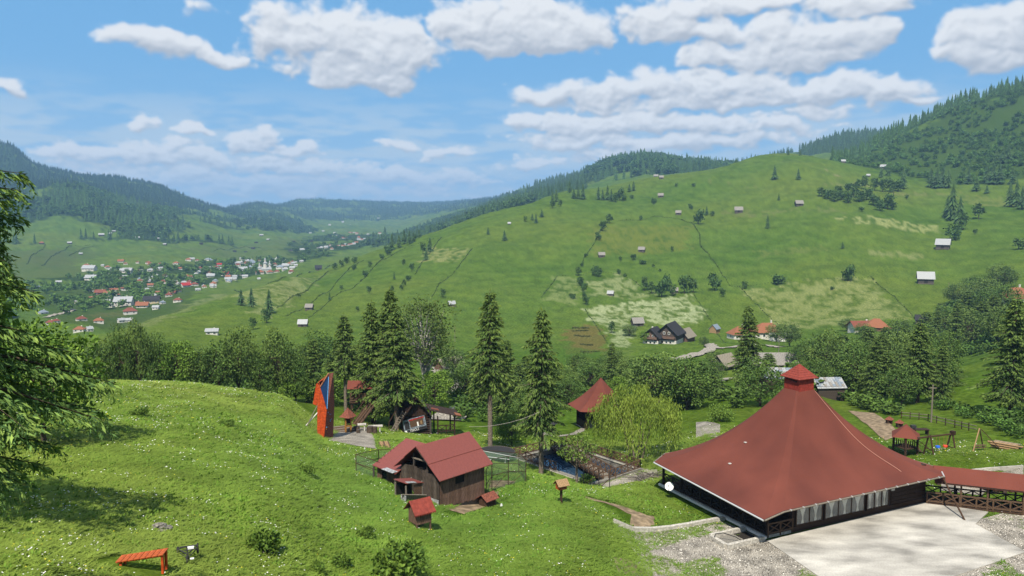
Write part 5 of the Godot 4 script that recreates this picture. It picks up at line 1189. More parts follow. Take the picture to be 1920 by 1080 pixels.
# brush and nettles along the stream, behind the hall and by the pond
var SCRUB := [
	[pv([Vector2(58.71, -127.94), Vector2(57.12, -105.62), Vector2(53.60, -87.94), Vector2(48.08, -73.84), Vector2(57.49, -88.57), Vector2(58.83, -103.60), Vector2(65.51, -131.24)]), 1.5, 1.3, "nettles and brush behind the playground"],
	[pv([Vector2(52.11, -128.69), Vector2(48.56, -105.61), Vector2(50.37, -102.01), Vector2(57.73, -125.79), Vector2(58.70, -138.14)]), 1.6, 1.5, "brush beside the grey shed"],
	[pv([Vector2(-6.79, -100.38), Vector2(2.80, -103.27), Vector2(7.97, -117.88), Vector2(9.46, -140.13), Vector2(-5.82, -143.74), Vector2(-9.46, -127.43)]), 2.4, 1.9, "undergrowth beneath the pond spruces"],
	[pv([Vector2(-19.62, -96.74), Vector2(-14.53, -107.51), Vector2(-16.90, -125.18), Vector2(-23.91, -110.70)]), 2.2, 1.8, "undergrowth behind the tree house"],
	[pv([Vector2(10.05, -123.98), Vector2(26.36, -105.41), Vector2(36.63, -135.81), Vector2(27.10, -167.71), Vector2(13.24, -163.79)]), 3.2, 2.4, "undergrowth along the stream behind the willow"],
	[pv([Vector2(44.05, -125.63), Vector2(68.13, -120.25), Vector2(103.45, -192.25), Vector2(97.46, -219.94), Vector2(61.24, -168.60)]), 4.0, 2.8, "undergrowth of the right grove"],
	[pv([Vector2(100.93, -202.90), Vector2(131.24, -208.21), Vector2(183.63, -286.63), Vector2(205.89, -367.11), Vector2(155.44, -305.38)]), 5.0, 3.5, "undergrowth below the right farmhouse"],
	[pv([Vector2(30.00, -120.09), Vector2(28.88, -101.71), Vector2(36.90, -124.30), Vector2(35.02, -136.69)]), 1.8, 1.5, "brush left of the hall's rear"],
	[pv([Vector2(-60, -118), Vector2(-24, -112), Vector2(-24, -150), Vector2(-70, -160)]), 3.6, 2.8, "undergrowth beneath the tree belt"],
]
func undergrowth() -> void:
	var m := [far_bush(Color(0.06, 0.115, 0.024), 160, 0.16, 0.02).mesh(), far_bush(Color(0.075, 0.13, 0.026), 160, 0.16, 0.02).mesh()]
	var n := 0
	for s in SCRUB:
		var bx := box_of(s[0])
		var xs := []
		var cs := []
		var x := bx.position.x
		while x < bx.end.x:
			var z := bx.position.y
			while z < bx.end.y:
				var p := Vector2(x + rd(-0.5, 0.5) * s[1], z + rd(-0.5, 0.5) * s[1])
				z += s[1]
				if not Geometry2D.is_point_in_polygon(p, s[0]) or g2.get_noise_2d(p.x * 0.8, p.y * 0.8) < -0.12: continue
				var h: float = s[2] * rd(0.45, 1.3)
				var w := h * rd(1.1, 1.9)
				xs.append(Transform3D(Basis(Vector3.UP, rd(0, TAU)).scaled(Vector3(w, h, w)), on(p.x, p.y, -0.05)))
				var k := rd(0.7, 1.25)
				cs.append(Color(k, k * rd(0.92, 1.05), k * 0.9))
			x += s[1]
		if xs.size(): tag(many("undergrowth", m[n % 2], M.leaf, xs, cs), s[3], "", "", "stuff")
		n += 1

func make_grass() -> void:
	var tuft := MB.new()
	for i in 7:
		var a := rd(0, TAU)
		var p := Vector3(rd(-0.14, 0.14), -0.02, rd(-0.14, 0.14))
		var lean := Vector3(cos(a), 0, sin(a)) * rd(0.1, 0.26)
		var s := Vector3(-sin(a), 0, cos(a)) * 0.017
		var k := rd(0.8, 1.15)
		tuft.col = Color(k, k, k)
		var h := rd(0.04, 0.12)
		tuft.tri(p - s, p + s, p + lean * 0.6 + Vector3.UP * h)
		tuft.tri(p + lean * 0.25 + Vector3.UP * h * 0.6 - s, p + lean * 0.25 + Vector3.UP * h * 0.6 + s, p + lean * 1.6 + Vector3.UP * h * rd(0.75, 1.05))
	var broadleaf := MB.new()
	for i in 9:
		var d := (rv() + Vector3.UP * 1.1).normalized()
		broadleaf.col = Color(1, 1, 1) * rd(0.8, 1.2)
		broadleaf.leaf(Vector3(rd(-0.1, 0.1), 0, rd(-0.1, 0.1)), d * rd(0.09, 0.2), d.cross(rv()).normalized() * 0.035)
	var daisy := MB.new()
	for i in 6:
		var a := TAU * i / 6
		daisy.tri(Vector3.ZERO, Vector3(cos(a) * 0.045, 0.012, sin(a) * 0.045), Vector3(cos(a + 0.9) * 0.045, 0.012, sin(a + 0.9) * 0.045))
	var xs := []
	var cs := []
	var xb := []
	var cb := []
	var xw := []
	var xy := []
	for i in 260000:
		var r := rd(21.0, 92.0)
		var a := rd(-0.66, 0.66)
		var x := r * sin(a)
		var z := -r * cos(a)
		if blocked(Vector2(x, z)):
			# weeds come up through the gravel in patches
			if not Geometry2D.is_point_in_polygon(Vector2(x, z), GRAVEL) or Geometry2D.is_point_in_polygon(Vector2(x, z), SLAB) or g1.get_noise_2d(x * 5.0 + 30, z * 5.0) + 0.35 * g3.get_noise_2d(x * 2.0, z * 2.0) < 0.2: continue
		var col := ground_colour(x, z)
		var patch := g1.get_noise_2d(x * 3.0 + 70, z * 3.0)
		var s := rd(0.7, 1.3) * (0.75 + r * 0.007) * (1.0 + 0.4 * maxf(0.0, patch))
		if x > 34.0 or z < -84.0: s *= 0.45
		var c := col * rd(1.02, 1.28)
		c.a = 1
		if rng.randf() < 0.035 + 0.22 * maxf(0.0, patch):
			xb.append(Transform3D(Basis(Vector3.UP, rd(0, TAU)).scaled(Vector3(s, s, s)), on(x, z)))
			cb.append(Color(c.r * 0.78, c.g * 0.95, c.b * 0.85))
		else:
			xs.append(Transform3D(Basis(Vector3.UP, rd(0, TAU)).scaled(Vector3(s, s * rd(0.7, 1.2), s)), on(x, z)))
			cs.append(c)
		var fl := g3.get_noise_2d(x * 1.7 + 40, z * 1.7) + 0.5 * g1.get_noise_2d(x * 4.0, z * 4.0)
		if fl > 0.08 and rng.randf() < (fl - 0.05) * 0.4:
			var f := rd(0.5, 1.0) * (0.45 + r * 0.008)
			var at := on(x + rd(-0.3, 0.3), z + rd(-0.3, 0.3), rd(0.1, 0.2))
			var tr := Transform3D(Basis(Vector3(rd(-1, 1), 0, rd(-1, 1)).normalized(), rd(0, 0.5)).scaled(Vector3(f, f, f)), at)
			if rng.randf() < 0.75: xw.append(tr)
			else: xy.append(tr)
	tag(many("grass", tuft.mesh(), M.blade, xs, cs), "tall green meadow grass", "")
	tag(many("meadow_weeds", broadleaf.mesh(), M.blade, xb, cb), "broad leaved weeds among the grass", "")
	tag(many("white_flowers", daisy.mesh(), M.white_paint, xw, []), "white flower heads over the grass", "")
	# loose stones on the gravel
	var st := MB.new()
	var base := [Vector3(1, 0, 0.2), Vector3(0.2, 0, 1), Vector3(-0.9, 0, 0.3), Vector3(-0.3, 0, -0.9), Vector3(0.1, 0.8, 0)]
	for k in 4: st.tri(base[4], base[k], base[(k + 1) % 4])
	for k in 4: st.tri(base[4], base[(k + 1) % 4], base[k])
	var xg := []
	var cg := []
	for i in 26000:
		var p := Vector2(rd(6.5, 46.0), rd(-62.0, -46.0))
		if not Geometry2D.is_point_in_polygon(p, GRAVEL) or Geometry2D.is_point_in_polygon(p, SLAB): continue
		var s := rd(0.02, 0.075)
		xg.append(Transform3D(Basis(Vector3.UP, rd(0, TAU)).scaled(Vector3(s, s * rd(0.6, 1.1), s)), on(p.x, p.y, 0.03)))
		var k := rd(0.16, 0.75)
		cg.append(Color(k, k * 0.95, k * 0.86))
	tag(many("gravel_stones", st.mesh(), M.petal, xg, cg), "loose pale stones on the gravel yard", "")
	var ye := mat("yellow_petal", 0.6, 0.5, 0.03)
	tag(many("yellow_flowers", daisy.mesh(), ye, xy, []), "yellow flower heads over the grass", "")

var BARE := []
var GRAVEL := PackedVector2Array()
var SLAB := PackedVector2Array()
func blocked(p: Vector2) -> bool:
	if p.x < -22.0: return false
	for q in BARE:
		if q[1].has_point(p) and Geometry2D.is_point_in_polygon(p, q[0]): return true
	return false

func bare(poly: PackedVector2Array) -> void:
	BARE.append([poly, box_of(poly)])

# ---------------------------------------------------------------- buildings far and near
# gable roof along x: two slabs, each a mesh of its own
func roof_slab(l: float, d: float, h: float, over: float, thick: float, sg: float) -> MB:
	var b := MB.new()
	var ex := l * 0.5 + over
	var ez := d * 0.5 + over
	var ey := -h * over / (d * 0.5)
	var a := Vector3(-ex, ey, sg * ez)
	var c := Vector3(ex, ey, sg * ez)
	var e := Vector3(ex, h, 0)
	var f := Vector3(-ex, h, 0)
	var up := Vector3(0, thick, 0)
	var q := [a, c, e, f] if sg > 0 else [c, a, f, e]
	b.quad(q[0] + up, q[1] + up, q[2] + up, q[3] + up)
	b.quad(q[1], q[0], q[3], q[2])
	b.quad(q[0], q[1], q[1] + up, q[0] + up)
	b.quad(q[1], q[2], q[2] + up, q[1] + up)
	b.quad(q[3], q[0], q[0] + up, q[3] + up)
	return b

func gable_wall(l: float, d: float, wh: float, rh: float, thick := 0.0) -> MB:
	var b := MB.new()
	b.bx(0, wh * 0.5 - 0.4, 0, l, wh + 0.8, d)
	for sg in [-1.0, 1.0]:
		var x: float = sg * l * 0.5
		var p := [Vector3(x, wh, d * 0.5), Vector3(x, wh, -d * 0.5), Vector3(x, wh + rh, 0)]
		if sg > 0: b.tri(p[0], p[1], p[2])
		else: b.tri(p[1], p[0], p[2])
	return b

func hip_roof(l: float, d: float, h: float, over: float) -> MB:
	var b := MB.new()
	var x := l * 0.5 + over
	var z := d * 0.5 + over
	var r := maxf(0.05, (l - d) * 0.5)
	var y := -h * over / (d * 0.5)
	var p := [Vector3(-x, y, z), Vector3(x, y, z), Vector3(x, y, -z), Vector3(-x, y, -z), Vector3(-r, h, 0), Vector3(r, h, 0)]
	b.quad(p[0], p[1], p[5], p[4]); b.quad(p[2], p[3], p[4], p[5])
	b.tri(p[1], p[2], p[5]); b.tri(p[3], p[0], p[4]); b.quad(p[3], p[2], p[1], p[0])
	return b

# a window: frame with a dark pane as its sub-part
func window(parent: Node3D, at: Vector3, yaw: float, w: float, h: float, frame := "white_paint", depth := 0.08) -> void:
	var f := put("window", boxm(Vector3(w, h, depth)), M[frame], parent)
	f.position = at
	f.rotation.y = yaw
	var p := put("pane", boxm(Vector3(w * 0.78, h * 0.8, depth)), M.window_dark, f)
	p.position = Vector3(0, 0, 0.02)

func house(called: String, label: String, category: String, at: Vector3, yaw: float, l: float, d: float, wh: float, rh: float, wm: String, rm: String, hip: bool, wins: int, group := "", rows := 1) -> Node3D:
	var t := thing(called, label, category, at, yaw, group)
	if hip:
		var w := MB.new()
		w.bx(0, wh * 0.5 - 0.5, 0, l, wh + 1.0, d)
		part("wall", w, M[wm], t)
		var r := part("roof", hip_roof(l, d, rh, l * 0.05), M[rm], t)
		r.position.y = wh
	else:
		part("wall", gable_wall(l, d, wh, rh), M[wm], t)
		for sg in [1.0, -1.0]:
			var r := part("roof", roof_slab(l, d, rh, minf(0.09 * l, 0.7), 0.12, sg), M[rm], t)
			r.position.y = wh
	for k in wins:
		for j in rows:
			window(t, Vector3(l * ((k + 0.5) / wins - 0.5), wh * (j + 0.55) / rows, d * 0.5 + 0.01), 0, minf(1.2, l * 0.55 / wins), minf(1.3, wh * 0.42 / rows))
	if wins > 1:
		for sg in [-1.0, 1.0]:
			window(t, Vector3(sg * (l * 0.5 + 0.01), wh * 0.55, d * 0.1), sg * PI / 2, 1.0, minf(1.2, wh * 0.4))
		var c := block("chimney", Vector3(l * 0.18, wh + rh * 0.85, -d * 0.12), Vector3(0.5, rh * 0.9, 0.5), M.plaster, t)
		c.rotation.y = 0
	return t

# hay huts: x, z, width, roof, label
var HUTS := [
	[-104.6, -412.0, 3.9, "G", "small hay hut with grey roof between the left spur's fences"],
	[-30.4, -402.3, 3.5, "W", "pale roofed hay hut below the brush fence in mid slope"],
	[62.0, -556.1, 4.5, "G", "hay hut beside the brush fence trees"],
	[92.4, -572.7, 4.6, "G", "hay hut alone in the hollow meadow"],
	[54.3, -440.4, 3.5, "W", "white roofed hay hut in the flower meadow"],
	[144.4, -700.4, 4.7, "G", "upper hay hut above the brush fence"],
	[147.9, -803.9, 5.4, "G", "hay hut high on the hill's left shoulder"],
	[193.8, -690.2, 6.7, "G", "hay hut on the dirt track below the hilltop"],
	[240.8, -677.9, 6.2, "G", "hay hut left of the thicket under the hilltop"],
	[278.7, -519.9, 8.2, "W", "large grey hay hut by the right gully"],
	[222.6, -431.3, 8.1, "W", "large hay hut with white boarded roof right of the pale meadow"],
	[55.5, -352.8, 5.0, "G", "grey hay hut above the dark roofed chalet"],
	[167.1, -325.5, 4.6, "D", "dark hay hut at the fence's lower end"],
	[90.3, -444.1, 3.9, "G", "hay hut half hidden in the tree clump"],
	[237.6, -1337.2, 7.2, "G", "left one of the two hay huts on the ridge"],
	[170.1, -923.2, 5.0, "G", "right one of the two hay huts on the ridge"],
	[405.1, -885.3, 5.8, "W", "hay hut under the wooded ridge"],
	[367.3, -900.2, 4.5, "W", "tiny hay hut behind the hilltop"],
	[-85.4, -325.5, 3.8, "W", "low white roofed shed at the spur's foot"],
	[-221.5, -917.7, 7.5, "D", "dark barn among the spur's upper trees"],
	[-2.3, -699.0, 2.8, "W", "tiny white roofed shelter on the hill's left edge"],
	[360.3, -819.8, 3.6, "W", "tiny white hut in the brush under the ridge"],
]
# village houses: where, then x, z, width, look, count from the left
var VILLAGE := [
	["in the village's front part", [
		[-332, -565, 5.6, "B", 0], [-325, -661, 6.7, "B", 1], [-275, -629, 3.8, "B", 2], [-285, -492, 4.9, "R", 0], [-282, -493, 4.0, "R", 1], [-263, -487, 5.3, "R", 2],
		[-278, -581, 8.8, "R", 3], [-264, -631, 5.9, "R", 4], [-362, -667, 5.0, "W", 0], [-356, -672, 3.1, "W", 1], [-226, -426, 2.9, "W", 2], [-228, -420, 5.3, "O", 0],
		[-252, -486, 5.5, "O", 1], [-302, -644, 5.0, "O", 2], [-334, -658, 5.6, "G", 0], [-253, -516, 3.8, "G", 1], [-309, -636, 12.8, "G", 2], [-254, -529, 4.1, "G", 3],
		[-267, -599, 4.6, "G", 4], [-286, -618, 8.2, "P", -1], [-293, -650, 11.5, "D", -1]]],
	["in the middle of the village", [
		[-542, -1022, 9.3, "O", 0], [-306, -796, 4.3, "O", 1], [-317, -850, 6.4, "O", 2], [-510, -968, 14.3, "G", 0], [-458, -872, 10.9, "G", 1], [-500, -1007, 6.8, "G", 2],
		[-460, -949, 6.4, "G", 3], [-474, -982, 6.0, "G", 4], [-413, -906, 5.0, "G", 5], [-411, -923, 6.1, "G", 6], [-440, -845, 5.8, "B", -1], [-376, -731, 8.3, "M", 0],
		[-308, -726, 5.6, "M", 1], [-529, -1037, 3.5, "W", 0], [-472, -925, 4.2, "W", 1], [-495, -984, 5.0, "W", 2], [-459, -915, 3.6, "W", 3], [-450, -939, 10.5, "W", 4],
		[-446, -964, 3.8, "W", 5], [-357, -782, 3.5, "W", 6], [-361, -854, 6.5, "W", 7], [-302, -769, 4.2, "W", 8], [-365, -723, 7.4, "P", 0], [-376, -755, 6.8, "P", 1],
		[-371, -750, 5.1, "R", 0], [-372, -771, 8.6, "R", 1], [-369, -847, 6.5, "R", 2], [-295, -687, 5.3, "R", 3], [-328, -827, 6.7, "R", 4], [-330, -809, 8.4, "S", -1]]],
	["near the white church", [
		[-455, -1129, 7.4, "O", 0], [-305, -969, 9.2, "O", 1], [-294, -974, 7.2, "O", 2], [-375, -1288, 6.1, "O", 3], [-469, -1178, 5.8, "G", 0], [-347, -1034, 9.9, "G", 1],
		[-302, -1070, 7.9, "G", 2], [-253, -925, 5.8, "G", 3], [-388, -991, 4.8, "W", 0], [-350, -931, 8.0, "W", 1], [-316, -893, 7.2, "W", 2], [-312, -901, 5.3, "W", 3],
		[-419, -1242, 4.0, "W", 4], [-332, -981, 6.3, "W", 5], [-299, -1105, 5.2, "W", 6], [-288, -1098, 4.6, "W", 7], [-442, -1174, 7.6, "B", 0], [-351, -1072, 8.0, "B", 1],
		[-367, -1137, 10.8, "B", 2], [-308, -1065, 8.9, "B", 3], [-369, -979, 7.4, "R", 0], [-375, -1098, 6.4, "R", 1], [-336, -1136, 7.2, "R", 2], [-402, -1102, 5.9, "S", 0],
		[-340, -951, 8.1, "S", 1], [-320, -1212, 5.1, "P", -1]]],
	["in the far hamlet up the valley", [
		[-391, -1420, 5.9, "D", -1], [-377, -1445, 7.9, "W", 0], [-614, -2452, 6.7, "W", 1], [-501, -2072, 5.7, "W", 2], [-347, -1451, 8.9, "W", 3], [-591, -2523, 6.9, "W", 4],
		[-334, -1446, 6.9, "W", 5], [-671, -2967, 8.1, "W", 6], [-359, -1603, 5.4, "W", 7], [-497, -2260, 7.7, "W", 8], [-455, -2095, 5.7, "W", 9], [-333, -1560, 6.3, "W", 10],
		[-397, -1873, 6.4, "W", 11], [-695, -3312, 9.0, "W", 12], [-571, -2784, 7.5, "W", 13], [-333, -1620, 7.7, "W", 14], [-623, -3085, 8.4, "W", 15], [-321, -1634, 6.6, "W", 16],
		[-480, -2456, 8.3, "W", 17], [-329, -1727, 7.0, "W", 18], [-331, -1810, 7.3, "W", 19], [-378, -2112, 5.7, "W", 20], [-618, -3741, 10.1, "W", 21], [-359, -1582, 5.4, "R", 0],
		[-410, -1990, 6.7, "R", 1], [-319, -1575, 6.4, "R", 2], [-488, -2458, 8.3, "R", 3], [-392, -2059, 8.3, "R", 4], [-417, -2210, 7.5, "R", 5], [-327, -1751, 7.1, "R", 6],
		[-396, -2413, 9.7, "R", 7], [-320, -1427, 5.8, "O", 0], [-329, -1520, 6.2, "O", 1], [-334, -1600, 6.5, "O", 2], [-318, -1593, 6.5, "O", 3], [-321, -1519, 4.1, "P", 0],
		[-399, -1909, 7.8, "P", 1], [-506, -2511, 6.8, "P", 2], [-325, -1679, 6.8, "P", 3], [-450, -2336, 7.9, "P", 4], [-363, -1927, 7.8, "P", 5]]],
	["out on the far hay plain", [
		[-474, -800, 4.9, "B", -1], [-752, -1286, 6.9, "O", -1], [-476, -841, 5.1, "W", 0], [-722, -1313, 6.0, "W", 1], [-636, -1185, 4.5, "W", 2], [-714, -1400, 8.3, "W", 3],
		[-708, -1418, 6.3, "W", 4], [-710, -1436, 5.3, "W", 5], [-650, -1397, 6.1, "W", 6], [-580, -1344, 4.9, "W", 7], [-563, -1809, 7.5, "W", 8], [-504, -1664, 5.8, "W", 9],
		[-622, -1414, 5.1, "G", -1], [-540, -1398, 5.0, "D", 0], [-539, -1552, 4.4, "D", 1], [-489, -1417, 5.0, "D", 2], [-475, -1433, 5.0, "D", 3], [-471, -1462, 6.1, "D", 4],
		[-516, -1622, 5.6, "D", 5], [-462, -1705, 4.7, "D", 6], [-425, -1708, 4.7, "D", 7]]],
	["scattered among the village trees", [
		[-367, -697, 3.1, "P", 0], [-350, -711, 2.6, "P", 1], [-529, -1086, 7.2, "P", 2], [-346, -754, 2.8, "P", 3], [-475, -1056, 6.9, "P", 4], [-370, -819, 5.4, "P", 5],
		[-327, -739, 3.8, "P", 6], [-459, -1048, 5.3, "P", 7], [-408, -944, 4.8, "P", 8], [-422, -1020, 5.1, "P", 9], [-379, -929, 6.0, "P", 10], [-324, -916, 5.8, "P", 11],
		[-376, -1140, 7.2, "P", 12], [-397, -756, 3.4, "R", 0], [-420, -814, 3.0, "R", 1], [-397, -799, 4.7, "R", 2], [-386, -810, 5.4, "R", 3], [-500, -1072, 3.9, "R", 4],
		[-446, -957, 4.2, "R", 5], [-395, -850, 5.6, "R", 6], [-484, -1068, 6.2, "R", 7], [-350, -773, 2.8, "R", 8], [-365, -822, 3.0, "R", 9], [-470, -1073, 4.7, "R", 10],
		[-313, -742, 4.8, "R", 11], [-355, -848, 4.9, "R", 12], [-309, -743, 3.2, "R", 13], [-346, -858, 4.9, "R", 14], [-368, -918, 5.2, "R", 15], [-444, -1132, 5.6, "R", 16],
		[-411, -1055, 6.8, "R", 17], [-391, -1061, 6.0, "R", 18], [-367, -1155, 4.8, "R", 19], [-350, -1117, 3.9, "R", 20], [-352, -1146, 6.4, "R", 21], [-302, -996, 3.5, "R", 22],
		[-284, -969, 6.0, "R", 23], [-247, -897, 5.6, "R", 24], [-322, -1178, 4.9, "R", 25], [-424, -810, 4.9, "O", 0], [-352, -675, 4.5, "O", 1], [-519, -1029, 6.1, "O", 2],
		[-332, -666, 2.5, "O", 3], [-428, -877, 3.9, "O", 4], [-506, -1051, 4.6, "O", 5], [-448, -1001, 5.1, "O", 6], [-455, -1087, 7.0, "O", 7], [-400, -1228, 7.7, "O", 8],
		[-382, -1213, 5.1, "O", 9], [-312, -1127, 7.0, "O", 10], [-440, -862, 5.1, "B", 0], [-410, -885, 5.8, "B", 1], [-311, -806, 2.9, "B", 2], [-436, -1149, 6.5, "B", 3],
		[-326, -880, 5.0, "B", 4], [-351, -980, 3.5, "B", 5], [-310, -877, 5.6, "B", 6], [-382, -1176, 6.6, "B", 7], [-311, -1014, 4.9, "B", 8], [-341, -1129, 3.9, "B", 9],
		[-342, -1209, 5.8, "B", 10], [-360, -714, 4.8, "G", 0], [-392, -779, 2.9, "G", 1], [-403, -804, 3.6, "G", 2], [-369, -740, 4.9, "G", 3], [-436, -902, 4.7, "G", 4],
		[-386, -852, 3.1, "G", 5], [-441, -982, 5.0, "G", 6], [-314, -701, 4.1, "G", 7], [-436, -993, 6.5, "G", 8], [-300, -807, 3.4, "G", 9], [-321, -925, 5.8, "G", 10],
		[-384, -1150, 7.2, "G", 11], [-363, -1137, 5.5, "G", 12], [-294, -1075, 4.4, "G", 13], [-316, -628, 4.2, "W", 0], [-441, -974, 3.5, "W", 1], [-420, -945, 4.8, "W", 2],
		[-344, -781, 5.1, "W", 3], [-350, -841, 3.6, "W", 4], [-350, -853, 4.9, "W", 5], [-377, -958, 4.1, "W", 6], [-398, -1060, 4.5, "W", 7], [-307, -817, 2.9, "W", 8],
		[-313, -834, 3.5, "W", 9], [-299, -799, 2.8, "W", 10], [-379, -1047, 5.2, "W", 11], [-388, -1137, 7.2, "W", 12], [-306, -919, 5.8, "W", 13], [-390, -1178, 7.4, "W", 14],
		[-279, -884, 3.1, "W", 15], [-360, -1219, 6.7, "W", 16], [-274, -967, 6.0, "W", 17], [-315, -1114, 6.9, "W", 18], [-252, -936, 3.9, "W", 19]]],
]

func make_huts() -> void:
	var roofs := {"G": "grey_shingle", "W": "sheet_roof", "D": "tile_dark"}
	for q in HUTS:
		var w: float = q[2] * 0.92
		var yaw := -atan2(q[0], -q[1]) + rd(-0.35, 0.35)
		var t := thing("hay_hut", q[4], "hay hut", on(q[0], q[1]), yaw, "hay huts on the hill slopes")
		var wh := w * 0.42
		var rh := w * 0.42
		var d := w * 0.8
		part("wall", gable_wall(w, d, wh, rh), M.hut_wood, t)
		for sg in [1.0, -1.0]:
			var r := part("roof", roof_slab(w, d, rh, w * 0.09, 0.1, sg), M[roofs[q[3]]], t)
			r.position.y = wh
		block("door", Vector3(0, wh * 0.42, d * 0.5 + 0.02), Vector3(w * 0.22, wh * 0.84, 0.06), M.dark_inside, t)
		if w > 3.0: block("sill_log", Vector3(0, 0.0, d * 0.5 + 0.05), Vector3(w * 1.03, 0.25, 0.2), M.old_wood, t)

func make_village() -> void:
	var look := {"R": ["plaster", "tile_red", true], "O": ["plaster", "tile_orange", true], "W": ["plaster", "sheet_roof", false], "G": ["plaster", "sheet_roof", false], "B": ["plaster", "blue_sheet", true],
		"P": ["plaster", "tile_orange", false], "D": ["cream_plaster", "tile_dark", false], "S": ["plaster", "scarlet_roof", false], "M": ["brown_plank_1", "tile_red", false]}
	var said := {"R": "white house with red tiled roof", "O": "house with orange tiled roof", "W": "white walled house with pale roof", "G": "long house with grey sheet roof", "B": "house with blue grey roof", "P": "white house with faded pink roof", "D": "dark roofed building", "S": "house with bright scarlet roof", "M": "brown house with maroon roof"}
	var small := {"D": "tiny dark hay hut", "W": "tiny white roofed hut", "O": "tiny orange roofed hut", "G": "tiny grey roofed hut", "B": "small blue roofed hut"}
	for g in VILLAGE:
		var low: bool = g[0] == "out on the far hay plain"
		for q in g[1]:
			var k: Array = look[q[3]]
			var w: float = q[2]
			var r := sqrt(q[0] * q[0] + q[1] * q[1])
			var d := clampf(w * 0.7, 3.0, 9.0)
			var label: String = (small if low else said)[q[3]] + " " + g[0] + ("" if q[4] < 0 else ", %s from left" % ORDINAL[q[4]])
			house("hay_hut" if low else "village_house", label, "hay hut" if low else "house", on(q[0], q[1], -0.1), -atan2(q[0], -q[1]) + rd(-0.5, 0.5), w, d, clampf(w * 0.32, 1.8, 4.2), clampf(d * 0.36, 1.0, 3.4), "hut_wood" if low else k[0], k[1], k[2], 0 if low or r > 1500 else clampi(int(w / 3.0), 2, 6), "hay huts on the plain" if low else "houses of the village")

func cone_roof(n: int, r: float, h: float, flare := 0.0) -> MB:
	var b := MB.new()
	for k in n:
		var a := TAU * k / n
		var c := TAU * (k + 1) / n
		var steps := 5
		for j in steps:
			var s0 := float(j) / steps
			var s1 := float(j + 1) / steps
			var y0 := h * (s0 - flare * s0 * (1.0 - s0))
			var y1 := h * (s1 - flare * s1 * (1.0 - s1))
			var r0 := r * (1.0 - s0)
			var r1 := r * (1.0 - s1)
			b.quad(Vector3(sin(a) * r0, y0, cos(a) * r0), Vector3(sin(c) * r0, y0, cos(c) * r0), Vector3(sin(c) * r1, y1, cos(c) * r1), Vector3(sin(a) * r1, y1, cos(a) * r1))
		b.tri(Vector3(sin(c) * r, 0, cos(c) * r), Vector3(sin(a) * r, 0, cos(a) * r), Vector3(0, 0, 0))
	return b

func drum(n: int, r: float, y0: float, y1: float) -> MB:
	var b := MB.new()
	for k in n:
		var a := TAU * k / n
		var c := TAU * (k + 1) / n
		b.quad(Vector3(sin(a) * r, y0, cos(a) * r), Vector3(sin(c) * r, y0, cos(c) * r), Vector3(sin(c) * r, y1, cos(c) * r), Vector3(sin(a) * r, y1, cos(a) * r))
	return b

func make_church() -> void:
	var p := Vector3(-308.99, -44.29, -1003.14)
	var t := thing("church", "white village church with metal domed towers", "church", on(p.x, p.z), 0.5)
	part("wall", gable_wall(14, 7.5, 6.5, 2.6), M.plaster, t)
	for sg in [1.0, -1.0]:
		part("roof", roof_slab(14, 7.5, 2.6, 0.5, 0.15, sg), M.sheet_roof, t).position.y = 6.5
	for k in 4: window(t, Vector3(-4.6 + 3.1 * k, 3.4, 3.76), 0, 0.9, 2.6)
	for s in [[0.5, 0.0, 2.6, 14.0], [6.2, -1.5, 1.9, 12.0], [-6.6, 0.0, 2.4, 8.4]]:
		var d := part("tower", drum(8, s[2], 4.0, s[3]), M.plaster, t)
		d.position = Vector3(s[0], 0, s[1])
		for k in 4:
			window(d, Vector3(sin(PI / 8 + k * PI / 2) * s[2] * 0.93, s[3] - 1.6, cos(PI / 8 + k * PI / 2) * s[2] * 0.93), PI / 8 + k * PI / 2, 0.7, 1.9)
		var r := part("dome", cone_roof(8, s[2] * 1.25, s[2] * 1.3, 0.5), M.sheet_roof, t)
		r.position = Vector3(s[0], s[3], s[1])
		var l := part("lantern", drum(8, s[2] * 0.4, 0, s[2] * 1.1), M.plaster, t)
		l.position = Vector3(s[0], s[3] + s[2] * 0.7, s[1])
		var c := part("dome", cone_roof(8, s[2] * 0.6, s[2] * 0.9, 0.4), M.sheet_roof, t)
		c.position = Vector3(s[0], s[3] + s[2] * 1.75, s[1])
		var x := MB.new()
		x.bx(0, 0.7, 0, 0.14, 1.4, 0.14); x.bx(0, 0.9, 0, 0.7, 0.14, 0.14)
		part("cross", x, M.pale_metal, t).position = Vector3(s[0], s[3] + s[2] * 2.6, s[1])

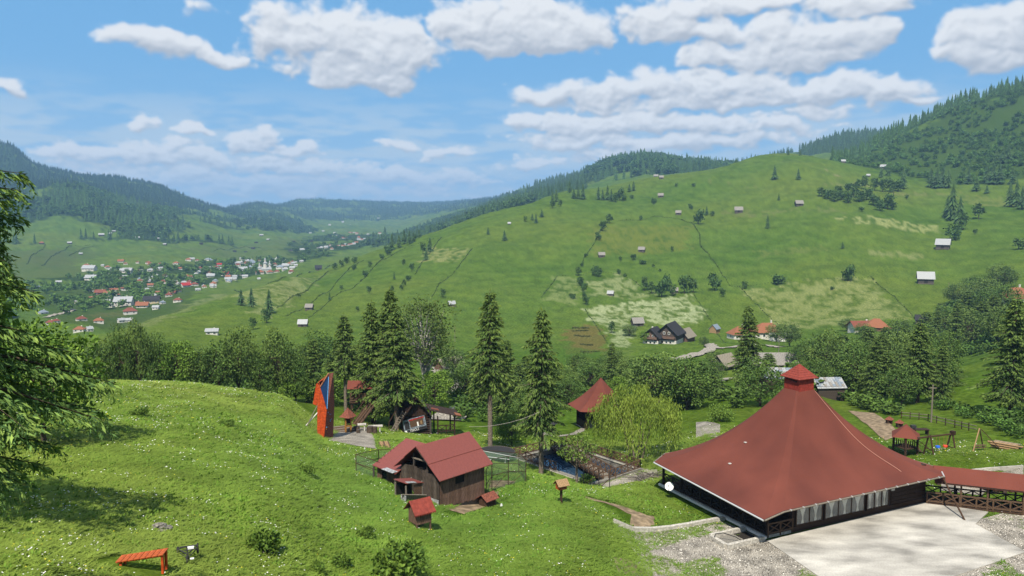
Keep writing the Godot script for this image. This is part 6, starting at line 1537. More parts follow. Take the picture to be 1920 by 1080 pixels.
func make_farmhouses() -> void:
	# the dark roofed chalet: two wings with gables towards the valley
	var p := Vector3(54.44, -16.62, -289.93)
	var t := thing("chalet", "chalet with dark slate roofs and wooden gables above the lane", "house", on(p.x, p.z), -0.5)
	for s in [[Vector3(-2.4, 0, 1.8), 6.4, 5.6, 2.4, 2.7, "brown_plank_1"], [Vector3(2.4, 0, -3.0), 9.0, 7.0, 3.4, 3.2, "grey_plank_1"]]:
		var w := Node3D.new()
		var base := MB.new()
		base.bx(0, 0.1, 0, s[2] + 0.1, 2.6, s[1] + 0.1)
		part("ground_floor", base, M.plaster, t).position = s[0]
		var g := part("wall", gable_wall(s[1], s[2], s[3], s[4]), M[s[5]], t)
		g.position = s[0] + Vector3(0, 0.6, 0); g.rotation.y = PI / 2
		for sg in [1.0, -1.0]:
			var r := part("roof", roof_slab(s[1], s[2], s[4], 0.9, 0.18, sg), M.tile_dark, t)
			r.position = s[0] + Vector3(0, s[3] + 0.62, 0); r.rotation.y = PI / 2
		for k in 3: window(t, s[0] + Vector3(-1.5 + 1.5 * k, 0.75, s[1] * 0.5 + 0.08), 0, 1.0, 0.9)
		for k in 2: window(t, s[0] + Vector3(-0.9 + 1.8 * k, s[3] + 0.6, s[1] * 0.5 + 0.03), 0, 0.8, 1.0)
		block("balcony", s[0] + Vector3(0, 2.35, s[1] * 0.5 + 0.45), Vector3(s[2] * 0.9, 0.7, 0.8), M.brown_plank_3, t)
		w.free()
	block("chimney", Vector3(-3.2, 5.3, 0.6), Vector3(0.5, 1.2, 0.5), M.plaster, t)
	p = Vector3(64.59, -17.20, -297.34)
	t = house("barn", "barn with pale half hipped shingle roof beside the dark chalet", "barn", on(p.x, p.z), 0.95, 7.0, 5.0, 2.0, 2.5, "brown_plank_0", "thatch", false, 0)
	beam("lean_to_roof", Vector3(3.6, 1.5, 0), Vector3(5.0, 0.9, 0), 3.2, 0.1, M.sheet_roof, t)
	for z in [-1.4, 1.4]: beam("post", Vector3(4.9, -0.5, z), Vector3(4.9, 0.9, z), 0.15, 0.15, M.old_wood, t)
	p = Vector3(83.79, -19.14, -329.15)
	house("shed", "small plank shed with grey blue roof right of the barn", "shed", on(p.x, p.z), 0.9, 3.8, 3.0, 2.0, 1.5, "fresh_wood", "blue_sheet", false, 0)
	p = Vector3(89.16, -18.61, -311.51)
	house("farmhouse", "orange roofed house half hidden by the tall spruce", "house", on(p.x, p.z), 0.2, 8, 6, 2.6, 2.6, "plaster", "tile_orange", true, 3)
	p = Vector3(101.01, -19.30, -315.91)
	t = house("farmhouse", "white house with red roof and glazed porch above the lane", "house", on(p.x, p.z), 0.05, 11.5, 7.5, 3.4, 3.0, "plaster", "tile_orange", true, 5)
	block("porch", Vector3(2.6, 1.3, 4.6), Vector3(6.4, 3.2, 2.0), M.white_paint, t)
	for k in 4: window(t, Vector3(0.2 + k * 1.55, 1.9, 5.62), 0, 1.35, 1.1)
	p = Vector3(92.69, -17.48, -294.07)
	p = Vector3(136.93, -15.13, -310.77)
	house("farmhouse", "low white house with long red tiled roof below the pale meadow", "house", on(p.x, p.z), 0.1, 9.5, 5.5, 2.4, 1.8, "plaster", "tile_red", false, 3)
	p = Vector3(140.19, -14.31, -306.55)
	house("barn", "brown barn with orange hipped roof joined to the white house's right", "barn", on(p.x, p.z), -0.3, 9, 7, 2.2, 2.8, "brown_plank_1", "tile_orange", true, 0)
	p = Vector3(198.10, -5.02, -314.01)
	t = house("farmhouse", "orange half hipped farmhouse roof at the right edge", "house", on(p.x, p.z), 0.2, 12, 8, 2.8, 3.4, "plaster", "tile_orange", true, 3)
	p = Vector3(48.69, -5.88, -182.30)
	house("barn", "little thatched barn among the trees below the lane", "barn", on(p.x, p.z), 0.75, 5.0, 4.0, 1.5, 2.0, "hut_wood", "thatch", false, 0)
	p = Vector3(57.18, -3.88, -174.56)
	house("barn", "long low grey roofed shed behind the cupola", "shed", on(p.x, p.z), 0.02, 9.0, 5.0, 1.6, 1.7, "old_wood", "grey_shingle", false, 0)
	p = Vector3(-15.17, -8.20, -192.74)
	house("barn", "low barn with pale rounded roof between the spruces", "barn", on(p.x, p.z), 0.7, 6.0, 4.2, 1.4, 1.8, "brown_plank_1", "thatch", false, 0)
	p = Vector3(-113.50, -15.81, -301.40)
	house("shed", "small white shed behind the tree belt", "shed", on(p.x, p.z), 0.2, 4.2, 3.0, 1.7, 0.8, "plaster", "sheet_roof", false, 2)
	# grey roofed sheds close behind the hall, with patched boards
	for s in [[Vector3(50.27, 0.70, -126.45), 4.3, 3.6, 2.0, 1.1, 0.08, "grey boarded shed right of the red cupola", "sheet_roof"], [Vector3(45.93, 0.81, -136.04), 5.4, 4.4, 1.5, 1.2, -0.1, "blue grey patched roof of the shed left of the cupola", "blue_sheet"], [Vector3(71.29, -5.12, -172.46), 3.2, 2.6, 1.6, 0.9, 0.9, "small blue roof peeping between trees right of the cupola", "blue_sheet"]]:
		t = thing("shed", s[6], "shed", on(s[0].x, s[0].z), s[5])
		part("wall", gable_wall(s[1], s[2], s[3], s[4]), M.grey_plank_0, t)
		for sg in [1.0, -1.0]:
			var r := part("roof", roof_slab(s[1], s[2], s[4], 0.25, 0.08, sg), M[s[7]], t)
			r.position.y = s[3]
			if sg > 0:
				var sl := sqrt(s[2] * s[2] * 0.25 + s[4] * s[4])
				var ang := atan2(s[4], s[2] * 0.5)
				for i in 9:
					for j in 4:
						var f := (j + 0.5) / 4.0
						var sh := put("shingle", boxm(Vector3(s[1] / 9.0 * 0.96, 0.03, sl / 4.0)), M[["grey_shingle", "sheet_roof", "blue_sheet"][rng.randi() % 3]], r)
						sh.position = Vector3(s[1] * ((i + 0.5) / 9.0 - 0.5), s[4] * (1.0 - f) + 0.14 + rd(0, 0.01), s[2] * 0.5 * f)
						sh.rotation.x = ang
	# poles along the lanes
	var n := 0
	for s in [[Vector3(214.11, -10.61, -392.38), 6.5], [Vector3(-21.55, -18.08, -300.30), 6.0], [Vector3(74.81, -2.84, -163.45), 6.0], [Vector3(50.40, 4.98, -94.73), 4.6], [Vector3(74.61, -9.34, -222.19), 5.5]]:
		t = thing("utility_pole", ["pale pole below the orange roofed farmhouse", "thin pole in the meadow behind the spruces", "pole among the trees of the right grove", "thin pole beside the playground's rear fence", "pole by the white house's garden"][n], "pole", on(s[0].x, s[0].z), 0, "utility poles")
		pole("shaft", Vector3(0, -0.5, 0), Vector3(0, s[1], 0), 0.11, M.old_wood, t, 0.08)
		beam("crossarm", Vector3(-0.5, s[1] - 0.4, 0), Vector3(0.5, s[1] - 0.4, 0), 0.08, 0.08, M.old_wood, t)
		n += 1

# ---------------------------------------------------------------- railings
# a rustic railing from a to b: posts, two rails and crossed braces in every bay
func railing(t: Node3D, a: Vector3, b: Vector3, h: float, bay: float, m: Material, w := 0.09) -> void:
	var n := maxi(1, int(round(a.distance_to(b) / bay)))
	for k in n + 1:
		var p := a.lerp(b, float(k) / n)
		beam("post", p + Vector3(0, -0.15, 0), p + Vector3(0, h + 0.05, 0), w * 1.15, w * 1.15, m, t)
	beam("rail", a + Vector3(0, h, 0), b + Vector3(0, h, 0), w, w, m, t)
	beam("rail", a + Vector3(0, 0.14, 0), b + Vector3(0, 0.14, 0), w, w, m, t)
	for k in n:
		var p := a.lerp(b, float(k) / n)
		var q := a.lerp(b, float(k + 1) / n)
		beam("brace", p + Vector3(0, 0.16, 0), q + Vector3(0, h - 0.04, 0), w * 0.7, w * 0.7, m, t)
		beam("brace", p + Vector3(0, h - 0.04, 0), q + Vector3(0, 0.16, 0), w * 0.62, w * 0.62, m, t)

# ---------------------------------------------------------------- the hall
const HALL := Vector3(18.46, 6.5, -56.4)
const HALL_YAW := 0.448
# eaves outline (x along the front, z towards the yard) and heights
var EAVES := [Vector3(-1.8, 2.3, 1.6), Vector3(-0.07, 2.66, 1.65), Vector3(16.9, 2.7, 1.5), Vector3(18.35, 2.72, 0.1), Vector3(18.4, 2.7, -11.6), Vector3(17.0, 2.7, -13.2), Vector3(0.6, 2.7, -13.0), Vector3(-1.7, 2.7, -11.4)]
const CREST := Vector3(8.9, 9.05, -6.1)

func roof_point(e: float, q: float) -> Vector3:
	var i := int(e) % 8
	var p: Vector3 = EAVES[i].lerp(EAVES[(i + 1) % 8], e - int(e))
	var a: Vector3 = EAVES[i] - CREST
	var b: Vector3 = EAVES[(i + 1) % 8] - CREST
	var ta := Vector3(a.x, 0, a.z).normalized()
	var tb := Vector3(b.x, 0, b.z).normalized()
	var top := CREST + ta.lerp(tb, e - int(e)) * 1.15
	var h := 0.42 * q + 0.58 * pow(q, 2.3)
	return Vector3(lerpf(p.x, top.x, q), lerpf(p.y, CREST.y, h), lerpf(p.z, top.z, q))

func make_hall() -> void:
	var t := thing("hall", "long dark wooden hall under a huge sweeping red roof with cupola", "building", HALL, HALL_YAW)
	# roof
	var b := MB.new()
	for i in 8:
		var cells := 4 if i % 2 == 0 or i == 5 else 8
		for k in cells:
			var e0 := i + float(k) / cells
			var e1 := i + float(k + 1) / cells - (0.0001 if k == cells - 1 else 0.0)
			for j in 20:
				b.quad(roof_point(e0, j / 20.0), roof_point(e1, j / 20.0), roof_point(e1, (j + 1) / 20.0), roof_point(e0, (j + 1) / 20.0))
	var roof := part("roof", b, M.red_roof, t)
	var under := MB.new()
	for i in 8:
		var p: Vector3 = EAVES[i] + Vector3(0, -0.14, 0)
		var q: Vector3 = EAVES[(i + 1) % 8] + Vector3(0, -0.14, 0)
		var c := Vector3(CREST.x, 3.6, CREST.z)
		under.quad(q, p, p.lerp(c, 0.5), q.lerp(c, 0.5))
		under.quad(p, q, EAVES[(i + 1) % 8] + Vector3(0, -0.01, 0), EAVES[i] + Vector3(0, -0.01, 0))
	part("soffit", under, M.dark_wood, t)
	for i in 8:
		var p: Vector3 = EAVES[i]
		var q: Vector3 = EAVES[(i + 1) % 8]
		var d := (q - p).normalized()
		var o := Vector3(d.z, 0, -d.x).normalized() * -0.07
		var g := MB.new()
		g.tube([p + o + Vector3(0, -0.06, 0), q + o + Vector3(0, -0.06, 0)], [0.065, 0.065], 8)
		part("gutter", g, M.pale_metal if i in [7, 2] else M.old_wood, t)
	for k in 14:
		var p: Vector3 = EAVES[1].lerp(EAVES[2], (k + 0.5) / 14.0)
		block("gutter_bracket", p + Vector3(0, -0.02, 0.09), Vector3(0.05, 0.1, 0.16), M.pale_metal, roof)
	for s in [[7.45, 0.33], [7.37, 0.55]]:
		var pt := roof_point(s[0], s[1])
		block("roof_patch", pt + Vector3(0, 0.03, 0), Vector3(0.22, 0.05, 0.2), M.plaster, roof)
	# cupola
	var cu := MB.new()
	var s := 0.82
	for k in 4:
		var a := PI / 4 + k * PI / 2
		var c := a + PI / 2
		cu.quad(CREST + Vector3(sin(a), 0, cos(a)) * s * 1.41 + Vector3(0, -0.5, 0), CREST + Vector3(sin(c), 0, cos(c)) * s * 1.41 + Vector3(0, -0.5, 0), CREST + Vector3(sin(c), 0, cos(c)) * s * 1.41 + Vector3(0, 1.02, 0), CREST + Vector3(sin(a), 0, cos(a)) * s * 1.41 + Vector3(0, 1.02, 0))
	var cup := part("cupola", cu, M.cupola_red, t)
	for k in 5:
		block("vent_slot", CREST + Vector3(-s - 0.005, 0.82 - 0.03 * k, -0.5 + 0.25 * k), Vector3(0.03, 0.1, 0.2), M.dark_inside, cup)
	for j in 7:                                              # lapped courses of the cap
		var c := MB.new()
		var r0 := 1.52 * (1.0 - j / 7.0)
		var r1 := 1.52 * (1.0 - (j + 1) / 7.0)
		var y0 := 0.98 + j * 0.155
		for k in 4:
			var a := PI / 4 + k * PI / 2
			var d := a + PI / 2
			c.quad(Vector3(sin(a) * r0, y0, cos(a) * r0), Vector3(sin(d) * r0, y0, cos(d) * r0), Vector3(sin(d) * r1, y0 + 0.13, cos(d) * r1), Vector3(sin(a) * r1, y0 + 0.13, cos(a) * r1))
			c.quad(Vector3(sin(a) * r0, y0 - 0.035, cos(a) * r0), Vector3(sin(d) * r0, y0 - 0.035, cos(d) * r0), Vector3(sin(d) * r0, y0, cos(d) * r0), Vector3(sin(a) * r0, y0, cos(a) * r0))
			if j == 0: c.tri(Vector3(sin(d) * r0, y0 - 0.035, cos(d) * r0), Vector3(sin(a) * r0, y0 - 0.035, cos(a) * r0), Vector3(0, y0 - 0.035, 0))
		part("cap_course", c, M.bright_red, t).position = CREST
	# base and walls
	block("foundation", Vector3(8.5, -0.75, -6.2), Vector3(16.96, 1.9, 12.4), M.wall_concrete, t)
	block("sill_beam", Vector3(-0.3, 0.18, -6.2), Vector3(0.16, 0.16, 12.9), M.white_paint, t)
	block("wall", Vector3(9.7, 1.65, -6.2), Vector3(14.6, 3.0, 12.2), M.dark_wood, t)
	block("plinth", Vector3(9.7, 0.21, -0.055), Vector3(14.62, 0.4, 0.13), M.stained_wood, t)
	for k in 7:
		var y := 0.52 + k * 0.33
		block("board", Vector3(15.0, y, -0.075), Vector3(4.0, 0.3, 0.05), M.dark_wood, t)
		block("board", Vector3(2.36, y, -6.2), Vector3(0.06, 0.3, 12.1), M.dark_wood, t)
	# glazed bays of the front
	for w in [[2.85, 5.45, 2], [5.75, 9.9, 3], [10.2, 12.6, 3]]:
		var x0: float = w[0]
		var x1: float = w[1]
		var n: int = w[2]
		var win := block("window", Vector3((x0 + x1) * 0.5, 1.33, -0.07), Vector3(x1 - x0, 1.72, 0.06), M.dark_inside, t)
		for k in n + 1:
			block("mullion", Vector3((x1 - x0) * (float(k) / n - 0.5), 0, 0.06), Vector3(0.09, 1.74, 0.1), M.stained_wood, win)
		for sg in [-1.0, 1.0]:
			block("frame", Vector3(0, sg * 0.84, 0.06), Vector3(x1 - x0, 0.09, 0.09), M.stained_wood, win)
		for k in n:
			var cx := (x1 - x0) * ((k + 0.5) / n - 0.5)
			var bw := (x1 - x0) / n
			put("dark_backing", boxm(Vector3(bw * 0.9, 1.6, 0.01)), M.room_dark, win).position = Vector3(cx, 0, 0.036)  # dark background sheet in place of the dim room
			part("curtain", tied_curtain(bw * 0.6 if w[0] < 10.0 else bw * 0.66, 1.56), M.curtain, win).position = Vector3(cx + (0.0 if w[0] < 10.0 else -0.04), 0, 0.06)
			block("pane", Vector3(cx, 0, 0.085), Vector3(bw - 0.09, 1.6, 0.008), M.glass, win)
	block("vent", Vector3(13.1, 1.75, -0.03), Vector3(0.35, 0.35, 0.08), M.plaster, t)
	block("lamp_box", Vector3(15.9, 1.75, -0.03), Vector3(0.4, 0.32, 0.1), M.stained_wood, t)
	# veranda along the left side and round the near corner
	for k in 6:
		var z := -0.08 - k * 2.5
		beam("post", Vector3(0.12, 0, z), Vector3(0.12, 2.75, z), 0.16, 0.16, M.dark_wood, t)
	beam("post", Vector3(2.5, 0, -0.08), Vector3(2.5, 2.8, -0.08), 0.16, 0.16, M.dark_wood, t)
	railing(t, Vector3(0.12, 0.28, -0.08), Vector3(0.12, 0.28, -12.5), 0.85, 1.25, M.dark_wood)
	railing(t, Vector3(0.14, 0.2, -0.02), Vector3(2.5, 0.2, -0.02), 0.85, 1.2, M.rail_wood, 0.1)
	block("deck", Vector3(1.2, 0.235, -6.2), Vector3(2.3, 0.06, 12.3), M.stained_wood, t)
	# downpipe slanting off the right corner
	var pts := [Vector3(17.2, 2.55, 1.4), Vector3(17.1, 2.25, 1.5), Vector3(16.1, 0.05, 4.05)]
	var dp := MB.new()
	dp.tube(pts, [0.07, 0.07, 0.07], 8)
	part("downpipe", dp, M.stained_wood, t)
	# cable lying over the roof
	var line := []
	for k in 25:
		var f := k / 24.0
		line.append(roof_point(2.0 - 0.04 - 0.17 * f - 0.05 * sin(f * 5.0) * f, lerpf(0.985, 0.16, f)) + Vector3(0, 0.035, 0))
	var cb := MB.new()
	cb.tube(line, range(25).map(func(_k): return 0.02), 5)
	var rope := part("roof_cable", cb, M.cable_pale)
	rope.position = HALL
	rope.rotation.y = HALL_YAW
	tag(rope, "pale cable running down the hall's red roof from the cupola", "cable")
	# dish on the left wall
	var dh := thing("satellite_dish", "round white satellite dish on the hall's left side", "dish", Vector3(12.97, 7.60, -64.45), HALL_YAW)
	var db := MB.new()
	for k in 24:
		var a := TAU * k / 24
		var c := TAU * (k + 1) / 24
		for j in 4:
			var r0 := 0.088 * j
			var r1 := 0.088 * (j + 1)
			db.quad(Vector3(sin(a) * r0, cos(a) * r0, r0 * r0 * 0.5), Vector3(sin(a) * r1, cos(a) * r1, r1 * r1 * 0.5), Vector3(sin(c) * r1, cos(c) * r1, r1 * r1 * 0.5), Vector3(sin(c) * r0, cos(c) * r0, r0 * r0 * 0.5))
	var dm := part("reflector", db, M.white_plastic, dh)
	dm.rotation = Vector3(-0.45, -0.75, 0)
	beam("feed_arm", dm.transform * Vector3(0, -0.42, 0.08), dm.transform * Vector3(0, -0.05, 0.5), 0.03, 0.03, M.dark_metal, dh)
	block("feed_horn", dm.transform * Vector3(0, -0.03, 0.5), Vector3(0.07, 0.07, 0.1), M.dark_metal, dh)
	beam("bracket", Vector3(0, 0, -0.02), Vector3(0.95, -0.25, -0.1), 0.05, 0.05, M.dark_metal, dh)

func tied_curtain(w: float, h: float) -> MB:
	var b := MB.new()
	var rows := 9
	var cols := 12
	var p := []
	for j in rows + 1:
		var v := float(j) / rows
		var half := w * 0.5 * (lerpf(1.0, 0.16, smoothstep(0.0, 0.76, v)) if v < 0.76 else lerpf(0.16, 0.34, (v - 0.76) / 0.24))
		var r := []
		for i in cols + 1:
			var f := float(i) / cols
			r.append(Vector3(lerpf(-half, half, f), h * (0.5 - v), 0.014 * sin(f * 30.0) * (0.4 + v)))
		p.append(r)
	for j in rows:
		for i in cols:
			b.quad(p[j + 1][i], p[j + 1][i + 1], p[j][i + 1], p[j][i])
	return b

func make_walkway() -> void:
	var t := thing("covered_walkway", "roofed wooden walkway with crossed railings at the hall's right", "walkway", Vector3(33.57, 6.5, -63.38), -0.378)
	block("deck", Vector3(5.4, 0.1, -0.9), Vector3(10.6, 0.14, 1.95), M.stained_wood, t)
	railing(t, Vector3(0.1, 0.16, 0), Vector3(10.6, 0.16, 0), 0.85, 1.18, M.rail_wood, 0.1)
	railing(t, Vector3(0.1, 0.16, -1.8), Vector3(10.6, 0.16, -1.8), 0.85, 1.18, M.dark_wood, 0.1)
	for x in [2.5, 4.35, 6.8, 9.2]:
		beam("roof_post", Vector3(x, 0, 0.02), Vector3(x, 2.2, 0.02), 0.13, 0.13, M.rail_wood, t)
		beam("roof_post", Vector3(x - 0.2, 0, -1.82), Vector3(x - 0.2, 2.2, -1.82), 0.13, 0.13, M.dark_wood, t)
	for sg in [1.0, -1.0]:
		var r := part("roof", roof_slab(9.9, 1.8, 0.72, 0.4, 0.06, sg), M.red_roof, t)
		r.position = Vector3(5.9, 2.25, -0.9)
	beam("fascia", Vector3(0.7, 2.0, 0.38), Vector3(11.0, 2.0, 0.38), 0.05, 0.1, M.dark_wood, t)

# ---------------------------------------------------------------- the barn
func make_barn() -> void:
	var t := thing("barn", "weathered plank barn with red sheet roof and open gable loft", "barn", Vector3(-4.9, 10.0, -53.0), 0.83)
	block("foundation", Vector3(2.15, -0.2, -2.0), Vector3(4.1, 0.8, 3.8), M.stone_dark, t)
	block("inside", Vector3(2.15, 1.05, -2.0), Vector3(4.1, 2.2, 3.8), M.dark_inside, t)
	for k in 15:
		var x := 0.14 + k * 0.287
		var hole := k >= 5 and k <= 7
		var foot := 0.1 - k * 0.03 + rd(-0.06, 0.06)
		if hole:
			block("plank", Vector3(x, foot + (1.35 - foot) * 0.5, 0.01 + rd(0, 0.012)), Vector3(0.272, 1.35 - foot, 0.035), M["brown_plank_%d" % (k % 4)], t)
		else:
			block("plank", Vector3(x, foot + (2.25 - foot) * 0.5, 0.01 + rd(0, 0.012)), Vector3(0.272, 2.25 - foot, 0.035), M["brown_plank_%d" % rng.randi_range(0, 3)], t)
		block("plank", Vector3(x, 1.1, -4.02), Vector3(0.272, 2.3, 0.035), M["grey_plank_%d" % (k % 4)], t)
	for k in 14:
		var z := -0.15 - k * 0.284
		var top := minf(2.35 + rd(-0.12, 0.14), 2.2 + (2.0 - absf(z + 2.0)) * 0.85)
		if k < 3: top = 2.3 - 0.02 * k
		block("plank", Vector3(-0.02 - rd(0, 0.012), top * 0.5, z), Vector3(0.035, top, 0.268), M["grey_plank_%d" % rng.randi_range(0, 3)], t)
		block("plank", Vector3(4.32, 1.1 + (2.0 - absf(z + 2.0)) * 0.4, z), Vector3(0.035, 2.3 + (2.0 - absf(z + 2.0)) * 0.8, 0.268), M["brown_plank_%d" % (k % 4)], t)
	for z in [-0.05, -1.3, -2.7, -3.95]: beam("stud", Vector3(0.06, 2.1, z), Vector3(0.06, 2.25 + (2.0 - absf(z + 2.0)) * 0.86, z), 0.1, 0.1, M.hut_wood, t)
	beam("tie_beam", Vector3(0.02, 3.0, -2.9), Vector3(0.02, 3.0, -1.1), 0.08, 0.08, M.old_wood, t)
	block("patch_sheet", Vector3(-0.06, 0.28, -0.45), Vector3(0.03, 0.62, 0.8), M.sheet_roof, t)
	for sg in [1.0, -1.0]:
		for j in 2:                                          # two courses of sheets on either slope
			var r := MB.new()
			var f0 := 0.5 * j
			var f1 := 0.5 * (j + 1) + (0.03 if j == 0 else 0.0)
			var x0 := -0.38
			var x1 := 4.78
			var lift := 0.05 if j == 0 else 0.0
			var a := Vector3(x0, lerpf(3.95, 2.08, f1) + lift, -2.0 + sg * 2.42 * f1)
			var c := Vector3(x1, lerpf(3.95, 2.08, f1) + lift, -2.0 + sg * 2.42 * f1)
			var e := Vector3(x1, lerpf(3.95, 2.08, f0) + lift, -2.0 + sg * 2.42 * f0)
			var f := Vector3(x0, lerpf(3.95, 2.08, f0) + lift, -2.0 + sg * 2.42 * f0)
			var up := Vector3(0, 0.045, 0)
			var q := [a, c, e, f] if sg > 0 else [c, a, f, e]
			r.quad(q[0] + up, q[1] + up, q[2] + up, q[3] + up); r.quad(q[1], q[0], q[3], q[2])
			r.quad(q[0], q[1], q[1] + up, q[0] + up); r.quad(q[1], q[2], q[2] + up, q[1] + up); r.quad(q[3], q[0], q[0] + up, q[3] + up)
			part("roof_sheet", r, M.red_sheet, t)
	for k in 5: beam("rafter", Vector3(-0.3 + k * 1.2, 3.9, -2.0), Vector3(-0.3 + k * 1.2, 2.1, 0.38), 0.07, 0.09, M.hut_wood, t)
	# lean-to behind the gable's left end
	var l := thing("lean_to_shed", "lean-to shed with red sheet roof against the barn's far side", "shed", Vector3(-4.9, 10.0, -53.0), 0.83)
	var r := MB.new()
	var p := [Vector3(-0.55, 1.62, -4.05), Vector3(-0.35, 1.62, -6.9), Vector3(2.9, 2.95, -6.9), Vector3(2.9, 2.95, -4.05)]
	var up := Vector3(0, 0.05, 0)
	r.quad(p[1] + up, p[0] + up, p[3] + up, p[2] + up); r.quad(p[0], p[1], p[2], p[3]); r.quad(p[1], p[0], p[0] + up, p[1] + up); r.quad(p[0], p[3], p[3] + up, p[0] + up); r.quad(p[2], p[1], p[1] + up, p[2] + up)
	part("roof_sheet", r, M.red_sheet, l)
	beam("old_tin", Vector3(-0.5, 1.76, -4.1), Vector3(-0.45, 1.76, -5.4), 0.5, 0.03, M.sheet_roof, l)
	for k in 10:
		var z := -4.2 - k * 0.27
		if k in [6, 7]: continue
		block("plank", Vector3(0.0, 0.75, z), Vector3(0.035, 1.75, 0.255), M["brown_plank_%d" % (k % 4)], l)
	for k in 9: block("plank", Vector3(0.2 + k * 0.3, 0.9 + k * 0.06, -6.8), Vector3(0.285, 2.0 + k * 0.12, 0.035), M["grey_plank_%d" % (k % 4)], l)
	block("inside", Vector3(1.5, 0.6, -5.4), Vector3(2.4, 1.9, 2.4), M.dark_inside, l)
	for z in [-4.3, -6.75]: beam("post", Vector3(-0.35, -0.4, z), Vector3(-0.35, 1.6, z), 0.1, 0.1, M.hut_wood, l)
	# wood store in front of the gable
	var w := thing("wood_store", "small red roofed wood store leaning on the barn's gable with poles", "shed", on(-6.75, -52.1), 0.83)
	beam("roof_sheet", Vector3(-0.5, 1.35, -0.5), Vector3(1.0, 1.05, -0.5), 1.35, 0.04, M.red_sheet, w)
	beam("tin_patch", Vector3(-0.35, 1.36, 0.02), Vector3(0.35, 1.22, 0.02), 0.35, 0.03, M.sheet_roof, w)
	for x in [-0.45, 0.95]:
		for z in [0.05, -1.05]: beam("post", Vector3(x, -0.3, z), Vector3(x, 1.15, z), 0.08, 0.08, M.old_wood, w)
	block("board_wall", Vector3(0.6, 0.5, 0.05), Vector3(0.7, 1.1, 0.04), M.rail_wood, w)
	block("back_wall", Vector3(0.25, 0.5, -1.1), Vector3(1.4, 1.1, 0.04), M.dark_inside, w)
	for k in 7: pole("stacked_pole", Vector3(-0.9 + 0.04 * k, 0.72 - 0.1 * k, 0.2 - 0.05 * k), Vector3(0.9, 0.3 - 0.03 * k, 0.55 - 0.02 * k), 0.04, M.old_wood, w)
	block("white_sheet", Vector3(-0.75, 0.25, 0.15), Vector3(0.05, 0.75, 0.5), M.sheet_roof, w)
	# hutch with a red gable roof
	var h := thing("hutch", "tall wooden hutch with orange red gable roof below the barn", "hutch", Vector3(-5.35, gy(-5.35, -45.2) + 0.2, -45.2), 0.62)
	block("body", Vector3(0, 0.62, 0), Vector3(0.95, 0.85, 0.95), M.brown_plank_1, h)
	for sx in [-1.0, 1.0]:
		for sz in [-1.0, 1.0]: beam("leg", Vector3(sx * 0.44, -0.3, sz * 0.44), Vector3(sx * 0.44, 0.4, sz * 0.44), 0.08, 0.08, M.brown_plank_0, h)
	for k in 4: block("plank", Vector3(0.49, 0.62, -0.36 + k * 0.24), Vector3(0.03, 0.82, 0.225), M["brown_plank_%d" % k], h)
	for k in 4: block("plank", Vector3(-0.36 + k * 0.24, 0.62, 0.49), Vector3(0.225, 0.82, 0.03), M["brown_plank_%d" % (3 - k)], h)
	var ga := MB.new()
	for sg in [-1.0, 1.0]:
		var pp := [Vector3(sg * 0.475, 1.04, 0.47), Vector3(sg * 0.475, 1.04, -0.47), Vector3(sg * 0.475, 1.5, 0)]
		if sg > 0: ga.tri(pp[0], pp[1], pp[2])
		else: ga.tri(pp[1], pp[0], pp[2])
	part("gable_board", ga, M.brown_plank_2, h)
	beam("batten", Vector3(0.52, 0.32, -0.45), Vector3(0.52, 0.32, 0.45), 0.03, 0.06, M.stained_wood, h)
	beam("batten", Vector3(0.52, 1.03, -0.45), Vector3(0.52, 1.03, 0.45), 0.03, 0.06, M.stained_wood, h)
	for sg in [1.0, -1.0]: part("roof", roof_slab(0.95, 0.95, 0.46, 0.22, 0.03, sg), M.bright_red, h).position.y = 1.05
	for k in 12: block("scalloped_edge", Vector3(-0.64 + k * 0.116, 0.815, 0.71), Vector3(0.06, 0.05, 0.02), M.bright_red, h)
	# dog house by the barn's right wall
	var d := thing("dog_house", "small dog house with dull red roof at the barn's right corner", "dog house", on(-1.75, -55.6), 0.83)
	block("body", Vector3(0, 0.32, 0), Vector3(0.95, 0.66, 0.75), M.stained_wood, d)
	block("opening", Vector3(0.48, 0.28, 0.05), Vector3(0.02, 0.42, 0.34), M.dark_inside, d)
	for sg in [1.0, -1.0]: part("roof", roof_slab(1.0, 0.8, 0.28, 0.16, 0.03, sg), M.tile_red, d).position.y = 0.66
	var wb := MB.new()
	wb.tube([Vector3.ZERO, Vector3(0, 0.14, 0), Vector3(0, 0.24, 0)], [0.09, 0.1, 0.04], 10)
	var jug := part("water_jug", wb, M.white_plastic)
	jug.position = on(-0.75, -55.4)
	tag(jug, "white plastic jug lying beside the dog house", "jug")
	# bird house on a post
	var bh := thing("bird_house", "little bird house with tan roof on a wooden post in the meadow", "bird house", on(3.52, -55.9), 0.5)
	beam("post", Vector3(0, -0.3, 0), Vector3(0, 1.05, 0), 0.13, 0.13, M.stained_wood, bh)
	block("box", Vector3(0, 1.3, 0), Vector3(0.62, 0.42, 0.52), M.orange_wood, bh)
	for k in 4: block("slat", Vector3(-0.24 + k * 0.16, 1.2, 0.27), Vector3(0.06, 0.2, 0.02), M.tile_orange, bh)
	for sg in [1.0, -1.0]: part("roof", roof_slab(0.66, 0.56, 0.26, 0.14, 0.035, sg), M.fresh_wood, bh).position.y = 1.5

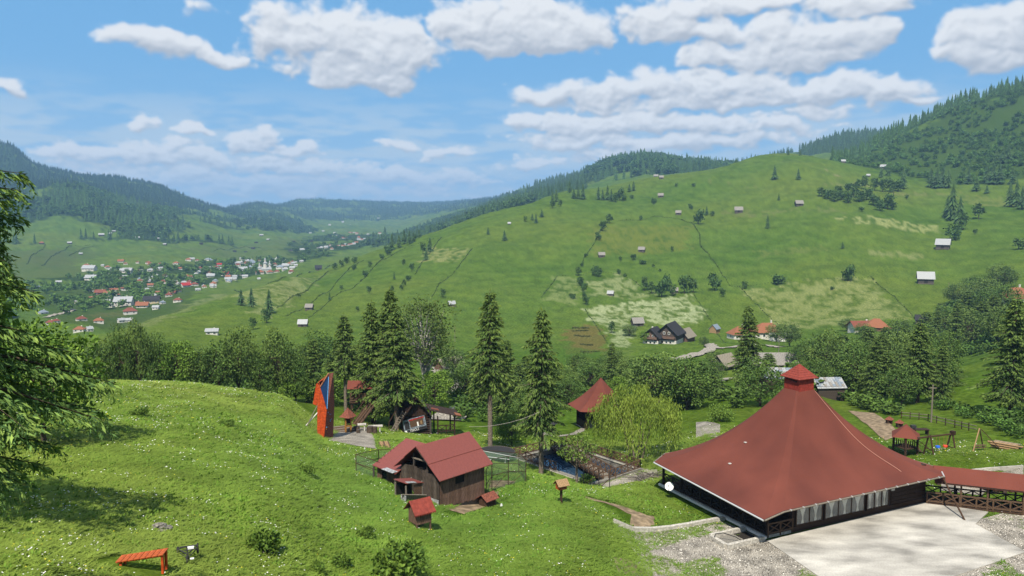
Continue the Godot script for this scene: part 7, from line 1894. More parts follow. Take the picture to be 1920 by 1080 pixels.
# wire pens beside the barn
func pen(label: String, posts: Array, h: Array, m: Material) -> Node3D:
	var t := thing("wire_pen", label, "pen", Vector3.ZERO)
	for k in posts.size():
		var p := on(posts[k].x, posts[k].y)
		pole("post", p + Vector3(0, -0.3, 0), p + Vector3(0, h[k], 0), 0.035, m, t)
		if k + 1 < posts.size():
			var q := on(posts[k + 1].x, posts[k + 1].y)
			for f in [1.0, 0.5]: pole("rail", p + Vector3(0, h[k] * f, 0), q + Vector3(0, h[k + 1] * f, 0), 0.025, m, t)
			pole("brace", p + Vector3(0, 0.1, 0), q + Vector3(0, h[k + 1] * 0.5, 0), 0.018, m, t)
			var nb := MB.new()
			nb.quad(p, q, q + Vector3(0, h[k + 1], 0), p + Vector3(0, h[k], 0))
			part("netting", nb, M.netting, t)
	return t

func make_pens() -> void:
	pen("wire netting pen on thin poles left of the barn", [Vector2(-7.9, -56.7), Vector2(-11.6, -58.3), Vector2(-10.6, -62.4), Vector2(-7.8, -65.2), Vector2(-5.2, -63.0)], [1.2, 1.35, 1.4, 1.5, 1.5], M.stained_wood)
	var t := pen("tall wire pen of rusty poles right of the barn", [Vector2(-1.9, -57.4), Vector2(-1.55, -60.4), Vector2(-0.3, -62.9), Vector2(1.15, -65.0), Vector2(0.6, -69.0), Vector2(-3.0, -66.5), Vector2(-3.6, -60.5)], [2.3, 2.6, 2.5, 2.0, 1.9, 2.3, 2.3], M.stained_wood)
	var b := MB.new()
	var p := on(-3.6, -60.5, 2.3)
	var q := on(-1.55, -60.4, 2.55)
	var r := on(1.15, -65.0, 2.0)
	var s := on(-3.0, -66.5, 2.3)
	b.quad(p, q, r, s)
	part("netting_roof", b, M.netting, t)
	for k in 3: pole("pale_rail", p.lerp(s, k * 0.5), q.lerp(r, k * 0.5), 0.025, M.pale_metal, t)
	# trampoline behind the pen
	var tr := thing("trampoline", "dark round trampoline with pale rim behind the barn's pen", "trampoline", on(-1.6, -77.6))
	var mb := MB.new()
	var rim := []
	for k in 25: rim.append(Vector3(cos(TAU * k / 24) * 1.9, 0.8, sin(TAU * k / 24) * 1.9))
	for k in 24: mb.tri(Vector3(0, 0.74, 0), rim[k + 1], rim[k])
	part("mat", mb, M.rubber, tr)
	var rb := MB.new()
	rb.tube(rim, range(25).map(func(_k): return 0.05), 6, false)
	part("rim", rb, M.hut_wood, tr)
	for k in 6:
		var a := TAU * k / 6
		pole("leg", Vector3(cos(a) * 1.9, -0.3, sin(a) * 1.9), Vector3(cos(a) * 1.9, 0.8, sin(a) * 1.9), 0.03, M.pale_metal, tr)
	# cable slung between the spruces
	var pts := []
	var a0 := Vector3(-3.6, 12.2, -66.0)
	var a1 := Vector3(2.45, 12.6, -69.5)
	for k in 17:
		var f := k / 16.0
		pts.append(a0.lerp(a1, f) + Vector3(0, -1.1 * 4.0 * f * (1.0 - f) * 0.35, 0))
	var cm := MB.new()
	cm.tube(pts, range(17).map(func(_k): return 0.014), 4)
	tag(part("slung_cable", cm, M.rope), "cable sagging from the barn to the pond spruce", "cable")

# ---------------------------------------------------------------- the pond
func stone_wall(t: Node3D, a: Vector3, b: Vector3, y0: float, y1: float) -> void:
	var m := MB.new()
	var d := (b - a).normalized()
	var yaw := atan2(-d.z, d.x)
	var l := a.distance_to(b)
	var y := y0
	while y < y1:
		var h := rd(0.16, 0.26)
		var x := 0.0
		while x < l:
			var w := rd(0.2, 0.5)
			var p := a + d * (x + w * 0.5)
			m.box(Transform3D(Basis(Vector3.UP, yaw + rd(-0.06, 0.06)), Vector3(p.x, y + h * 0.5, p.z)), Vector3(w * 0.94, h * 0.92, 0.4 + rd(-0.06, 0.06)))
			x += w
		y += h
	tag(part("stonework", m, M.stone, t), "", "", "", "stuff")

func make_pond() -> void:
	var A := Vector3(0.16, 0, -78.4)
	var B := Vector3(5.7, 0, -82.7)
	var C := Vector3(12.2, 0, -74.6)
	var D := Vector3(7.4, 0, -70.2)
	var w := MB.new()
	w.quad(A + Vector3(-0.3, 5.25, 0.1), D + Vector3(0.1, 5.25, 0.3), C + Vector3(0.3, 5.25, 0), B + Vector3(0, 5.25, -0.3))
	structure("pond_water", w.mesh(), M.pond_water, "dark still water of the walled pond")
	var t := thing("pond_wall", "low rubble stone wall lining the pond", "wall", Vector3.ZERO)
	for s in [[A, B], [B, C], [D, A], [C, D]]: stone_wall(t, s[0], s[1], 4.3, 5.72)
	for s in [[A, B], [B, C], [D, A]]:
		beam("coping", s[0] + Vector3(0, 5.77, 0), s[1] + Vector3(0, 5.77, 0), 0.5, 0.09, M.wall_concrete, t)
	var n := Vector3(0, 5.8, 0)
	for s in [[A, D.lerp(A, 0.45), "railing on the pond's near left bank"], [A, B.lerp(A, 0.4), "railing at the pond's left end"], [B, C, "long crossed railing on the pond's far bank"], [D.lerp(C, 0.3), C, "crossed railing across the pond's right end"]]:
		var q := thing("railing", "rustic " + s[2], "railing", Vector3.ZERO, 0, "crossed pole railings round the pond")
		railing(q, s[0] + n, s[1] + n, 0.85, 0.85, M.rail_wood, 0.08)
	# footbridge over the pond
	var f := thing("footbridge", "plank footbridge with crossed railings over the pond", "footbridge", Vector3.ZERO)
	var p0 := Vector3(4.6, 5.85, -81.6)
	var p1 := Vector3(8.9, 5.85, -71.6)
	var d := (p1 - p0).normalized()
	var s := Vector3(-d.z, 0, d.x) * 0.65
	var k := 0
	while k < 36:
		var c := p0.lerp(p1, (k + 0.5) / 36.0)
		beam("deck_plank", c - s, c + s, 0.27, 0.06, M.old_wood if k % 3 else M.rail_wood, f)
		k += 1
	for sg in [-1.0, 1.0]:
		beam("stringer", p0 + s * sg * 0.8 - Vector3(0, 0.14, 0), p1 + s * sg * 0.8 - Vector3(0, 0.14, 0), 0.14, 0.2, M.stained_wood, f)
		railing(f, p0 + s * sg, p1 + s * sg, 0.85, 0.9, M.rail_wood, 0.08)
	# thin dark posts and struts on the near bank
	var st := thing("prop_poles", "thin leaning poles on the pond's near bank", "frame", on(7.2, -68.6))
	for x in [-0.9, 0.4, 1.3]: pole("post", Vector3(x, -0.3, x * 0.4), Vector3(x, 1.9, x * 0.4), 0.04, M.dark_metal, st)
	pole("strut", Vector3(-0.9, 0.4, -0.36), Vector3(0.4, 1.3, 0.16), 0.03, M.stained_wood, st)
	pole("strut", Vector3(0.4, 0.2, 0.16), Vector3(1.3, 1.2, 0.5), 0.03, M.stained_wood, st)
	# branch pile between pond and hall
	var bp := thing("branch_pile", "pile of grey cut branches between the pond and the hall", "branch pile", on(12.3, -71.2))
	for i in 60:
		var a := rd(0, TAU)
		var c := Vector3(rd(-1.3, 1.3), rd(0.05, 0.5), rd(-1.0, 1.0))
		pole("branch", c - Vector3(cos(a), rd(-0.2, 0.2), sin(a)) * rd(0.4, 1.1), c + Vector3(cos(a), rd(-0.2, 0.3), sin(a)) * rd(0.4, 1.1), rd(0.012, 0.035), M.old_wood if i % 2 else M.hut_wood, bp)
	# young fruit tree hanging over the pond
	var yt := broad(4.6, 1.75, 0.42, 18, 60, 0.2, Color(0.06, 0.11, 0.02), Color(0.14, 0.2, 0.04), 0.3)
	var q2 := thing("fruit_tree", "young spindly fruit tree standing in front of the pond", "tree", on(5.6, -67.6))
	part("trunk", yt[0], M.pale_bark, q2)
	part("crown", yt[1], M.leaf, q2)

# ---------------------------------------------------------------- the pavilion and what stands round it
func make_pavilion() -> void:
	var t := thing("pavilion", "open pavilion with pointed red roof behind the willow", "pavilion", on(11.4, -101.5), 0.3)
	part("roof", cone_roof(6, 4.3, 3.7, 0.38), M.red_roof, t).position.y = 2.6
	for k in 6:
		var a := TAU * k / 6
		var c := a + TAU / 6
		var p := Vector3(sin(a) * 3.0, 0, cos(a) * 3.0)
		var q := Vector3(sin(c) * 3.0, 0, cos(c) * 3.0)
		beam("post", p + Vector3(0, -0.4, 0), p + Vector3(0, 2.75, 0), 0.2, 0.2, M.dark_wood, t)
		if k != 5: beam("panel", p + Vector3(0, 0.5, 0), q + Vector3(0, 0.5, 0), 0.06, 1.0, M.dark_wood, t)
		if k in [1, 2, 3]: beam("panel", p + Vector3(0, 1.7, 0), q + Vector3(0, 1.7, 0), 0.05, 1.5, M.dark_wood, t)
	part("floor", cone_roof(6, 3.2, 0.12), M.wall_concrete, t)
	var l := thing("garden_lamp", "dark garden lantern on a post beside the stone path", "lantern", on(5.05, -95.3))
	pole("post", Vector3(0, -0.2, 0), Vector3(0, 1.1, 0), 0.06, M.dark_metal, l)
	block("lantern_box", Vector3(0, 1.3, 0), Vector3(0.34, 0.4, 0.34), M.dark_metal, l)
	part("lid", cone_roof(4, 0.55, 0.3), M.dark_metal, l).position.y = 1.5

# ---------------------------------------------------------------- the play corner left of the barn
func slab(poly: PackedVector2Array, z: float, th: float) -> MB:
	var b := MB.new()
	var idx := Geometry2D.triangulate_polygon(poly)
	for k in range(0, idx.size(), 3):
		var p := [poly[idx[k]], poly[idx[k + 1]], poly[idx[k + 2]]]
		if (p[1] - p[0]).cross(p[2] - p[0]) < 0: p = [p[0], p[2], p[1]]
		b.tri(Vector3(p[0].x, p[0].y, z), Vector3(p[1].x, p[1].y, z), Vector3(p[2].x, p[2].y, z))
		b.tri(Vector3(p[0].x, p[0].y, z - th), Vector3(p[2].x, p[2].y, z - th), Vector3(p[1].x, p[1].y, z - th))
	var ccw := not Geometry2D.is_polygon_clockwise(poly)
	for k in poly.size():
		var p := poly[k]
		var q := poly[(k + 1) % poly.size()]
		if not ccw:
			p = poly[(k + 1) % poly.size()]; q = poly[k]
		b.quad(Vector3(p.x, p.y, z - th), Vector3(q.x, q.y, z - th), Vector3(q.x, q.y, z), Vector3(p.x, p.y, z))
	return b

func make_play_corner() -> void:
	var t := thing("climbing_wall", "tall orange and blue climbing wall with brick red face", "climbing wall", on(-18.0, -74.9), 0.15)
	var side := PackedVector2Array([Vector2(-0.57, -0.3), Vector2(0.04, -0.4), Vector2(0.41, 2.74), Vector2(-0.15, 4.94), Vector2(-0.41, 5.3), Vector2(-0.45, 3.2)])
	var y := -0.4
	while y < 5.3:
		for q in Geometry2D.intersect_polygons(side, PackedVector2Array([Vector2(-2, y), Vector2(2, y), Vector2(2, y + 0.58), Vector2(-2, y + 0.58)])):
			part("board", slab(q, rd(0, 0.012), 0.06), M.orange_panel, t)
		y += 0.6
	part("back_board", slab(PackedVector2Array([Vector2(-0.9, 3.3), Vector2(-0.5, 3.1), Vector2(-0.4, 5.3), Vector2(-0.55, 5.2)]), -0.25, 0.05), M.orange_panel, t)
	var bl := MB.new()
	bl.tri(Vector3(-0.15, 4.94, 0.02), Vector3(0.45, 2.74, 0.02), Vector3(0.57, 6.0, -1.2))
	part("blue_panel", bl, M.blue_panel, t)
	beam("blue_strip", Vector3(0.43, 2.85, 0.0), Vector3(0.55, 5.7, -1.08), 0.06, 0.04, M.light_blue, t)
	beam("top_rail", Vector3(-0.17, 4.95, 0.03), Vector3(0.57, 6.03, -1.2), 0.1, 0.1, M.tile_orange, t)
	var br := MB.new()
	br.quad(Vector3(0.06, -0.4, 0.0), Vector3(0.83, -0.3, -1.5), Vector3(1.02, 2.74, -1.5), Vector3(0.43, 2.74, 0.0))
	br.quad(Vector3(0.43, 2.74, 0.0), Vector3(1.02, 2.74, -1.5), Vector3(0.98, 6.04, -1.5), Vector3(0.57, 6.0, -1.2))
	part("climbing_face", br, M.brick, t)
	var bk := MB.new()
	bk.quad(Vector3(0.8, -0.4, -1.5), Vector3(-0.5, -0.4, -1.6), Vector3(-0.4, 5.2, -1.4), Vector3(0.98, 6.02, -1.5))
	bk.tri(Vector3(-0.41, 5.28, -0.05), Vector3(0.57, 6.0, -1.2), Vector3(-0.4, 5.2, -1.4))
	part("rear_face", bk, M.orange_panel, t)
	for k in 16:
		var f := rd(0.12, 0.9)
		var h := rd(0.4, 2.5)
		block("hold", Vector3(lerpf(0.1 + h * 0.12, 0.85, f), h, lerpf(0.02, -1.47, f)), Vector3(0.1, 0.09, 0.1), M.light_blue if k % 2 else M.ochre_wood, t)
	var z1 := MB.new()
	pole("prop", Vector3(-3.1, -0.1, 2.4), Vector3(-0.45, 2.5, -0.1), 0.055, M.plaster, t)
	pole("prop", Vector3(-2.3, -0.2, 2.0), Vector3(-0.45, 3.2, -0.15), 0.04, M.old_wood, t)
	# tree house on stilts with its plank ramp
	var h := thing("tree_house", "tree house platform with plank railing, small roof and long ramp", "tree house", on(-17.1, -91.0), 0.1)
	for sx in [-1.3, 1.3]:
		for sz in [-0.9, 0.9]: pole("stilt", Vector3(sx, -0.5, sz), Vector3(sx, 4.25, sz), 0.09, M.stained_wood, h)
	block("platform", Vector3(0, 2.55, 0), Vector3(3.0, 0.14, 2.2), M.stained_wood, h)
	for k in 4:
		block("rail_board", Vector3(-0.25, 2.8 + k * 0.24, 1.0), Vector3(2.4, 0.15, 0.05), M.rail_wood, h)
		block("rail_board", Vector3(-1.42, 2.8 + k * 0.24, 0), Vector3(0.05, 0.15, 2.0), M.rail_wood, h)
	for sg in [1.0, -1.0]: part("roof", roof_slab(2.3, 1.7, 0.55, 0.3, 0.05, sg), M.red_roof, h).position = Vector3(-0.3, 4.3, 0)
	block("back_wall", Vector3(0.2, 3.5, -0.95), Vector3(2.6, 1.8, 0.06), M.stained_wood, h)
	for k in 7:
		var o: Vector3 = Vector3(0.16, 0, 0.05) * k
		beam("ramp_plank", Vector3(0.7, 2.6, 0.9) + o, Vector3(-1.6, -0.05, 4.2) + o, 0.14, 0.05, M.rail_wood if k % 2 else M.stained_wood, h)
	for k in [0, 7]:
		var o: Vector3 = Vector3(0.16, 0, 0.05) * k
		beam("ramp_rail", Vector3(0.7, 3.4, 0.9) + o, Vector3(-1.6, 0.75, 4.2) + o, 0.07, 0.07, M.stained_wood, h)
		for j in 4: beam("ramp_post", Vector3(0.7, 2.6, 0.9).lerp(Vector3(-1.6, -0.05, 4.2), j / 3.0) + o, Vector3(0.7, 3.4, 0.9).lerp(Vector3(-1.6, 0.75, 4.2), j / 3.0) + o, 0.06, 0.06, M.stained_wood, h)
	# plank deck at the ramp's foot
	var dk := thing("plank_deck", "low deck of weathered planks between climbing wall and ramp", "deck", on(-18.3, -82.4, 0.12), 0.45)
	for k in 8: block("plank", Vector3(0, rd(0, 0.02), -1.1 + k * 0.31), Vector3(3.4, 0.06, 0.28), M.rail_wood if k % 3 else M.old_wood, dk)
	for x in [-1.4, 1.4]: block("joist", Vector3(x, -0.15, 0), Vector3(0.14, 0.22, 2.5), M.stained_wood, dk)
	# roofed ochre stand
	var w := thing("roofed_stand", "little ochre post stand with pointed red roof on the gravel", "stand", on(-16.9, -81.2), 0.3)
	for sx in [-0.26, 0.26]:
		for sz in [-0.26, 0.26]: beam("post", Vector3(sx, -0.3, sz), Vector3(sx, 1.75, sz), 0.13, 0.13, M.ochre_wood, w)
	block("shelf", Vector3(0, 0.75, 0), Vector3(0.7, 0.08, 0.7), M.ochre_wood, w)
	block("box", Vector3(0, 1.3, 0), Vector3(0.4, 0.6, 0.4), M.dark_wood, w)
	part("roof", cone_roof(4, 0.92, 0.95, 0.2), M.tile_red, w).position.y = 1.7
	# stumps and white slabs as seats
	var si := 0
	for s in [[-16.1, -82.0, 0.24, 0.6], [-15.75, -80.6, 0.2, 0.38], [-14.7, -81.6, 0.36, 0.75], [-14.15, -81.3, 0.22, 0.8], [-16.45, -82.7, 0.22, 0.5]]:
		var q := thing("stump_stool", ["dark upright log stool beside the ochre stand", "shortest dark stump in front of the ochre stand", "thick dark stump used as a table on the gravel", "slim dark stump right of the thick one", "dark stump half hidden behind the ochre stand"][si], "stump", on(s[0], s[1]), 0, "stumps on the gravel")
		var m := MB.new()
		m.tube([Vector3(0, -0.1, 0), Vector3(0, s[3], 0)], [s[2] * 1.05, s[2]], 10)
		part("log", m, M.bark, q)
		var c := MB.new()
		c.tube([Vector3(0, s[3] - 0.01, 0), Vector3(0, s[3] + 0.015, 0)], [s[2] * 0.9, s[2] * 0.9], 10)
		part("cut_face", c, M.hut_wood, q)
		si += 1
	si = 0
	for s in [[-15.9, -83.4, 0.9], [-14.4, -83.0, 1.5]]:
		var q := thing("stone_table", ["white slab table behind the stumps' left end", "longer white slab table behind the stumps"][si], "table", on(s[0], s[1]), 0.2)
		block("top", Vector3(0, 0.7, 0), Vector3(s[2], 0.1, 0.6), M.wall_concrete, q)
		for x in [-0.3, 0.3]: block("leg", Vector3(x * s[2], 0.3, 0), Vector3(0.12, 0.72, 0.45), M.plaster, q)
		si += 1
	# pile of fresh boards
	var pb := thing("board_pile", "stack of pale fresh boards on the grass by the gravel", "boards", on(-11.9, -73.4), 0.25)
	for k in 7: block("board", Vector3(-0.45 + k * 0.145, 0.12 + 0.05 * (k % 2), rd(-0.12, 0.12)), Vector3(0.14, 0.05, 2.1), M.fresh_wood if k % 3 else M.rail_wood, pb)
	# ladder with handrail
	var ld := thing("ladder", "pale leaning ladder stairs beside the dark log hut", "ladder", on(-13.0, -85.6), 0.0)
	var l0 := Vector3(0, 0, 0.2)
	var l1 := Vector3(1.2, 2.0, -0.9)
	var ls := Vector3(0.2, 0, 0.2)
	for sg in [-1.0, 1.0]: beam("stile", l0 + ls * sg, l1 + ls * sg, 0.07, 0.07, M.old_wood, ld)
	for k in 9: beam("rung", l0.lerp(l1, (k + 0.7) / 9.5) - ls, l0.lerp(l1, (k + 0.7) / 9.5) + ls, 0.06, 0.05, M.old_wood, ld)
	beam("handrail", l0 - ls * 2.0 + Vector3(0, 0.95, 0), l1 - ls * 2.0 + Vector3(0, 0.95, 0), 0.06, 0.06, M.stained_wood, ld)
	beam("rail_post", l0 - ls * 2.0 + Vector3(0, -0.3, 0), l0 - ls * 2.0 + Vector3(0, 0.95, 0), 0.06, 0.06, M.stained_wood, ld)
	# dark log hut with the printed banner and its open shelter
	var g := thing("log_hut", "dark log hut with steep roof under the spruces, shelter at its right", "hut", on(-10.9, -88.2), 0.28)
	for k in 8: pole("log", Vector3(-1.5, 0.1 + k * 0.26, 1.3), Vector3(1.5, 0.1 + k * 0.26, 1.3), 0.14, M.dark_wood, g)
	block("body", Vector3(0, 1.0, 0), Vector3(2.9, 2.4, 2.5), M.dark_wood, g)
	for sg in [1.0, -1.0]:
		var r := part("roof", roof_slab(3.4, 3.0, 2.1, 0.35, 0.08, sg), M.dark_wood, g)
		r.position.y = 2.15; r.rotation.y = PI / 2
	var gb := MB.new()
	gb.tri(Vector3(-1.5, 2.15, 1.5), Vector3(1.5, 2.15, 1.5), Vector3(0, 4.2, 1.5))
	part("gable_board", gb, M.dark_wood, g)  # roof and gable coloured dark to carry the shade of the trees
	block("corner_post", Vector3(1.52, 1.6, 1.42), Vector3(0.2, 3.2, 0.2), M.hut_wood, g)
	for sx in [2.4, 4.3]:
		for sz in [-1.2, 1.2]: beam("shelter_post", Vector3(sx, -0.6, sz), Vector3(sx, 1.9, sz), 0.14, 0.14, M.dark_wood, g)
	beam("shelter_roof", Vector3(1.4, 2.75, 0), Vector3(5.0, 1.75, 0), 3.4, 0.07, M.dark_wood, g)
	beam("roof_sheet", Vector3(1.7, 2.73, 0.6), Vector3(2.6, 2.48, 0.6), 0.7, 0.06, M.tile_red, g)  # red piece stands in for sunlight on the shelter roof
	beam("roof_sheet", Vector3(4.4, 1.98, 0.9), Vector3(5.05, 1.8, 0.9), 1.0, 0.06, M.tile_orange, g)  # orange piece painted where sun catches the roof edge
	railing(g, Vector3(2.4, 0.0, 1.2), Vector3(4.3, 0.0, 1.2), 0.8, 0.95, M.dark_wood, 0.09)
	var bn := thing("banner", "printed banner with white lettering hung on the dark log hut", "banner", on(-10.9, -88.2) + Basis(Vector3.UP, 0.28) * Vector3(-0.25, 1.25, 1.62), 0.28)
	bn.rotation.z = 0.2
	block("sheet", Vector3(0, 0, 0), Vector3(2.5, 1.5, 0.04), M.blue_sheet, bn)
	block("photo_print", Vector3(0.25, 0.15, 0.022), Vector3(1.5, 0.75, 0.01), M.rail_wood, bn)
	block("photo_print", Vector3(-0.85, 0.1, 0.022), Vector3(0.5, 0.9, 0.01), M.tile_dark, bn)
	block("red_band", Vector3(0.3, 0.6, 0.022), Vector3(1.7, 0.14, 0.01), M.scarlet_roof, bn)
	block("figure_print", Vector3(0.35, -0.02, 0.03), Vector3(0.16, 0.5, 0.01), M.white_paint, bn)
	block("figure_print", Vector3(0.75, 0.08, 0.03), Vector3(0.2, 0.36, 0.01), M.fresh_wood, bn)
	block("dark_band", Vector3(0, -0.58, 0.022), Vector3(2.48, 0.32, 0.01), M.tile_dark, bn)
	block("white_mark", Vector3(-1.08, -0.58, 0.03), Vector3(0.2, 0.26, 0.01), M.white_paint, bn)
	var tm := TextMesh.new()
	var sf := SystemFont.new()
	sf.font_names = PackedStringArray(["Droid Sans"])
	tm.font = sf
	tm.text = "TIROLI"
	tm.font_size = 32
	tm.pixel_size = 0.0105
	tm.depth = 0.01
	put("lettering", tm, M.white_paint, bn).position = Vector3(-0.15, -0.58, 0.035)

# ---------------------------------------------------------------- the near meadow
func make_meadow_things() -> void:
	# slatted orange bench, one end on the ground
	var t := thing("slatted_bench", "orange slatted bench sloping down to the left at the bottom edge", "bench", Vector3(-11.2, gy(-11.2, -23.5) + 0.02, -23.5), 0.1)
	t.scale = Vector3.ONE * 0.93
	for k in 8:
		var f := k / 7.0
		var b := block("slat", Vector3(-0.66 + 0.187 * k, lerpf(0.36, 0.52, f) + rd(0, 0.008), 0), Vector3(0.168, 0.03, 0.54), M.orange_wood, t)
		b.rotation.z = 0.12
	for z in [-0.15, 0.15]: beam("bearer", Vector3(-0.75, 0.31, z), Vector3(0.72, 0.48, z), 0.05, 0.06, M.orange_wood, t)
	for z in [-0.17, 0.17]: beam("leg", Vector3(0.68, -0.12, z), Vector3(0.68, 0.53, z), 0.1, 0.07, M.orange_panel, t)
	for z in [-0.17, 0.17]: beam("leg", Vector3(-0.62, -0.2, z), Vector3(-0.62, 0.34, z), 0.08, 0.07, M.orange_panel, t)
	block("end_stone", Vector3(-0.84, 0.0, 0), Vector3(0.2, 0.26, 0.42), M.stone, t)
	bare(pv([Vector2(-12.6, -24.2), Vector2(-10.6, -24.2), Vector2(-10.6, -22.6), Vector2(-12.6, -22.6)]))
	# three-wheeled pedal cart
	var c := thing("pedal_tricycle", "small black pedal tricycle with white seat beside the orange bench", "tricycle", Vector3(-10.75, gy(-10.75, -25.7), -25.7), 0.35)
	var wheels := [Vector3(-0.32, 0.17, -0.42), Vector3(0.3, 0.17, -0.52), Vector3(0, 0.17, 0.42)]
	for w in wheels:
		var ty := MB.new()
		var ring := []
		for k in 17: ring.append(w + Vector3(0, cos(TAU * k / 16) * 0.15, sin(TAU * k / 16) * 0.15))
		ty.tube(ring, range(17).map(func(_k): return 0.032), 6, false)
		var wh := part("wheel", ty, M.rubber, c)
		var rm := MB.new()
		for k in 6: rm.beam(w, w + Vector3(0, cos(TAU * k / 6) * 0.14, sin(TAU * k / 6) * 0.14), 0.02, 0.012)
		part("spokes", rm, M.red_plastic, wh)
	pole("axle", wheels[0], wheels[1], 0.02, M.dark_metal, c)
	pole("frame_tube", Vector3(-0.3, 0.3, -0.4), Vector3(0.3, 0.3, -0.5), 0.02, M.dark_metal, c)
	for w in [0, 1]:
		pole("frame_tube", wheels[w] + Vector3(0, 0.12, 0.03), Vector3(0, 0.36, 0.36), 0.02, M.dark_metal, c)
		pole("frame_tube", wheels[w] + Vector3(0, 0.02, 0.03), Vector3(0, 0.2, 0.3), 0.016, M.dark_metal, c)
	pole("fork", Vector3(0.05, 0.17, 0.42), Vector3(0, 0.62, 0.34), 0.02, M.dark_metal, c)
	pole("handlebar", Vector3(-0.22, 0.62, 0.32), Vector3(0.22, 0.62, 0.32), 0.016, M.dark_metal, c)
	block("seat", Vector3(0.1, 0.4, -0.1), Vector3(0.2, 0.06, 0.18), M.white_plastic, c)
	for sg in [-1.0, 1.0]: block("pedal", Vector3(sg * 0.15, 0.17 + sg * 0.05, 0.42), Vector3(0.12, 0.03, 0.08), M.white_plastic, c)
	# molehill of earth and dry grass
	var m := MB.new()
	for k in 90:
		var a := rd(0, TAU)
		var r := 0.3 * sqrt(rng.randf())
		m.box(Transform3D(Basis(rv(), rd(0, TAU)), Vector3(cos(a) * r * 1.3, 0.26 * (1.0 - r / 0.3) + rd(-0.03, 0.03), sin(a) * r)), Vector3.ONE * rd(0.05, 0.11))
	var mo := part("earth_mound", m, M.stone)
	mo.position = on(-12.9, -28.5)
	tag(mo, "small mound of grey earth in the grass above the bench", "mound")

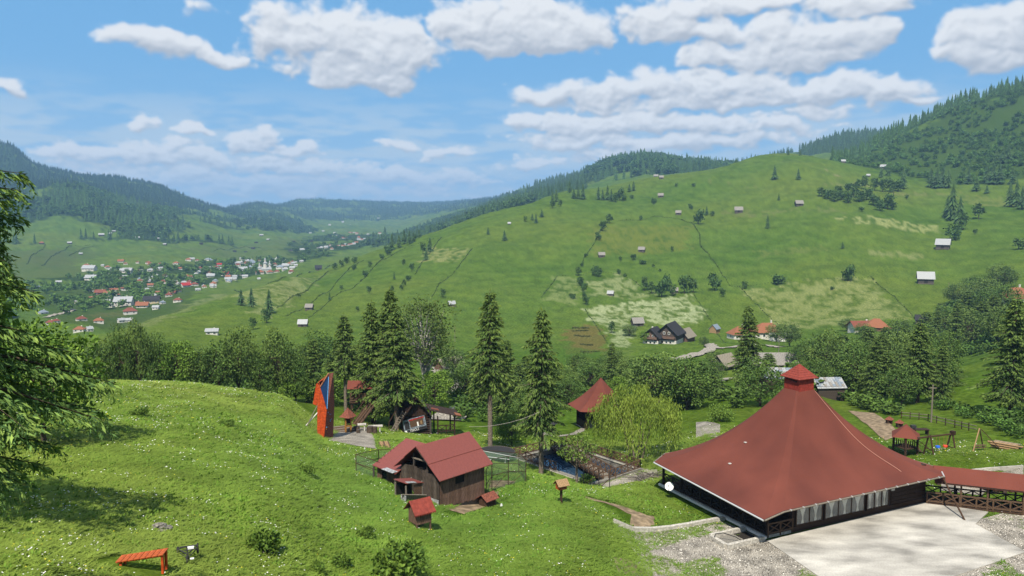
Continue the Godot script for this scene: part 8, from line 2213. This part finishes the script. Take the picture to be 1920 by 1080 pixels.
# ---------------------------------------------------------------- the playground behind the hall
func make_playground() -> void:
	var t := thing("play_tower", "wooden play tower with red pyramid roof and steps", "play tower", on(38.5, -76.9), 0.35)
	for sx in [-0.75, 0.75]:
		for sz in [-0.75, 0.75]: beam("post", Vector3(sx, -0.5, sz), Vector3(sx, 2.0, sz), 0.14, 0.14, M.stained_wood, t)
	block("floor", Vector3(0, 0.85, 0), Vector3(1.7, 0.08, 1.7), M.stained_wood, t)
	for k in 6:
		block("slat", Vector3(-0.65 + k * 0.26, 1.25, 0.74), Vector3(0.1, 0.75, 0.04), M.stained_wood, t)
		block("slat", Vector3(-0.74, 1.25, -0.65 + k * 0.26), Vector3(0.04, 0.75, 0.1), M.stained_wood, t)
	part("roof", cone_roof(4, 1.75, 1.15, 0.15), M.red_roof, t).position.y = 1.95
	for k in 5:
		block("step", Vector3(0.98 + k * 0.26, 0.68 - k * 0.19, 0.3), Vector3(0.22, 0.05, 0.9), M.rail_wood, t)
	for z in [-0.2, 0.8]: beam("handrail", Vector3(0.75, 1.6, z), Vector3(2.2, 0.6, z), 0.06, 0.06, M.stained_wood, t)
	var s := thing("swing_set", "log swing set with a blue and a red seat beside the play tower", "swing", on(40.6, -75.6), 0.25)
	beam("top_beam", Vector3(-1.9, 1.62, 0), Vector3(2.1, 1.75, 0), 0.13, 0.13, M.stained_wood, s)
	for x in [-0.55, 2.0]:
		for sg in [-1.0, 1.0]: beam("leg", Vector3(x, -0.5, sg * 0.75), Vector3(x + 0.1 * sg, 1.8, 0), 0.11, 0.11, M.stained_wood, s)
		beam("cross_tie", Vector3(x, 0.45, -0.5), Vector3(x, 0.45, 0.5), 0.07, 0.07, M.stained_wood, s)
	for k in 2:
		var x := 0.45 + 0.85 * k
		for dx in [-0.18, 0.18]: pole("rope", Vector3(x + dx, 1.66, 0), Vector3(x + dx, 0.62, 0), 0.014, M.ochre_wood, s)
		var b := MB.new()
		b.tube([Vector3(x, 0.5, 0), Vector3(x, 0.56, 0), Vector3(x, 0.68, 0)], [0.14, 0.22, 0.22], 12)
		part("seat", b, M.blue_plastic if k == 0 else M.red_plastic, s).set_meta("label", "blue bucket swing seat" if k == 0 else "red bucket swing seat")
	block("end_box", Vector3(2.1, 1.85, 0), Vector3(0.4, 0.4, 0.35), M.dark_wood, s)
	var a := thing("pole_tripod", "pole frame with a hanging plank seat right of the swings", "swing frame", on(44.3, -74.2), 0.2)
	beam("leg", Vector3(-1.5, -0.4, 0.6), Vector3(0, 2.0, -0.3), 0.09, 0.09, M.fresh_wood, a)
	beam("leg", Vector3(0.9, -0.4, -0.6), Vector3(0, 2.0, -0.3), 0.08, 0.08, M.stained_wood, a)
	beam("leg", Vector3(2.2, -0.4, 0.6), Vector3(0.2, 1.9, -0.3), 0.07, 0.07, M.stained_wood, a)
	for k in 2: beam("seat_plank", Vector3(-0.8, 0.3 + 0.2 * k, 0.1), Vector3(0.4, 0.3 + 0.2 * k, 0.1), 0.25, 0.05, M.rail_wood, a)
	# wagon loaded with logs
	var c := thing("log_wagon", "old wooden wagon loaded with logs at the gravel's edge", "wagon", on(41.4, -66.4), 0.25)
	for sx in [-0.85, 0.85]:
		for sz in [-0.55, 0.55]:
			var w := MB.new()
			var ring := []
			for k in 17: ring.append(Vector3(sx + cos(TAU * k / 16) * 0.34, 0.34 + sin(TAU * k / 16) * 0.34, sz))
			w.tube(ring, range(17).map(func(_k): return 0.045), 6, false)
			for k in 8: w.beam(Vector3(sx, 0.34, sz), Vector3(sx + cos(TAU * k / 8) * 0.33, 0.34 + sin(TAU * k / 8) * 0.33, sz), 0.04, 0.04)
			part("wheel", w, M.stained_wood, c)
	block("bed", Vector3(0, 0.5, 0), Vector3(2.5, 0.1, 0.9), M.stained_wood, c)
	for k in 3:
		for sg in [-1.0, 1.0]: beam("stake", Vector3(-1.0 + k, 0.5, sg * 0.45), Vector3(-1.1 + 1.1 * k, 1.15, sg * 0.62), 0.07, 0.07, M.stained_wood, c)
	for k in 9: pole("log", Vector3(-1.2 + rd(-0.1, 0.1), 0.65 + 0.14 * int(k / 4.0), -0.38 + 0.25 * (k % 4)), Vector3(1.2 + rd(-0.1, 0.1), 0.65 + 0.14 * int(k / 4.0), -0.38 + 0.25 * (k % 4)), 0.1, M.rail_wood if k % 2 else M.fresh_wood, c)
	# log stack
	var l := thing("log_stack", "long low stack of pale logs behind the swing frame", "log stack", on(46.6, -74.2), -0.75)
	for k in 12: pole("log", Vector3(-1.2 + rd(-0.3, 0.3), 0.12 + 0.2 * int(k / 4.0), -0.4 + 0.25 * (k % 4)), Vector3(1.2 + rd(-0.3, 0.3), 0.12 + 0.2 * int(k / 4.0), -0.4 + 0.25 * (k % 4)), 0.09, M.fresh_wood if k % 2 else M.old_wood, l)
	# fence along the back, small feeders, table, pots
	var f := thing("pole_fence", "low pole fence along the playground's far edge", "fence", Vector3.ZERO)
	var fp := [Vector2(49.08, -99.37), Vector2(50.61, -95.86), Vector2(50.27, -89.42), Vector2(49.69, -84.27)]
	for k in 3:
		var q0 := on(fp[k].x, fp[k].y)
		var q1 := on(fp[k + 1].x, fp[k + 1].y)
		for y in [0.4, 0.75]: pole("rail", q0 + Vector3(0, y, 0), q1 + Vector3(0, y, 0), 0.05, M.old_wood, f)
		for j in 3: pole("post", on(lerpf(q0.x, q1.x, j / 3.0), lerpf(q0.z, q1.z, j / 3.0), -0.3), on(lerpf(q0.x, q1.x, j / 3.0), lerpf(q0.z, q1.z, j / 3.0), 0.9), 0.06, M.stained_wood, f)
	for k in 2:
		var p: Vector2 = [Vector2(44.85, -93.69), Vector2(44.96, -91.42)][k]
		var q := thing("feeding_house", ["small red roofed feeder farthest up the playground lawn", "small red roofed feeder nearer the play tower"][k], "feeder", on(p.x, p.y))
		block("box", Vector3(0, 0.3, 0), Vector3(0.6, 0.5, 0.5), M.stained_wood, q)
		part("roof", cone_roof(4, 0.62, 0.4), M.tile_red, q).position.y = 0.55
	var pt := Vector2(43.60, -84.96)
	var tb := thing("garden_table", "dark garden table and grill behind the play tower", "table", on(pt.x, pt.y))
	block("top", Vector3(0.5, 0.7, 0), Vector3(1.7, 0.06, 0.8), M.dark_wood, tb)
	for x in [-0.2, 1.2]: block("leg", Vector3(x, 0.3, 0), Vector3(0.1, 0.8, 0.6), M.dark_wood, tb)
	block("grill", Vector3(-0.3, 1.0, 0), Vector3(0.5, 0.3, 0.4), M.dark_metal, tb)
	var n := 0
	for p in [Vector2(37.11, -68.02), Vector2(39.50, -67.34), Vector2(40.93, -66.80), Vector2(41.55, -65.88)]:
		var q := thing("plant_pot", ["first dark pot on the gravel from the hall", "second dark pot on the gravel from the hall", "dark pot on the gravel by the lawn's corner", "dark pot on the lawn beyond the walkway"][n], "pot", on(p.x, p.y), 0, "pots behind the walkway")
		var b := MB.new()
		b.tube([Vector3(0, -0.05, 0), Vector3(0, 0.28, 0)], [0.14, 0.2], 9)
		part("pot", b, M.bark, q)
		var lf := MB.new()
		for k in 30:
			var d := (rv() + Vector3.UP).normalized()
			lf.col = Color(0.06, 0.08, 0.03)
			lf.leaf(Vector3(0, 0.28, 0), d * 0.28, d.cross(rv()).normalized() * 0.05)
		part("plant", lf, M.leaf, q)
		n += 1

# ---------------------------------------------------------------- yards, paths, kerbs
func pv(a: Array) -> PackedVector2Array:
	return PackedVector2Array(a)

func make_yards() -> void:
	var gravel := pv([Vector2(7.3, -56.1), Vector2(16.1, -59.7), Vector2(18.4, -56.0), Vector2(34.5, -59.2), Vector2(38.5, -61.3), Vector2(47, -58), Vector2(47, -44), Vector2(6.2, -44), Vector2(8.4, -51.6)])
	GRAVEL = gravel
	drape("gravel_yard", gravel, M.gravel, 0.8, 0.03, "grey gravel of the yard before the hall")
	bare(pv([Vector2(9.5, -54), Vector2(15, -58.2), Vector2(18.4, -56.0), Vector2(34.5, -59.2), Vector2(38.5, -61.3), Vector2(47, -58), Vector2(47, -44), Vector2(7.4, -44), Vector2(9.4, -51.6)]))
	# the concrete slab before the hall
	var H := Transform3D(Basis(Vector3.UP, HALL_YAW), HALL)
	var sb := MB.new()
	var c := [Vector3(-0.35, 0.09, 0.42), Vector3(-1.5, 0.09, 6.6), Vector3(-2.2, 0.09, 10.4), Vector3(14.5, 0.09, 9.7), Vector3(16.1, 0.09, 4.9), Vector3(19.4, 0.09, 3.7), Vector3(16.75, 0.09, 0.1), Vector3(14.0, 0.09, 0.12)]
	var c2 := pv([])
	for p in c: c2.append(Vector2(p.x, p.z))
	var idx := Geometry2D.triangulate_polygon(c2)
	for k in range(0, idx.size(), 3):
		var a: Vector3 = c[idx[k]]
		var b: Vector3 = c[idx[k + 1]]
		var d: Vector3 = c[idx[k + 2]]
		if (b - a).cross(d - a).y > 0: sb.tri(H * a, H * b, H * d)
		else: sb.tri(H * a, H * d, H * b)
	for k in c.size():
		var a: Vector3 = H * c[k]
		var b: Vector3 = H * c[(k + 1) % c.size()]
		sb.quad(a - Vector3(0, 0.3, 0), b - Vector3(0, 0.3, 0), b, a)
	var slab2 := pv([])
	for p in c:
		var w0: Vector3 = H * p
		slab2.append(Vector2(w0.x, w0.z))
	bare(slab2)
	SLAB = slab2
	structure("concrete_yard", sb.mesh(), M.concrete, "pale stained concrete slab in front of the hall")
	var hall_area := pv([])
	for p in [Vector2(-2.0, 2.0), Vector2(18.5, 2.0), Vector2(18.5, -13), Vector2(-1.0, -13)]:
		var w := H * Vector3(p.x, 0, p.y)
		hall_area.append(Vector2(w.x, w.z))
	bare(hall_area)
	# low concrete walls beside the gravel
	var t := thing("kerb_wall", "long pale concrete kerb wall between the grass and the gravel", "wall", Vector3.ZERO)
	var pts := fine_line([Vector2(7.3, -56.1), Vector2(16.3, -59.9)], 1.6)
	for k in pts.size() - 1:
		var a := on(pts[k].x, pts[k].y, 0.05)
		var b := on(pts[k + 1].x, pts[k + 1].y, 0.05)
		beam("section", a, b, 0.3, 0.5, M.wall_concrete, t)
	var w2 := thing("stair_pit", "concrete walled pit beside the hall's near corner with a loose hose", "pit", HALL, HALL_YAW)
	beam("wall", Vector3(-3.7, 0.14, -1.75), Vector3(-0.5, 0.14, -1.75), 0.28, 0.42, M.wall_concrete, w2)
	beam("wall", Vector3(-3.85, 0.14, 0.22), Vector3(-0.5, 0.14, 0.22), 0.28, 0.42, M.wall_concrete, w2)
	beam("wall", Vector3(-3.72, 0.138, -1.6), Vector3(-3.85, 0.138, 0.07), 0.28, 0.42, M.wall_concrete, w2)
	block("floor", Vector3(-2.7, 0.06, -0.76), Vector3(1.9, 0.03, 1.66), M.stone, w2)
	block("shaft", Vector3(-1.1, 0.065, -0.76), Vector3(1.1, 0.02, 1.66), M.dark_inside, w2)  # flat near black plate in place of a shaded hole
	var hs := MB.new()
	hs.tube([Vector3(-3.9, 0.1, -1.2), Vector3(-3.75, 0.62, -1.1), Vector3(-3.2, 0.66, -0.9), Vector3(-2.5, 0.42, -0.4), Vector3(-2.2, 0.2, -0.1)], [0.03, 0.03, 0.03, 0.03, 0.03], 6)
	part("hose", hs, M.rubber, w2)
	# worn places and paths
	drape("dirt_path", strip_poly(fine_line([Vector2(4.32, -60.21), Vector2(6.16, -60.13), Vector2(8.26, -60.41), Vector2(9.83, -59.86), Vector2(10.18, -58.27)], 0.7), 1.1, 0.7), M.dirt, 0.5, 0.035, "trodden earth path across the grass")
	drape("dirt_patch", pv([Vector2(9.22, -59.89), Vector2(11.14, -60.29), Vector2(10.21, -57.72), Vector2(8.60, -57.02)]), M.dirt, 0.5, 0.045, "bare earth on the bank above the gravel")
	drape("dirt_slope", pv([Vector2(6.35, -48.56), Vector2(7.50, -49.57), Vector2(8.64, -49.15), Vector2(6.38, -46.29)]), M.dirt, 0.5, 0.06, "bare earth at the gravel's left edge")
	drape("barn_dirt", pv([Vector2(-4.48, -52.38), Vector2(-2.27, -60.41), Vector2(-0.83, -60.58), Vector2(-1.16, -56.76), Vector2(-3.21, -52.05)]), M.dirt, 0.5, 0.04, "bare earth along the barn's right wall")
	drape("pen_dirt", pv([Vector2(-2.12, -64.94), Vector2(-0.45, -66.04), Vector2(0.67, -65.49), Vector2(-0.21, -62.91), Vector2(-2.01, -61.34)]), M.dirt, 0.5, 0.04, "trampled earth inside the pen")
	drape("gravel_patch", pv([Vector2(-17.56, -74.39), Vector2(-18.47, -85.23), Vector2(-15.69, -85.79), Vector2(-13.66, -78.09), Vector2(-12.26, -71.07), Vector2(-14.56, -71.48)]), M.gravel, 0.5, 0.05, "gravel under the climbing wall and stumps")
	drape("stone_path", strip_poly(fine_line([Vector2(2.06, -101.18), Vector2(3.96, -97.46), Vector2(5.45, -94.55), Vector2(7.50, -96.26), Vector2(9.58, -101.00)], 0.8), 1.0, 0.2), M.gravel, 0.6, 0.05, "pale stone path to the pavilion")
	drape("pond_bank", pv([Vector2(8.2, -69.2), Vector2(13.2, -71.5), Vector2(13.8, -74.5), Vector2(12.6, -75.0), Vector2(8.0, -70.3)]), M.gravel, 0.6, 0.05, "stony bank at the pond's right end")
	drape("rear_gravel", pv([Vector2(22.21, -95.10), Vector2(23.40, -88.62), Vector2(21.60, -81.65), Vector2(19.75, -84.42)]), M.gravel, 0.8, 0.06, "gravel strip left of the hall's rear")
	drape("rear_track", pv([Vector2(47.18, -110.76), Vector2(48.29, -105.02), Vector2(42.75, -86.39), Vector2(38.81, -81.71)]), M.dirt, 1.0, 0.08, "stony track behind the hall")
	drape("parking_gravel", pv([Vector2(38.58, -70.36), Vector2(40.96, -70.37), Vector2(44.37, -67.98), Vector2(43.56, -66.62), Vector2(41.50, -67.61), Vector2(39.20, -65.24), Vector2(36.55, -66.54)]), M.gravel, 0.8, 0.04, "gravel drive beyond the walkway")
	var kb := thing("edging_wall", "low whitish kerb between the playground lawn and the gravel drive", "wall", Vector3.ZERO)
	pts = fine_line([Vector2(40.78, -70.30), Vector2(42.71, -69.72), Vector2(44.34, -67.93)], 1.5)
	for k in pts.size() - 1: beam("section", on(pts[k].x, pts[k].y, 0.02), on(pts[k + 1].x, pts[k + 1].y, 0.02), 0.25, 0.4, M.wall_concrete, kb)
	for q in [pv([Vector2(4.37, -60.93), Vector2(6.23, -60.86), Vector2(9.95, -60.58), Vector2(11.14, -60.29), Vector2(10.17, -57.47), Vector2(8.66, -57.42), Vector2(6.06, -59.10)]), pv([Vector2(-4.61, -51.07), Vector2(-2.24, -59.61), Vector2(-0.83, -60.58), Vector2(-1.15, -56.23), Vector2(-3.79, -50.34)]), pv([Vector2(-17.37, -73.58), Vector2(-18.47, -85.23), Vector2(-15.69, -85.79), Vector2(-13.66, -78.09), Vector2(-12.15, -70.43), Vector2(-14.41, -70.76)]), POND, pv([Vector2(38.58, -70.36), Vector2(44.37, -67.98), Vector2(43.40, -66.35), Vector2(36.41, -66.27)]),
		pv([Vector2(-4.9, -53.0), Vector2(-2.0, -56.2), Vector2(-6.8, -61.5), Vector2(-10.0, -57.8)]), pv([Vector2(8.2, -69.2), Vector2(13.2, -71.5), Vector2(13.8, -74.5), Vector2(8.0, -70.3)]), pv([Vector2(-2.12, -64.94), Vector2(0.67, -65.49), Vector2(-0.21, -62.41), Vector2(-2.00, -60.91)])]: bare(q)
	# lanes of the valley
	drape("lane", strip_poly(fine_line([Vector2(41.22, -203.05), Vector2(51.06, -223.59), Vector2(59.22, -241.00), Vector2(65.80, -260.78), Vector2(68.77, -278.60)], 3.0), 4.0, 0.2), M.lane, 3.0, 0.35, "pale gravel lane winding past the chalet")
	drape("lane", strip_poly(fine_line([Vector2(63.89, -253.15), Vector2(71.16, -258.63), Vector2(83.04, -273.84), Vector2(86.53, -268.68), Vector2(85.52, -252.33)], 3.0), 3.0, 0.3), M.lane, 3.0, 0.35, "pale lane to the white house")
	drape("lane", strip_poly(fine_line([Vector2(38.24, -153.40), Vector2(41.33, -157.34), Vector2(44.61, -159.61)], 2.0), 3.0, 0.2), M.lane, 2.0, 0.3, "bit of pale lane behind the willow")
	drape("lane", strip_poly(fine_line([Vector2(-17.94, -199.04), Vector2(-12.56, -155.25), Vector2(-9.82, -138.65), Vector2(-8.23, -135.54)], 2.0), 4.5, 0.3), M.lane, 2.0, 0.3, "pale stony track behind the spruces")
	drape("lane", strip_poly(fine_line([Vector2(-8.44, -99.78), Vector2(-8.11, -109.10), Vector2(-6.94, -116.77)], 1.5), 4.0, 0.3), M.lane, 1.5, 0.2, "stony bank behind the log hut")
	drape("lane", strip_poly(fine_line([Vector2(-310.32, -530.95), Vector2(-317.32, -558.52), Vector2(-333.04, -606.55)], 6.0), 5.0, 0.1), M.lane, 6.0, 0.5, "village road at the left")
	# furrow beds of the tan field
	var n := 0
	for r in [[1072, 1104, 618], [1074, 1103, 624], [1077, 1106, 632], [1090, 1111, 646], [1090, 1126, 659]]:
		var fb := MB.new()
		for k in 26:
			var u := lerpf(0.0, 1.0, k / 25.0)
			var e0: Vector2 = [Vector2(25.53, -340.37), Vector2(25.21, -330.11), Vector2(24.72, -315.24), Vector2(25.04, -287.16), Vector2(22.81, -261.36)][n]
			var e1: Vector2 = [Vector2(32.72, -339.33), Vector2(31.50, -328.80), Vector2(30.71, -313.87), Vector2(29.02, -286.48), Vector2(28.87, -259.09)][n]
			var p := e0.lerp(e1, u)
			for i in 8:
				fb.col = shade(Color(0.04, 0.055, 0.02), Color(0.07, 0.08, 0.03), rng.randf())
				var d := (rv() + Vector3.UP * 0.6).normalized()
				fb.leaf(on(p.x + rd(-0.4, 0.4), p.y + rd(-1.2, 1.2)), d * rd(0.3, 0.7), d.cross(rv()).normalized() * 0.22)
		tag(part("crop_row", fb, M.leaf), ["topmost dark crop row in the tan field", "second dark crop row from the top of the tan field", "middle crop row of the tan field", "short fourth crop row of the tan field", "lowest and longest crop row of the tan field"][n], "crop row", "crop rows of the tan field", "stuff")
		n += 1

func _ready() -> void:
	# camera
	var cam := Camera3D.new()
	cam.name = "camera"
	add_child(cam)
	cam.position = Vector3(0, CAM_Y, 0)
	cam.rotation_degrees = Vector3(-5.3, 0, 0)
	cam.fov = 39.43
	cam.near = 0.1
	cam.far = 20000.0
	cam.current = true
	# sky and air
	var e := Environment.new()
	e.background_mode = Environment.BG_SKY
	e.sky = make_sky()
	e.sky_rotation = Vector3(0, PI, 0)
	e.tonemap_mode = Environment.TONE_MAPPER_LINEAR
	e.tonemap_exposure = 1.76
	e.fog_enabled = true
	e.fog_light_color = Color(0.6, 0.79, 0.98)
	e.fog_density = 0.00015
	e.sdfgi_enabled = true
	e.ssao_enabled = true
	e.ssil_enabled = true
	var we := WorldEnvironment.new()
	we.name = "environment"
	we.environment = e
	add_child(we)
	# sun
	var sun := DirectionalLight3D.new()
	sun.name = "sun"
	sun.light_energy = 1.35
	sun.light_color = Color(1.0, 0.965, 0.9)
	sun.light_angular_distance = 0.5
	sun.shadow_enabled = true
	add_child(sun)
	sun.look_at_from_position(Vector3.ZERO, Vector3(0.13, -0.82, -0.56))
	# materials and the land
	rng.seed = 11
	for i in RADII.size(): LR.append(log(RADII[i]))
	bump1 = noise(0.009, 3, 4)
	bump2 = noise(0.09, 3, 8)
	g1 = noise(0.02, 3, 61)
	g2 = noise(0.05, 3, 62)
	g3 = noise(0.21, 3, 63)
	for q in FIELDS: field_boxes.append(box_of(q[0]))
	for w in WOODS: w.append(box_of(w[0]))
	var t0 := Time.get_ticks_msec()
	make_materials()
	make_ground()
	make_yards()
	make_hall()
	make_walkway()
	make_barn()
	make_pens()
	make_pond()
	make_pavilion()
	make_play_corner()
	make_playground()
	make_farmhouses()
	make_huts()
	make_village()
	make_church()
	print("ground ", Time.get_ticks_msec() - t0)
	make_protos()
	make_trees()
	print("trees ", Time.get_ticks_msec() - t0)
	make_woods()
	print("woods ", Time.get_ticks_msec() - t0)
	make_meadow_things()
	undergrowth()
	near_bushes()
	left_spruce()
	make_grass()
	print("grass ", Time.get_ticks_msec() - t0)
